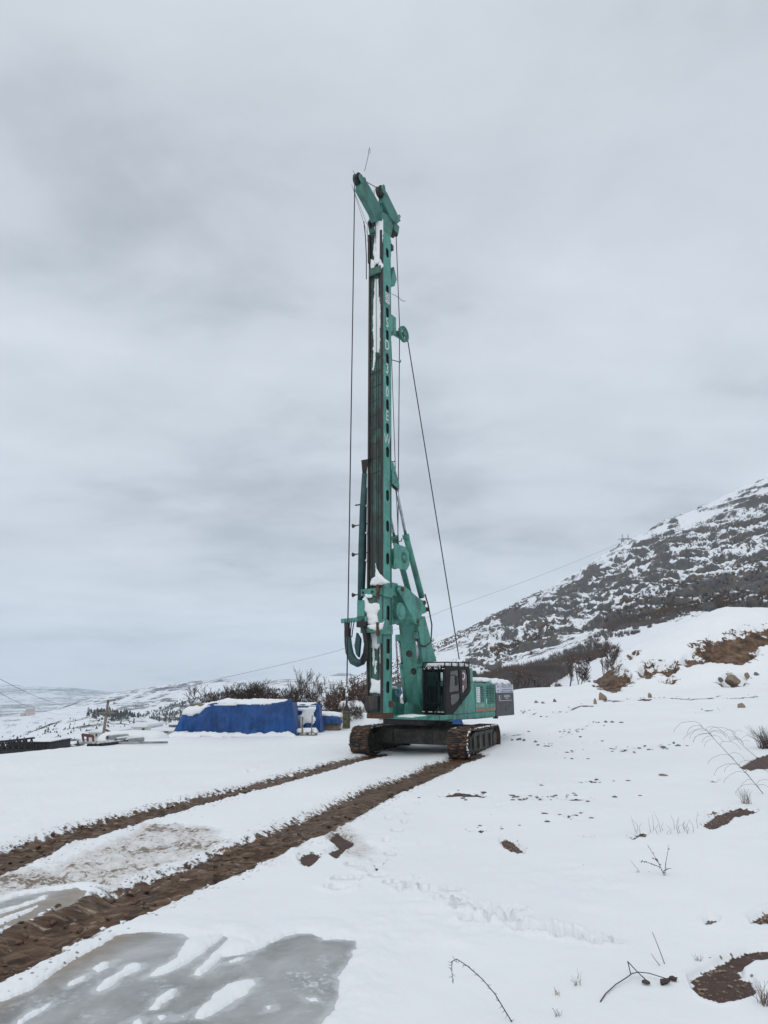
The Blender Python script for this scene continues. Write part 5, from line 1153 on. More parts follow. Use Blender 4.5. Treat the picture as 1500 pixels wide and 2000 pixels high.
MT['leaf'] = simple('dry_brown_leaf', (.155, .075, .042), .8, 0, .4, 3, dirt=(.09, .045, .03), dscale=2)
MT['dryleaf'] = simple('shrivelled_leaf', (.055, .035, .030), .8, 0, .4, 9)
MT['straw'] = simple('dry_grass', (.30, .24, .17), .8, 0, .3, 9)
MT['pink'] = simple('pinkish_plaster', (.50, .36, .30), .85, 0, .1, .05)
MT['roof'] = simple('snowy_roof', (.72, .74, .77), .85, 0, .05, .1)
MT['pine'] = simple('dark_pine', (.05, .06, .06), .85, 0, .4, .05, dirt=(.5, .52, .55), dscale=.15, dlo=.56, dhi=.7)
snow = MT['snow']

def draped(name, x0, x1, y0, y1, h, loc, label, seed=0, slope_l=.5, slope_r=.15, flare=.22, peak=0, nu=110, nv=70, parent=None, fold=.07, droop=0.0):
    """a tarpaulin hanging over a stack: top, four hanging sides, folds"""
    U, W = np.meshgrid(np.linspace(-1, 1, nu), np.linspace(-1, 1, nv), indexing='ij')
    # unfold: inner part is the top, the outer rim hangs down
    f = .62
    def split(t):
        a = np.abs(t); top = np.minimum(a, f)/f*np.sign(t); dn = np.clip((a-f)/(1-f), 0, 1); return top, dn
    tu, du = split(U); tw, dw = split(W); dn = np.maximum(du, dw)
    X = (x0+x1)/2 + (x1-x0)/2*tu; Y = (y0+y1)/2 + (y1-y0)/2*tw
    Z = h*(1-dn)
    hx = h*(slope_l*(tu < 0) + slope_r*(tu > 0))
    X = X + np.sign(tu)*hx*dn*(np.abs(tu) > .99)*(du >= dw*.999) + np.sign(tu)*hx*dn*(np.abs(tu) > .99)*(du < dw*.999)*du/np.maximum(dw, 1e-3)
    Y = Y + np.sign(tw)*flare*dn*(np.abs(tw) > .99)
    fo = fold*dn**.7*(np.sin(X*5.3+3*fbm(X/1.2, Y*0, seed, 2)) + .6*np.sin(X*13.1+seed+4*fbm(X, Z*.3, seed+1, 2))) + fold*1.6*fbm(X/.8+Z*.7, Z/.5, seed+5, 4)*np.minimum(1, dn*3)
    Y = Y + np.where(np.abs(tw) > .99, np.sign(tw)*fo, 0); X = X + np.where(np.abs(tu) > .99, np.sign(tu)*fold*dn*np.sin(Y*7+seed), 0)
    sag = .13*fbm(X/1.3, Y/.8, seed+2, 3) - droop*h*sstep(x0+(x1-x0)*.38, x0, X)
    Z = Z + sag*(1-dn) + peak*np.exp(-((X-x1+.12)/.18)**2-((Y-y0)/.45)**2)*(1-dn*.4) + .05*fbm(X/.35, Y/.35+9, seed+3, 2)*sstep(.75, 1, dn)
    V = np.stack([X.ravel(), Y.ravel(), Z.ravel()], 1); i, j = np.meshgrid(np.arange(nu-1), np.arange(nv-1), indexing='ij'); k = (i*nv+j).ravel()
    return np_mesh(name, V, np.stack([k, k+nv, k+nv+1, k+1], 1), MT['tarp'], parent)
def placed(px, py, name, label, cat, group=None, rz=0, dz=0):
    p = hit(px, py); o = empty(name, (p[0], p[1], gz(p[0], p[1])+dz), rz); tag(o, label, cat, group); return o, p

# --- big tarpaulin stack
o, p = placed(470, 1438, 'covered_stack', 'long stack of material under a bright blue tarpaulin with snow on top', 'tarp stack')
pm = p[1]/1427.0; wd2 = (566-360)*pm/2; hh = 62*pm
o.location.x = hit(463, 1438)[0]
cover = draped('tarpaulin', -wd2, wd2, 0, 2.4, hh, None, '', 2, .32, .16, .05, .16, parent=o, fold=.09, droop=.20)
MB().box(-wd2+.1, wd2-.1, .5, 2.3, -.1, hh-.06).build('stacked_load', MT['wood'], o)
snow_mesh('snow_cap', [(-wd2-.1,.03),(-wd2*.72,-.05),(-wd2*.6,.06),(-wd2*.2,.02),(.0,.06),(wd2*.2,.02),(wd2*.7,.10),(wd2*.92,.22),(wd2*.9,2.4),(-wd2-.1,2.4)], lambda a, b, h: (a, b, hh-.06-.20*hh*float(sstep(-wd2*.24, -wd2, a))+.10*float(fbm(a/1.3, b/.8, 4, 3))+h), snow, o, .17, .06, .22, 21, .8)
def drape_snow(par, pts, y, thick, seed):      # snow that has slid over the front edge
    snow_mesh('snow_patch', pts, lambda a, b, h: (a, y-h-.02, b), snow, par, thick, .06, .12, seed)
drape_snow(o, [(-wd2-.10, hh*.82), (-wd2-.16, hh*.62), (-wd2*.86, hh*.60), (-wd2*.7, hh*.70), (-wd2*.62, hh-.26), (-wd2*.45, hh-.13), (-wd2*.2, hh-.19), (.1, hh-.10), (wd2*.4, hh-.12), (wd2*.7, hh-.05), (wd2*.7, hh+.02), (-wd2*.4, hh-.02), (-wd2*.7, hh*.88)], .03, .09, 22)
base = MB()
rnd = random.Random(4)
bk = snow_mesh('snow_bank', [(-wd2-.9,-.5),(wd2+.3,-.35),(wd2+.3,.25),(-wd2-.7,.35)], lambda a, b, h: (a, b, -.03+h), snow, o, .22, .09, .3, 23, .8)
# --- second stack and timber
o2, p2 = placed(600, 1427, 'covered_stack', 'smaller blue tarpaulin stack half buried in snow behind the big one', 'tarp stack'); q2 = at_depth(597, 1427, p[1]+2.6)
o2.location = (q2[0], q2[1], gz(q2[0], q2[1])); pm2 = q2[1]/1427
draped('tarpaulin', -26*pm2, 24*pm2, 0, 1.6, 50*pm2, None, '', 5, .05, .14, .1, .06, 70, 50, o2)
MB().box(-26*pm2+.1, 24*pm2-.1, .1, 1.5, -.1, 50*pm2-.05).build('stacked_load', MT['wood'], o2)
snow_mesh('snow_cap', [(-26*pm2,-.02),(20*pm2,-.02),(20*pm2,1.6),(-26*pm2,1.6)], lambda a, b, h: (a, b, 50*pm2-.03+h), snow, o2, .16, .07, .14, 25)
drape_snow(o2, [(-1.0,1.36),(.2,1.4),(.62,1.36),(.40,1.0),(.62,.72),(.42,.42),(.05,.5),(-.35,.2),(-.9,.45),(-1.0,.8),(-.45,.9),(-.1,1.1),(-.9,1.14)], -.07, .10, 26)
o3, p3 = placed(640, 1427, 'timber_stack', 'stack of weathered boards with blue sheet and thick snow on top', 'timber stack')
pm3 = p3[1]/1427; w3 = 25*pm3
for k in range(9):
    for j in range(1):
        dx = random.uniform(-.06, .06); MB().box(-w3*.35+dx, w3*.9+dx, .02+random.uniform(-.03, .03), 1.1, k*.07+.004, k*.07+.062).build('board', MT['wood'], o3)
draped('sheet', -w3*1.7, w3*.75, 0, 1.15, .42, None, '', 8, .05, .6, .06, 0, 60, 40, o3, .05).location = (0, -.04, .40)
snow_mesh('snow_cap', [(-w3*1.6,.1),(-w3*.6,-.03),(-w3*.1,-.08),(w3*.95,-.04),(w3*1.2,1.1),(-w3*1.6,1.1)], lambda a, b, h: (a, b, .84-.10*max(0, a)+h), snow, o3, .24, .07, .2, 27)
for k, (px, pt, pb, lb) in enumerate(((586,1400,1432,'thin wooden stake leftmost beside the blue stacks'), (590,1402,1437,'thin wooden stake nearest the small pallet'), (608,1399,1437,'thin wooden stake standing right of the small pallet'))):
    b_ = hit(px, pb); pmk = b_[1]/1427; h_ = (pb-pt)*pmk; s_ = empty('stake', (b_[0], b_[1], gz(b_[0], b_[1])-.05)); tag(s_, lb, 'stake', 'wooden stakes by the tarpaulins')
    MB().bar((0,0,0), (.03*(k-1), 0, h_+.05), .055, .055).build('shaft', MT['wood'], s_); MB().lump((.03*(k-1),0,h_+.06), .04, k, (1,1,.6)).build('snow_tip', snow, s_, True)
o4, p4 = placed(600, 1437, 'pallet', 'small pallet with a cushion of snow in front of the stakes', 'pallet'); pm4 = p4[1]/1427
for k in range(4): MB().box(-22*pm4, 18*pm4, .1+k*.2, .22+k*.2, .12, .15).build('board', MT['wood'], o4)
for x in (-20, -2, 15): MB().box(x*pm4-.05, x*pm4+.05, .08, .85, 0, .12).build('runner', MT['wood'], o4)
snow_mesh('snow_cap', [(-22*pm4,.05),(19*pm4,.05),(19*pm4,.9),(-22*pm4,.9)], lambda a, b, h: (a, b, .15+h), snow, o4, .20, .06, .14, 31)
# --- pale heaps under snow behind the weight
def heap(px, py, wpx, hpx, name, label, cat, seed, mat, capf=.55, sx=1.0, dextra=0):
    b_ = hit(px, py); 
    if dextra: b_ = at_depth(px, py, b_[1]+dextra)
    k = b_[1]/1427; w_, h_ = wpx*k/2, hpx*k
    r = empty(name, (b_[0], b_[1]+w_*.6, gz(b_[0], b_[1]+w_*.6)-.05)); tag(r, label, cat)
    n = 46; T, Pp = np.meshgrid(np.linspace(0, 2*math.pi, n, endpoint=False), np.linspace(0, 1, 26), indexing='ij')
    rad = np.cos(Pp*math.pi/2)**.55; rr_ = 1+.13*fbm(np.cos(T)*1.5+seed, np.sin(T)*1.5, Pp*2, 3)
    X = w_*rad*rr_*np.cos(T); Y = w_*.62*rad*rr_*np.sin(T); Z = h_*np.sin(Pp*math.pi/2)**.85*(1+.12*fbm(X*1.3+seed, Y*1.3, 1, 3))
    V = np.stack([X.ravel(), Y.ravel(), Z.ravel()], 1); nv = 26; F = []
    for i in range(n):
        for j in range(nv-1): F.append((i*nv+j, ((i+1) % n)*nv+j, ((i+1) % n)*nv+j+1, i*nv+j+1))
    np_mesh('cover', V, np.array(F), mat, r)
    cut = capf+.16*fbm(np.cos(T)*2+seed*2, np.sin(T)*2, 3, 3)
    keep = Pp > cut; V2 = V.copy(); c = (sstep(0, .12, Pp-cut)*.13).ravel(); nn = V/np.array([w_, w_*.62, h_])**2; nn /= np.linalg.norm(nn, axis=1)[:, None]+1e-9
    V2 = V + nn*(c[:, None]-.02); F2 = [f for f in F if keep.ravel()[list(f)].all()]
    np_mesh('snow_cap', V2, np.array(F2), snow, r); return r
heap(680, 1418, 72, 46, 'covered_heap', 'pale grey covered heap topped with snow behind the hanging weight', 'heap', 1, MT['sack'], .45)
heap(705, 1423, 70, 26, 'snow_heap', 'rounded snow mound left of the crawler', 'heap', 2, MT['sack'], -.3)
heap(655, 1424, 40, 14, 'snow_heap', 'low snow mound right of the board stack', 'heap', 6, MT['sack'], -.3)
heap(668, 1409, 60, 36, 'snow_heap', 'lumpy white mound at the thicket edge behind the grey heap', 'heap', 3, MT['sack'], -.3, dextra=2)
b_ = hit(742, 1412)
for k in range(2):
    q = at_depth(732+k*34, 1411, b_[1]+4); o = empty('concrete_block', (q[0], q[1], gz(q[0], q[1]))); tag(o, ('pale concrete block under the rusty mast foot', 'pale concrete block right of the mast foot')[k], 'block', 'concrete blocks behind the rig')
    w_ = 17*q[1]/1427; MB().box(-w_*.96, w_*.96, 0, .8, 0, .62).build('block', MT['concrete'], o, bevel=.03); MB().box(-w_*.9, w_*.9, .08, .75, .62, .70).build('snow_cap', snow, o, bevel=.03)
# blue sheet behind the rig
q = at_depth(893, 1412, 44); o = empty('covered_stack', (q[0], q[1], gz(q[0], q[1]))); tag(o, 'bit of blue tarpaulin showing under the deck of the rig', 'tarp stack')
draped('tarpaulin', -.75, .25, 0, 1.0, .55, None, '', 12, .1, .2, .1, .05, 50, 40, o); MB().box(-.7, .2, .1, .9, 0, .5).build('stacked_load', MT['wood'], o)

# --- pipes
def pipe(px, py, rpx, name, label, d, length, ang, group, mat):
    c = at_depth(px, py, d); k = d/1427; r_ = rpx*k; o = empty(name, (c[0], c[1], c[2]), ang); tag(o, label, 'pipe', group)
    MB().disc((0, length/2, 0), (0,1,0), r_, length, 28, [(r_*.80, length/2), (r_*.80, -length/2), (r_, -length/2), (r_, length/2), (r_*.80, length/2)]).build('pipe_wall', mat, o)
    MB().disc((0, length*.6, 0), (0,1,0), r_*.79, .04, 20).build('shade_disc', MT['darksteel'], o)  # dark disc added within the pipe, painting the shade of its interior
    snow_mesh('snow_cap', [(-r_*.75, .05), (r_*.75, .05), (r_*.75, length), (-r_*.75, length)], lambda a, b, h: (a, b, math.sqrt(max(.01, r_*r_-a*a))-.01+h), snow, o, .22*r_/.3, .07, .14, int(px))
    return o
dP = hit(215, 1452)[1]
pipe(209.5, 1441, 4.4, 'concrete_pipe', 'leftmost open grey concrete pipe lying on the others', dP+1.0, 1.3, R(-24), 'grey pipes at the edge of the plot', MT['pipewall'])
pipe(225.5, 1446.5, 4.2, 'concrete_pipe', 'middle concrete pipe half filled with snow', dP+.3, 1.2, R(-18), 'grey pipes at the edge of the plot', MT['pipewall'])
pipe(242.5, 1447, 4.0, 'concrete_pipe', 'rightmost concrete pipe with dark round mouth', dP+.3, 1.2, R(-26), 'grey pipes at the edge of the plot', MT['pipewall'])
for k, px in enumerate((171.5, 179.5, 188, 196)):
    pipe(px, 1455+(.6, 1.6, 1.8, .2)[k], 2.6, 'drain_pipe', ('first', 'second', 'third', 'fourth')[k]+' from the left in the low row of small dark pipes', dP-1.6, 2.0, R(-15), 'row of small pipes in the snow', MT['darksteel'])
heap(250, 1450, 130, 14, 'snow_heap', 'long snow mound covering the pipes', 'heap', 11, MT['sack'], -.3, dextra=1.6)
b_ = hit(243, 1454); o = MB().tube([(-2.0,0,.06),(.3,.05,.05),(2.0,-.1,.08)], .05, 10).build('steel_rod', MT['pipewall'], None, True, loc=(b_[0], b_[1], gz(b_[0], b_[1])+.02)); tag(o, 'thin grey pipe lying on the snow in front of the concrete pipes', 'pipe')

# --- utility pole and cables
def wire(name, pts, r, label, sag=0, n=24):
    P = []
    for i in range(len(pts)-1):
        a, b = Vector(pts[i]), Vector(pts[i+1])
        for j in range(n): t_ = j/n; q = a.lerp(b, t_); q.z -= sag*4*t_*(1-t_); P.append(q)
    P.append(Vector(pts[-1])); o = MB().tube(P, r, 4, False).build(name, MT['rope'], None, True); tag(o, label, 'cable'); return o
dq = 92.; pb = at_depth(200, 1447, dq); pt = at_depth(211.5, 1367.5, dq); zb = -9.5
o = empty('utility_pole', (pb[0], pb[1], zb)); tag(o, 'weathered wooden utility pole with two cross arms on the slope', 'utility pole')
MB().tube([(-.25,0,0), (0,0,pb[2]-zb), (pt[0]-pb[0],0,pt[2]-zb)], .20, 10, r1=.15).build('pole', MT['pole'], o, True)
MB().bar((pt[0]-pb[0]-.1,-.15,pt[2]-zb-.05), (pt[0]-pb[0]+.95,-.15,pt[2]-zb), .2, .2).build('cross_arm', MT['pole'], o)
z2 = at_depth(209, 1392, dq)[2]-zb; MB().bar((-.65,-.2,z2), (1.35,-.2,z2-.02), .18, .18).build('cross_arm', MT['pole'], o)
for dx, zz in ((.80, pt[2]-zb-.35), (-.55, z2+.12), (1.25, z2+.12)): MB().disc((pt[0]-pb[0]+dx if dx == .80 else dx,-.15,zz), (0,0,1), .06, .26, 10, [(0,-.16),(.05,-.16),(.07,-.05),(.04,0),(.07,.06),(.05,.16),(0,.16)]).build('insulator', MT['darksteel'], o)
wire('cable', [at_depth(-260, 1215, 40), at_depth(0, 1326, 70), at_depth(112, 1374, 130), at_depth(150, 1384, 220)], .022, 'upper dark power cable sloping in from the left edge', .25)
wire('cable', [at_depth(-260, 1260, 40), at_depth(0, 1353, 70), at_depth(66, 1381, 130), at_depth(120, 1396, 220)], .02, 'lower dark power cable sloping in from the left edge', .25)
py_top = at_depth(1222, 1056, 960)
wire('cable', [at_depth(330, 1350, 520), at_depth(430, 1325, 560), at_depth(660, 1271, 640), at_depth(870, 1191, 740), at_depth(1060, 1122, 860), py_top], .13, 'thin power cable rising across the valley to the pylon on the ridge', .6)
def pylon(px, label, dd=0):
    b0 = at_depth(px, 1085, 955+dd); t0 = at_depth(px, 1043, 955+dd); H = t0[2]-b0[2]; o = empty('pylon', (b0[0], b0[1], b0[2])); tag(o, label, 'pylon', 'pylons on the ridge')
    leg = MB(); w = 4.2
    for sx in (-1, 1):
        for sy in (-1, 1): leg.bar((sx*w, sy*w, 0), (sx*.8, sy*.8, H*.80), .35)
    for k in range(5):
        z0, z1 = H*.8*k/5, H*.8*(k+1)/5; w0, w1 = w-(w-.8)*k/5, w-(w-.8)*(k+1)/5
        for sx in (-1, 1): leg.bar((sx*w0, -w0, z0), (-sx*w1, -w1, z1), .22); leg.bar((sx*w0, w0, z0), (-sx*w1, w1, z1), .22)
    leg.build('lattice', MT['darksteel'], o)
    arm = MB(); arm.bar((-6.5,0,H*.76), (6.5,0,H*.80), .45); arm.bar((-6.5,0,H*.76), (0,0,H*.68), .25); arm.bar((6.5,0,H*.80), (0,0,H*.68), .25); arm.build('cross_arm', MT['darksteel'], o)
    tp = MB()
    for sx in (-1, 1): tp.bar((sx*.8, 0, H*.80), (0, 0, H), .35)
    tp.bar((-.5,0,H*.9),(.5,0,H*.9),.3); tp.build('peak', MT['redsteel'], o)
pylon(1218.5, 'lattice pylon with reddish peak on the ridge, the left of two'); pylon(1230, 'lattice pylon with reddish peak on the ridge, the right of two', 12)

# --- houses below the edge, red shed, truss and dark container
def hut(px0, px1, ptop, pbot, d, depth, name, label, cat, wall, wins, roofm=MT['roof'], group=None, extra=8, roofh=.25):
    a, b, c = at_depth(px0, pbot, d), at_depth(px1, pbot, d), at_depth(px0, ptop, d); w, h = b[0]-a[0], c[2]-a[2]
    o = empty(name, (a[0], a[1], a[2])); tag(o, label, cat, group)
    MB().box(0, w, 0, depth, -extra, h).build('wall', wall, o)
    MB().box(-.25, w+.25, -.25, depth+.2, h+.002, h+roofh).build('roof', roofm, o, bevel=.05)
    k = d/1427
    for (x0, x1, y0, y1) in wins:
        f = MB().box((x0-px0)*k, (x1-px0)*k, -.05, -.002, (pbot-y1)*k, (pbot-y0)*k).build('window', MT['pane'], o); MB().box((x0-px0)*k-.04, (x1-px0)*k+.04, -.07, -.002, (pbot-y1)*k-.09, (pbot-y1)*k-.01).build('sill', wall, f)
    return o
hut(259, 283, 1420, 1434, 78, 6, 'house', 'low off white building with flat snowy roof right of the utility pole', 'building', MT['plaster'], [(285-.6, 290, 1423, 1426.5)] and [(276.5,281,1423,1426.5)])
h1 = hut(300, 352, 1428, 1440, 66, 6, 'house', 'white bungalow beside the left end of the blue tarpaulin', 'building', MT['plaster'], [(319,327,1429,1431.5), (305,313,1437,1439), (318,323,1437,1439)])
kk = 66/1427; up_ = MB().box(18*kk, 46*kk, 1.5, 5.5, 12*kk+.26, 21*kk).build('upper_wall', MT['cladding'], h1); MB().box(17*kk, 48*kk, 1.2, 5.8, 21*kk+.003, 21*kk+.2).build('upper_roof', MT['roof'], h1, bevel=.05); MB().box(39*kk, 45*kk, 1.44, 1.498, 15*kk, 19.5*kk).build('window', MT['pane'], h1)
hut(172, 222, 1431, 1440, 120, 8, 'shed', 'shed with snowy roof behind the pole', 'building', MT['plaster'], [(186,189,1434,1438), (201,204,1434,1438)])
o = empty('gantry', tuple(at_depth(160, 1440, 110))); tag(o, 'reddish brown steel frame left of the utility pole', 'frame'); k = 110/1427
for a, b in (((0,6),(20,3)), ((2,3),(22,0)), ((0,6),(2,-8)), ((20,3),(21,-8)), ((10,5),(10,-8))): MB().bar((a[0]*k,0,a[1]*k), (b[0]*k,.4,b[1]*k), .22).build('beam', MT['redsteel'], o)
o = empty('gantry', tuple(at_depth(205, 1432, 112))); tag(o, 'small red steel beam right of the utility pole', 'frame'); MB().bar((0,0,.5), (16*k,.3,-.1), .3).build('beam', MT['redsteel'], o)
dt = 31.; k = dt/1427
a = at_depth(30, 1462, dt+3); o = empty('container', (a[0], a[1], a[2])); tag(o, 'dark flat topped steel container beyond the left edge of the plot', 'container')
w_ = 72*k; MB().box(-12*k, w_, 0, 2.2, -1.2, 11*k).build('body', MT['darksteel'], o, bevel=.02); MB().box(-12*k-.03, w_+.03, -.03, 2.23, 11*k+.002, 11*k+.05).build('rim', MT['darksteel'], o)
snow_mesh('snow_cap', [(-11*k,.1),(w_-.05,.1),(w_-.05,2.1),(-11*k,2.1)], lambda x, y, h: (x, y, 11*k+.05+h), snow, o, .05, .08, .1, 41)
for i in range(10): MB().box(-11*k+i*.17+.0, -11*k+i*.17+.06, -.03, -.002, -1.2, 11*k-.03).build('rib', MT['darksteel'], o)
a = at_depth(-30, 1465, dt); o = empty('lattice_truss', (a[0], a[1], a[2])); tag(o, 'black lattice boom section lying at the left edge', 'truss')
Lw = 78*k; top = lambda x: 12*k + x/Lw*8*k
MB().bar((0,0,0), (Lw,0,0), .07).build('chord', MT['darksteel'], o); MB().bar((0,0,top(0)), (Lw,0,top(Lw)), .07).build('chord', MT['darksteel'], o)
MB().bar((0,.7,0), (Lw,.7,0), .07).build('chord', MT['darksteel'], o); MB().bar((0,.7,top(0)), (Lw,.7,top(Lw)), .07).build('chord', MT['darksteel'], o)
for i in range(7):
    x0, x1 = Lw*i/7, Lw*(i+1)/7
    for y in (0, .7): MB().bar((x0,y,0), ((x0+x1)/2,y,top((x0+x1)/2)), .04).build('lattice_bar', MT['darksteel'], o); MB().bar(((x0+x1)/2,y,top((x0+x1)/2)), (x1,y,0), .04).build('lattice_bar', MT['darksteel'], o)
    MB().bar((x1,0,0), (x1,0,top(x1)), .05).build('lattice_bar', MT['darksteel'], o)
MB().box(-.5, Lw*.95, -.1, .9, -.9, -.06).build('footing', MT['darksteel'], o)

# --- town far below
o0 = None
rnd = random.Random(12)
def block(px, py, w, h, mat, label, group):
    d = rnd.uniform(3000, 3400); c = at_depth(px, py, d); k = d/1427; o = empty('apartment_block', (c[0], c[1], c[2])); tag(o, label, 'building', group)
    MB().box(-w*k/2, w*k/2, 0, 14, -30, h*k).build('wall', mat, o); MB().box(-w*k/2-.6, w*k/2+.6, -.6, 14.6, h*k+.01, h*k+1.4).build('roof', MT['roof'], o)
    n = max(2, int(w/2.4))
    wn = MB()
    for i in range(n):
        for j in range(max(1, int(h/1.7))): wn.box(-w*k/2+(i+.3)*w*k/n, -w*k/2+(i+.7)*w*k/n, -.4, -.02, h*k-3-j*3.6-1.6, h*k-3-j*3.6)
    f = wn.build('windows', MT['pane'], o); f['kind'] = 'stuff'
for px, py in ((43,1400),(50,1399),(57,1397),(64,1399),(70,1402),(78,1403),(84,1402),(60,1389),(54,1391)): block(px+rnd.uniform(-1,1), py, rnd.uniform(5,8.5), rnd.uniform(5,8), MT['pink'], 'pinkish apartment block in the distant town at far left', 'apartment blocks in the distant town')
for px, py in ((98,1396),(105,1397),(112,1398),(119,1399),(126,1399)): block(px, py, rnd.uniform(4,7), rnd.uniform(4,6), MT['plaster'], 'cream apartment block in the row right of the pink ones', 'cream blocks in the distant town')

# ================================================================== VEGETATION
def tree_mesh(seed, h, spread, n_main=5, depth=4, leaf=0, snowy=0, thin=1.0, upright=.7):
    rnd = random.Random(seed); tr, tw, lf, sw = MB(), MB(), [], []
    def twig_leaf(p):
        for _ in range(2):
            if rnd.random() < leaf: lf.append((p, rnd.uniform(.03, .07)))
        if rnd.random() < snowy: sw.append((p, rnd.uniform(.02, .06)))
    def grow(p, d, l, r, lev):
        n = (4, 3, 3, 2, 2)[lev]; pts = [p]; q = p.copy(); dd = d.copy()
        for i in range(n):
            dd = (dd + Vector((rnd.uniform(-1,1), rnd.uniform(-1,1), rnd.uniform(-.5,1)))*(.16 if lev < 2 else .25)).normalized(); q = q + dd*(l/n); pts.append(q.copy())
        (tr if lev == 0 else tw).tube(pts, [r*(1-.55*i/n) for i in range(n+1)], 5 if lev == 0 else 3, False)
        if lev >= depth:
            for pt_ in pts[1:]: twig_leaf(pt_)
            return
        k = (n_main if lev == 0 else rnd.choice((3, 4, 4)))
        for j in range(k):
            t_ = rnd.uniform(.25, 1) if lev else rnd.uniform(.12, 1); s_ = pts[min(n, int(t_*n)+0)].lerp(pts[min(n, int(t_*n)+1)], t_*n % 1) if int(t_*n) < n else pts[-1]
            a = rnd.uniform(0, 6.28); side = Vector((math.cos(a), math.sin(a), 0)); nd = (dd*upright + side*spread*rnd.uniform(.5, 1.1) + Vector((0,0,.35))).normalized()
            grow(s_, nd, l*rnd.uniform(.50, .72), max(.013*thin, r*.55), lev+1)
    for s in range(max(1, int(thin*0)+1)):
        pass
    for s in range(3 if h < 3 else 2):
        a = rnd.uniform(0, 6.28); grow(Vector((.15*math.cos(a), .15*math.sin(a), -.1)), Vector((.35*math.cos(a), .35*math.sin(a), 1)).normalized(), h*.5*rnd.uniform(.8, 1.1), .045*h/3*thin, 0)
    def quads(lst, seed):
        m = MB(); r2 = random.Random(seed)
        for p, s in lst:
            a = Vector((r2.uniform(-1,1), r2.uniform(-1,1), r2.uniform(-1,1))).normalized(); b = a.orthogonal().normalized(); m.add([p-a*s, p+b*s*.6, p+a*s, p-b*s*.6], [(0,1,2,3)])
        return m
    def lumps(lst):
        m = MB()
        for i, (p, s) in enumerate(lst): m.add([p+Vector((s,0,0)), p+Vector((-s*.5,s*.8,0)), p+Vector((-s*.5,-s*.8,0)), p+Vector((0,0,s*.8))], [(0,1,3),(1,2,3),(2,0,3),(2,1,0)])
        return m
    return tr, tw, quads(lf, seed), lumps(sw)
PROTO = []
def proto(seed, **k):
    tr, tw, lf, sw = tree_mesh(seed, **k); r = empty('bare_tree'); 
    tr.build('trunk', MT['bark'], r, True); tw.build('crown', MT['twig'], r, True)
    if lf.v: lf.build('leaves', MT['leaf'], r)
    if sw.v: sw.build('snow_dabs', snow, r)
    for c in r.children: c['kind'] = 'stuff' if c.name.split('.')[0] in ('leaves', 'snow_dabs', 'crown') else ''
    for c in r.children:
        if c['kind'] == '': del c['kind']
    zz = [v[2] for v in tw.v]; PROTO.append([r, False, max(zz)/1.12]); return r
proto(1, h=3.6, spread=.75, n_main=6, depth=4, leaf=.05, snowy=.07)            # 0 loose with few leaves
proto(2, h=3.0, spread=.95, n_main=7, depth=4, leaf=.01, snowy=.03, thin=1.1)  # 1 dense dark twigs
proto(3, h=4.2, spread=.60, n_main=6, depth=4, leaf=.08, snowy=.10)            # 2 taller with dead leaves
proto(4, h=3.0, spread=.80, n_main=7, depth=4, leaf=.40, snowy=.07)            # 3 brown leaved
proto(5, h=2.4, spread=.95, n_main=6, depth=4, leaf=.02, snowy=.16)            # 4 low snowy bush
proto(6, h=3.2, spread=.6, n_main=6, depth=4, leaf=.10, snowy=.02, thin=.9)    # 5 slope shrub
def plant_tree(k, px, ptop, pbase, d, label, group, name='bare_tree', zfix=None):
    r, used, h0 = PROTO[k]; o = r if not used else copy_tree(r); PROTO[k][1] = True
    x = at_depth(px, pbase, d); z = gz(x[0], x[1]) if zfix is None else zfix; top = at_depth(px, ptop, d)[2]
    s = max(.2, (top-z)/(h0*1.12)); o.location = (x[0], x[1], z-.05); o.scale = (s*random.uniform(.9, 1.15), s, s); o.rotation_euler = (0, 0, random.uniform(0, 6.28)); o.name = name; tag(o, label, 'tree' if name == 'bare_tree' else 'shrub', group); return o
TG = 'leafless trees behind the tarpaulins'
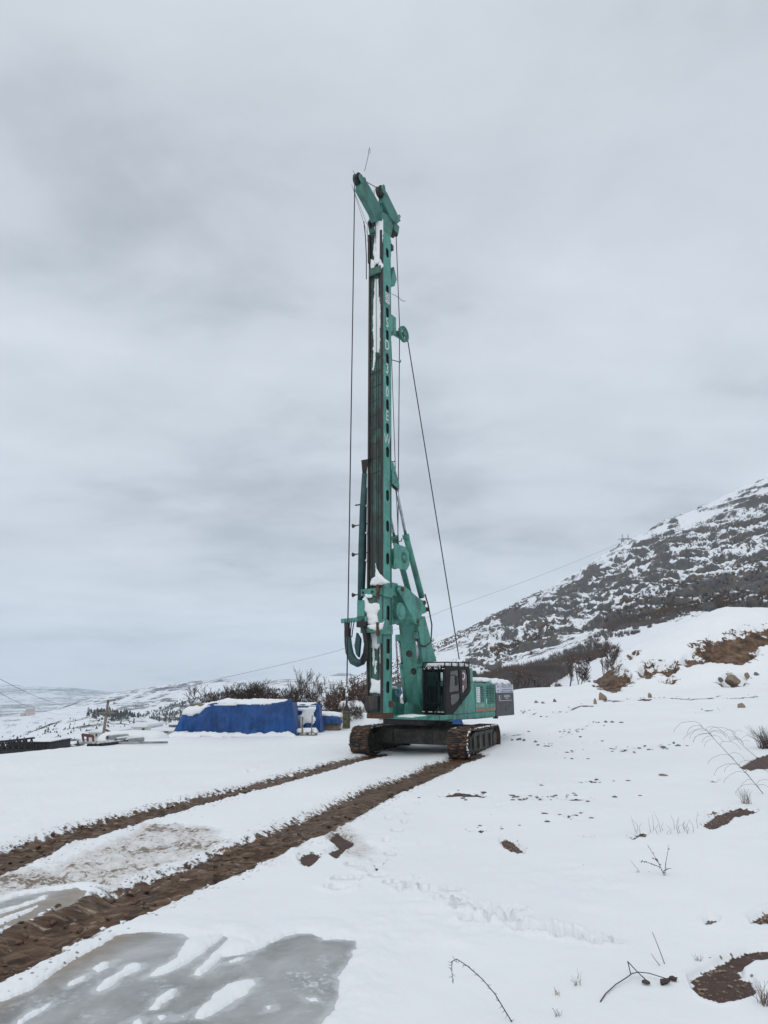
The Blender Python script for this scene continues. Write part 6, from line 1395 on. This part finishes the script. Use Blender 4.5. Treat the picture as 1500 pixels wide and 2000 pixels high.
for k, px, pt_, d, lb in ((0,402,1332,47,'loose bare tree with few dead leaves at the left end of the thicket'), (0,436,1340,50,'small bare tree just right of the leftmost one'), (1,462,1338,49,'dense dark bare tree above the middle of the tarpaulin'),
        (1,486,1330,51,'dense dark bare tree with high thin twigs left of centre'), (1,512,1328,50,'dark bare tree right above the tarpaulin ridge'), (1,538,1348,49,'low dark bush of twigs above the right half of the tarpaulin'), (4,556,1352,46,'low snow speckled bush above the tarp corner'),
        (2,592,1298,48,'tallest tree of the thicket with upright snowy branches'), (0,575,1330,47,'bare tree leaning beside the tallest tree'), (2,612,1306,50,'second tallest tree with dead leaves at its top'), (0,632,1330,52,'thin bare tree right of the two tallest'),
        (3,640,1345,48,'brown leaved tree left of the hanging weight'), (2,655,1322,54,'slender bare tree behind the brown leaved one'), (3,668,1338,50,'brown leaved tree right behind the rope'), (3,700,1316,53,'tall reddish brown tree between rope and mast'), (3,716,1330,50,'brown tree touching the mast'), (2,686,1330,52,'snowy twiggy tree between the brown trees'),
        (4,600,1362,45,'snow filled bush under the tallest tree'), (4,640,1366,45,'snow filled bush beside the board stack'), (4,690,1362,46,'snow filled bush behind the pale heap'), (4,525,1366,45,'snowy bush peeping over the tarpaulin'), (1,448,1330,47,'dark twiggy tree between the two leftmost small ones'), (1,474,1326,47,'tall dark twiggy tree left of the tarpaulin centre'), (1,500,1322,47.5,'tallest of the dark twiggy trees behind the tarpaulin'), (1,526,1334,47,'dark twiggy tree above the right third of the tarpaulin'), (1,550,1340,48,'dark twiggy tree above the tarpaulin corner'), (0,416,1345,46,'faint low tree at the far left of the thicket'), (1,568,1345,49,'dark low tree left of the tallest tree'), (3,648,1335,51,'wide rusty brown tree behind the weight'), (3,682,1328,49,'rusty brown tree right of the rope'), (3,730,1325,54,'rusty brown tree behind the mast'), (3,745,1340,56,'brown tree seen just right of the mast'), (0,772,1345,58,'bare tree behind the boom'), (3,625,1352,46,'low brown leaved bush behind the board stack'), (3,655,1355,45.5,'low brown bush right of the board stack')):
    plant_tree(k, px, pt_, 1385, d, lb, TG)
def surf_z(gname, x, y):
    V = GRIDS[gname]; i = np.argmin((V[:, 0]-x)**2+(V[:, 1]-y)**2); return V[i]
SG = 'leafless shrubs at the foot of the mountain'
for k, px, pt_, d, lb in ((5,1182,1248,112,'tall pale bare shrub standing on the snow below the brush belt'), (0,1205,1252,116,'thin bare shrub right of the tall pale one'), (4,1150,1286,104,'low grey bush in the snow left of the tall pale shrub'), (5,1130,1268,120,'round dark brown shrub at the edge of the brush belt'), (5,1110,1280,110,'dark shrub left of the round brown one'),
        (4,1086,1326,92,'low tan bush by the left end of the earth bank'), (0,1065,1322,94,'thin twiggy bush behind the snow crest'), (5,1048,1315,96,'small dark shrub on the snow crest'), (5,1022,1305,98,'dense shrub right of the engine signs'), (5,1003,1300,100,'dense shrub just behind the engine signs'), (4,1228,1270,112,'faint bush above the earth cut'), (4,1066,1338,62,'small dry bush on the crest behind the rocks')):
    x = at_depth(px, 1330, d); v = surf_z('mountain', x[0], x[1]) if d > 90 else None
    z = max(gz(x[0], x[1]), v[2] if v is not None else -99); plant_tree(k, px, pt_, 1330, d, lb, SG, 'bare_shrub', z)
# brush that covers the lower mountainside as one mass
def brush():
    V = GRIDS['mountain']; px, py = project(V)
    belts = [([(900,1335),(960,1318),(1010,1305),(1080,1282),(1150,1245),(1210,1215),(1280,1190),(1360,1160),(1440,1148),(1500,1130),(1520,1185),(1440,1195),(1380,1180),(1300,1215),(1230,1245),(1180,1285),(1120,1305),(1060,1330),(990,1348)], .85, 1.0),
             ([(990,1330),(1040,1310),(1090,1300),(1120,1310),(1060,1342),(1000,1348)], .7, .9),
             ([(840,1262),(900,1235),(960,1205),(1060,1152),(1064,1158),(960,1215),(900,1246),(845,1275)], .55, .8),
             ([(960,1270),(1000,1240),(1050,1212),(1090,1205),(1080,1230),(1020,1262),(970,1285)], .40, .9),
             ([(1160,1215),(1220,1170),(1300,1140),(1400,1120),(1500,1090),(1500,1130),(1400,1150),(1300,1172),(1200,1222)], .20, .9),
             ([(680,1325),(720,1312),(800,1275),(845,1252),(850,1300),(780,1345),(690,1352)], .5, .9),
             ([(860,1300),(950,1270),(1100,1200),(1300,1080),(1500,960),(1500,1130),(1300,1150),(1100,1250),(960,1310),(880,1330)], .045, .7)]
    rng = np.random.default_rng(5); base, hs, tint = [], [], []
    for poly, dens, hm in belts:
        s = sdf_poly(px, py, poly); cl = fbm(V[:, 0]/25, V[:, 1]/45, 3, 3); m = (s < 6*cl) & (rng.random(len(V)) < dens*np.clip(.55+1.1*cl, 0.03, 1))
        # vertices crowd together in depth: keep a fixed number per picture area
        idx = np.nonzero(m)[0]; idx = rng.permutation(idx)[:int(dens*3600) if dens > .3 else int(dens*6000)]
        base.append(V[idx]); hs.append(hm*rng.uniform(.9, 2.5, len(idx))); tint.append(rng.random(len(idx)))
    B = np.concatenate(base); H = np.concatenate(hs); n = len(B); m = 22
    B = np.repeat(B, m, 0); H = np.repeat(H, m); a = rng.uniform(0, 2*math.pi, n*m); sp = rng.uniform(.05, .75, n*m); hh_ = H*rng.uniform(.55, 1.0, n*m)
    top = B + np.stack([np.cos(a)*sp*H, np.sin(a)*sp*H, hh_], 1); w = .05+.00022*B[:, 1]
    r0 = B + np.stack([np.cos(a)*sp*H*.25, np.sin(a)*sp*H*.25, -.2*np.ones_like(H)], 1); ax = np.stack([np.ones_like(w), np.zeros_like(w), np.zeros_like(w)], 1)
    VV = np.empty((n*m, 3, 3)); VV[:, 0] = r0-ax*w[:, None]; VV[:, 1] = r0+ax*w[:, None]; VV[:, 2] = top
    mt, t, b = new_mat('brush_twigs'); g = node(t, 'ShaderNodeNewGeometry')
    c = ramp(t, noise(t, .035, 4, .6, vec=g.outputs['Position']), [(.38, (.13, .12, .12)), (.5, (.095, .078, .070)), (.62, (.13, .085, .06))])
    t.links.new(c, b.inputs['Base Color']); b.inputs['Roughness'].default_value = .9
    o = np_mesh('brush', VV.reshape(-1, 3), np.arange(n*m*3).reshape(-1, 3), mt, None, False); tag(o, 'brown and grey leafless brush covering the lower mountainside', None, None, 'stuff')
brush()
def pines():
    rng = np.random.default_rng(9); VV, FF = [], []; k0 = 0
    areas = [('knoll', [(183,1388),(215,1386),(248,1393),(246,1404),(222,1408),(200,1404),(186,1396)], 150, (1.6, 3.0)), ('knoll', [(20,1460),(60,1425),(150,1400),(300,1402),(420,1440),(300,1455)], 420, (.5, 1.3)),
             ('pine_slope', [(240,1408),(300,1389),(400,1358),(470,1348),(600,1346),(640,1400),(400,1415),(330,1420),(280,1415)], 1900, (1.6, 3.4)), ('pine_slope', [(150,1440),(240,1405),(330,1420),(300,1440)], 160, (2, 4))]
    P6 = [(math.cos(a), math.sin(a)) for a in np.linspace(0, 2*math.pi, 6)[:-1]]
    for gname, poly, n, (h0, h1) in areas:
        V = GRIDS[gname]; px, py = project(V); idx = np.nonzero(sdf_poly(px, py, poly) < 0)[0]
        if not len(idx): continue
        idx = rng.choice(idx, n); 
        for i in idx:
            c = V[i] + np.array([rng.normal()*4, rng.normal()*4, 0]); h = rng.uniform(h0, h1)*(.8+.4*rng.random()); w = h*rng.uniform(.28, .5)
            for lv in range(2):
                z0, z1, ww = (h*.05, h*.7, w) if lv == 0 else (h*.4, h, w*.7)
                ring = [(c[0]+ww*x*rng.uniform(.7, 1.2), c[1]+ww*y*rng.uniform(.7, 1.2), c[2]+z0+rng.uniform(-.08, .08)*h) for x, y in P6]; VV += ring + [(c[0]+rng.normal()*.1*w, c[1], c[2]+z1)]
                FF += [(k0+j, k0+(j+1) % 5, k0+5) for j in range(5)]; k0 += 6
    o = np_mesh('pine_wood', np.array(VV), np.array(FF), MT['pine'], None, False); tag(o, 'dark pine wood and scrub on the slopes across the valley', None, None, 'stuff')
pines()

# ================================================================== ROCKS, CLODS, DRY PLANTS
def rock(px, py, wpx, hpx, seed, mat, label, group='rocks on the right hand snow'):
    p = hit(px, py); k = p[1]/1427; w, h = wpx*k/2, hpx*k
    mb = MB(); V, F = ICO[3]; rnd = random.Random(seed); pl = [(Vector((rnd.uniform(-1,1), rnd.uniform(-1,1), rnd.uniform(-.4,1))).normalized(), rnd.uniform(.38, .72)) for _ in range(14)]
    pts = []
    for v in V:
        q = Vector(v)
        for n_, d_ in pl:
            e = q.dot(n_)-d_
            if e > 0: q = q-n_*e
        pts.append((q.x*w*1.15, q.y*w*.8, q.z*h*.9+h*.35))
    mb.add(pts, F); o = mb.build('rock', mat, None, False, loc=(p[0], p[1], gz(p[0], p[1])-.03)); tag(o, label, 'rock', group); return o
for a in ((1428,1331,36,16,1,MT['stone'],'large tan boulder on the snow slope near the right edge'), (1460,1321,10,8,2,MT['stone'],'small brown rock right of the large boulder'), (1478,1318,14,6,3,MT['greystone'],'dark flat rock at the far right of the boulders'), (1407,1328,12,7,4,MT['greystone'],'dark rock against the left side of the large boulder'),
          (1178,1367,26,14,5,MT['stone'],'pale angular boulder at the end of the dark crack'), (1162,1375,9,13,6,MT['stone'],'upright brown rock leaning at the left of the pale boulder'), (1269,1363,11,12,7,MT['stone'],'brown lump at the right of the bare red streak'), (1448,1382,20,11,8,MT['stone'],'pointed orange tan rock alone on the snow'),
          (1047,1373,9,7,9,MT['stone'],'left rock of the small tan group near the signs'), (1061,1374,8,5,10,MT['stone'],'middle rock of the small tan group near the signs'), (1083,1371,8,8,11,MT['greystone'],'dark tilted rock right of the small tan group'),
          (1013,1445,13,6,12,MT['greystone'],'grey stone at the foot of the crawler pile'), (1023,1447,8,5,13,MT['greystone'],'dark stone right beside the grey stone'), (1046,1450,11,5,14,MT['greystone'],'flat grey stone further right of the crawler'), (1001,1446,6,4,15,MT['greystone'],'small dark stone nearest the crawler'),
          (1196,1411,12,4,16,MT['greystone'],'longest stone of the row in the middle snow'), (1183,1411,9,5,17,MT['greystone'],'grey stone at the middle of the stone row'), (1169,1412,6,4,18,MT['greystone'],'small stone at the left of the stone row'), (1213,1412,12,3.5,19,MT['greystone'],'flat stone at the right end of the stone row'),
          (1316,1453,7,6,20,MT['greystone'],'upper brick like stone of the little rubble patch'), (1323,1457,14,4.5,21,MT['greystone'],'right flat stone of the little rubble patch'), (1295,1459,15,4,22,MT['greystone'],'left flat stone of the little rubble patch'), (1298,1515,24,6,23,MT['stone'],'flat light brown stone alone below the rubble patch'),
          (1133,1440,7,4,24,MT['greystone'],'single small stone above the dark streak'), (1180,1418,6,3,25,MT['greystone'],'small stone under the stone row')):
    rock(*a)
def scatter(name, label, mat, n, fn, rr, seed, sq=(1.2,1.2,.7)):
    rnd = random.Random(seed); mb = MB()
    for i in range(n):
        r = fn(rnd)
        if r is None: continue
        x, y, s = r; z = float(ground_fields(np.array([x]), np.array([y]))[0][0]) if False else None
        mb._pts = getattr(mb, '_pts', []); mb._pts.append((x, y, rnd.uniform(*rr)*s))
    P = np.array(mb._pts); z = ground_fields(P[:, 0].copy(), P[:, 1].copy())[0]
    for i, (x, y, r) in enumerate(P): mb.lump((x, y, z[i]+r*.15), r, i, sq, .32, 1)
    o = mb.build(name, mat, None, False); tag(o, label, None, None, 'stuff')
def along(k, lo, hi):
    W, hw = RUTS[k]
    def f(rnd):
        i = rnd.randrange(len(W)-2); t_ = rnd.random(); p = W[i]+(W[i+1]-W[i])*t_; e = (W[i+1]-W[i])/np.linalg.norm(W[i+1]-W[i]); n_ = np.array([e[1], -e[0]]); s = rnd.uniform(lo, hi)*rnd.choice((-1, 1)); q = p+n_*s; return q[0], q[1], 1.0
    return f
scatter('mud_clods', 'small clods of brown mud along the right rut', MT['mud'], 330, along(0, 0, .52), (.01, .045), 1); scatter('mud_clods', 'small clods of brown mud along the left rut', MT['mud'], 300, along(1, .0, .48), (.01, .045), 2)
scatter('snow_crumbs', 'crumbs of broken snow beside the right rut', snow, 200, along(0, .46, .9), (.01, .04), 3); scatter('snow_crumbs', 'crumbs of broken snow beside the left rut', snow, 150, along(1, .44, .85), (.01, .035), 4)
def inpoly(polys):
    def f(rnd):
        P = np.asarray(rnd.choice(polys)); 
        for _ in range(40):
            x, y = rnd.uniform(P[:,0].min(), P[:,0].max()), rnd.uniform(P[:,1].min(), P[:,1].max())
            if sdf_poly(np.array([x]), np.array([y]), P)[0] < -.03: return x, y, 1.0
    return f
scatter('soil_pebbles', 'pebbles and soil crumbs in the bare patches', MT['stone'], 380, inpoly(SOIL[:8]), (.006, .02), 5)
def right_lines(rnd):
    P = np.asarray(rnd.choice(SOIL[8:15]+SOIL[23:])); p = P[rnd.randrange(len(P))]; return p[0]+rnd.gauss(0, .35), p[1]+rnd.gauss(0, .25), 1.0
scatter('stone_chips', 'small dark chips scattered over the right hand snow', MT['greystone'], 240, right_lines, (.012, .055), 7, (1.5, 1, .5))

def stem_plant(name, label, cat, px, py, builder, group=None):
    p = hit(px, py); z = float(ground_fields(np.array([p[0]]), np.array([p[1]]))[0][0]); o = empty(name, (p[0], p[1], z)); tag(o, label, cat, group); builder(o, p[1]/1427); return o
def local(px0, py0, k):     # picture offsets to metres in the upright plane at the plant
    return lambda px, py, y=0: Vector(((px-px0)*k, y, (py0-py)*k))
def bramble(o, k):
    c = local(1000, 2005, k); pts = [c(1003,2010), c(990,1990), c(972,1962), c(950,1938), c(925,1918), c(905,1906), c(896,1910), c(896,1928), c(898,1945)]
    MB().tube(pts, [.0048,.0048,.0045,.004,.004,.0035,.003,.0025,.002], 6).build('stem', MT['bark'], o, True); th = MB(); rnd = random.Random(2)
    for i in range(len(pts)-1):
        for j in range(4):
            q = pts[i].lerp(pts[i+1], j/4+.1); a = rnd.uniform(0, 6.28); th.tube([q, q+Vector((math.cos(a), rnd.uniform(-.5,.5), math.sin(a)))*.035], .003, 3, False, .0005)
    th.build('thorns', MT['bark'], o)['kind'] = 'stuff'
stem_plant('thorny_stem', 'arching thorny bramble stem in the foreground snow', 'plant', 1000, 1998, bramble)
def leafy(o, k):
    c = local(1297, 1709, k); stems = [[(1297,1709),(1290,1690),(1280,1672),(1272,1657)], [(1297,1709),(1302,1690),(1307,1670),(1309,1657)], [(1290,1695),(1275,1690),(1262,1686),(1253,1685)], [(1296,1702),(1305,1699),(1313,1698)], [(1292,1692),(1284,1682),(1278,1680)]]
    lf = MB(); rnd = random.Random(5)
    for s in stems:
        pts = [c(*p, rnd.uniform(-.03,.03)) for p in s]; MB().tube(pts, .005, 5, True, .002).build('stem', MT['twig'], o, True)
        for i in range(len(pts)-1):
            for j in range(4):
                if rnd.random() < .75:
                    q = pts[i].lerp(pts[i+1], j/4); a = Vector((rnd.uniform(-1,1), rnd.uniform(-1,1), rnd.uniform(-1,.4))).normalized()*rnd.uniform(.015,.035); b = a.orthogonal().normalized()*.012; lf.add([q, q+a*.5+b, q+a, q+a*.5-b], [(0,1,2,3)])
    lf.build('leaves', MT['dryleaf'], o)['kind'] = 'stuff'
stem_plant('dead_seedling', 'small dead plant with shrivelled dark leaves in the snow', 'plant', 1297, 1709, leafy)
def seed2(o, k):
    c = local(1248, 1702, k)
    for s in ([(1250,1703),(1244,1694),(1234,1682)], [(1246,1700),(1240,1706),(1236,1710)], [(1262,1706),(1267,1700)]): MB().tube([c(*p) for p in s], .004, 4, True, .002).build('stem', MT['twig'], o, True)
stem_plant('dead_seedling', 'tiny bare twig left of the shrivelled plant', 'plant', 1248, 1704, seed2)
def curly(o, k):
    c = local(1491, 1550, k); stem = [(1491,1550),(1470,1522),(1445,1492),(1415,1458),(1397,1436),(1382,1425)]; pts = [c(*p) for p in stem]; MB().tube(pts, .007, 6, True, .003).build('stem', MT['bark'], o, True)
    rnd = random.Random(9); cu = MB()
    for i in range(26):
        t_ = rnd.uniform(.05, .95)*5; q = pts[int(t_)].lerp(pts[int(t_)+1], t_ % 1); sx = rnd.choice((-1, 1)); r_ = rnd.uniform(.16, .42); arc = []
        for j in range(9): a = math.pi*.5-j/8*math.pi*rnd.uniform(.85, 1.0); arc.append(q+Vector((sx*r_*(1-math.sin(a))*.9, rnd.uniform(-.01,.01)+.1*sx*j/8, r_*.55*math.cos(a)-.02*j)))
        cu.tube(arc, .0032, 3, False)
    cu.build('tendrils', MT['twig'], o)['kind'] = 'stuff'
stem_plant('curled_weed', 'tall leaning dry weed with curled side stalks at the right edge', 'plant', 1491, 1551, curly)
def curly2(o, k):
    c = local(1480, 1478, k); pts = [c(1480,1478), c(1462,1462), c(1447,1447), c(1436,1426)]; MB().tube(pts, .007, 6, True, .003).build('stem', MT['bark'], o, True); cu = MB(); rnd = random.Random(4)
    for i in range(8):
        q = pts[1].lerp(pts[3], rnd.random()); sx = rnd.choice((-1, 1)); r_ = rnd.uniform(.2, .45); cu.tube([q+Vector((sx*r_*(1-math.cos(j/8*2.6))*.6, 0, r_*.5*math.sin(j/8*2.6))) for j in range(9)], .0035, 3, False)
    cu.build('tendrils', MT['twig'], o)['kind'] = 'stuff'
stem_plant('curled_weed', 'shorter curled weed behind the tall leaning one', 'plant', 1480, 1478, curly2)
def tuft(n, h, spread, mat, r=.004, seed=1):
    def f(o, k):
        rnd = random.Random(seed); m = MB()
        for i in range(n):
            a = rnd.uniform(0, 6.28); s = rnd.uniform(.1, 1)*spread; hh_ = h*rnd.uniform(.5, 1); q = Vector((rnd.uniform(-.3,.3)*spread, rnd.uniform(-.3,.3)*spread, -.02)); m.tube([q, q+Vector((s*.4*math.cos(a), s*.4*math.sin(a), hh_*.6)), q+Vector((s*math.cos(a), s*math.sin(a), hh_))], r, 3, False, r*.4)
        m.build('stalks', mat, o)['kind'] = 'stuff'
    return f
stem_plant('dry_bush', 'dark twiggy bush cut by the right edge above the soil', 'plant', 1496, 1462, tuft(150, .85, .75, MT['twig'], .006, 2))
stem_plant('dry_bush', 'pale grey tuft at the lower right corner', 'plant', 1496, 1966, tuft(45, .18, .16, MT['stalk'], .003, 3))
for px, py, h, n, lb in ((1127,1928,.14,9,'pale grass tuft left of the fallen branch'), (1088,1944,.10,8,'faint grass tuft furthest left of the fallen branch'), (1090,1988,.08,10,'low grass tuft at the bottom of the snow'), (1460,1570,.35,34,'grey dead herb above the long soil patch'), (1366,1878,.10,10,'dry sprigs on the upper rim of the big soil patch')):
    stem_plant('grass_tuft', lb, 'grass', px, py, tuft(n, h, h*.9, MT['straw'] if h < .3 else MT['stalk'], .0028 if h < .3 else .0035, int(px)))
def two(o, k):
    c = local(1299, 1886, k); MB().tube([c(1299,1888), c(1290,1860), c(1281,1835)], .004, 5, True, .0025).build('stem', MT['bark'], o, True)
stem_plant('dry_weed', 'single upright thin stem above the fallen branch', 'plant', 1299, 1886, two)
def two2(o, k):
    c = local(1289, 1889, k); MB().tube([c(1290,1890), c(1282,1880), c(1275,1870)], .0035, 5, True, .002).build('stem', MT['bark'], o, True)
stem_plant('dry_weed', 'short thin stem left of the upright one', 'plant', 1289, 1889, two2)
def branch(o, k):
    c = local(1245, 1920, k)
    def lay(pts, lift): return [Vector(((px-1245)*k, (1920-py)*k*2.2, lift[i])) for i, (px, py) in enumerate(pts)]
    MB().tube(lay([(1155,1957),(1172,1945),(1200,1930),(1225,1920),(1238,1915),(1244,1900)], [.01,.02,.03,.04,.05,.10]), .005, 6).build('branch', MT['bark'], o, True)
    MB().tube(lay([(1244,1900),(1252,1912),(1262,1922)], [.10,.06,.02]), .0045, 6).build('branch', MT['bark'], o, True)
    MB().tube(lay([(1238,1914),(1255,1910),(1275,1910),(1300,1916),(1322,1914)], [.05,.05,.04,.02,.02]), .0045, 6).build('branch', MT['bark'], o, True)
    for px, py, r_ in ((1258,1923,.03), (1292,1922,.04), (1312,1916,.03)): MB().lump(((px-1245)*k, (1920-py)*k*2.2, .02), r_, px, (1.5,1,.7)).build('pod', MT['dryleaf'], o, True)
stem_plant('fallen_branch', 'crooked dead branch with dark pods lying on the snow', 'branch', 1245, 1922, branch)
def row(o, k):
    rnd = random.Random(6)
    for i in range(22):
        x = (rnd.uniform(1238, 1372)-1305)*k; y = -x*.02+rnd.uniform(-.25, .25); h = rnd.uniform(.06, .28)*(1 if rnd.random() < .8 else 1.5); MB().tube([(x,y,-.03), (x+rnd.uniform(-.05,.03),y,h*.5), (x+rnd.uniform(-.1,.05),y,h)], .004, 4, True, .0015).build('stem', MT['stalk'], o, True)
stem_plant('dead_stubble', 'row of short dead stalks between two soil patches', 'plant', 1305, 1625, row)
# ================================================================== HAZE
def haze():
    mb = MB(); mb.box(-9500, 9500, -300, 12500, -420, 620)
    m = bpy.data.materials.new('haze_air'); m.use_nodes = True; t = m.node_tree; t.nodes.clear()
    o = t.nodes.new('ShaderNodeOutputMaterial'); v = t.nodes.new('ShaderNodeVolumePrincipled')
    v.inputs['Color'].default_value = (.82, .91, 1.0, 1); v.inputs['Density'].default_value = HAZE; v.inputs['Anisotropy'].default_value = .0
    t.links.new(v.outputs[0], o.inputs['Volume'])
    h = mb.build('haze', m); tag(h, 'thin winter haze filling the valley', None, None, 'stuff')
HAZE = 1.05e-4
haze()
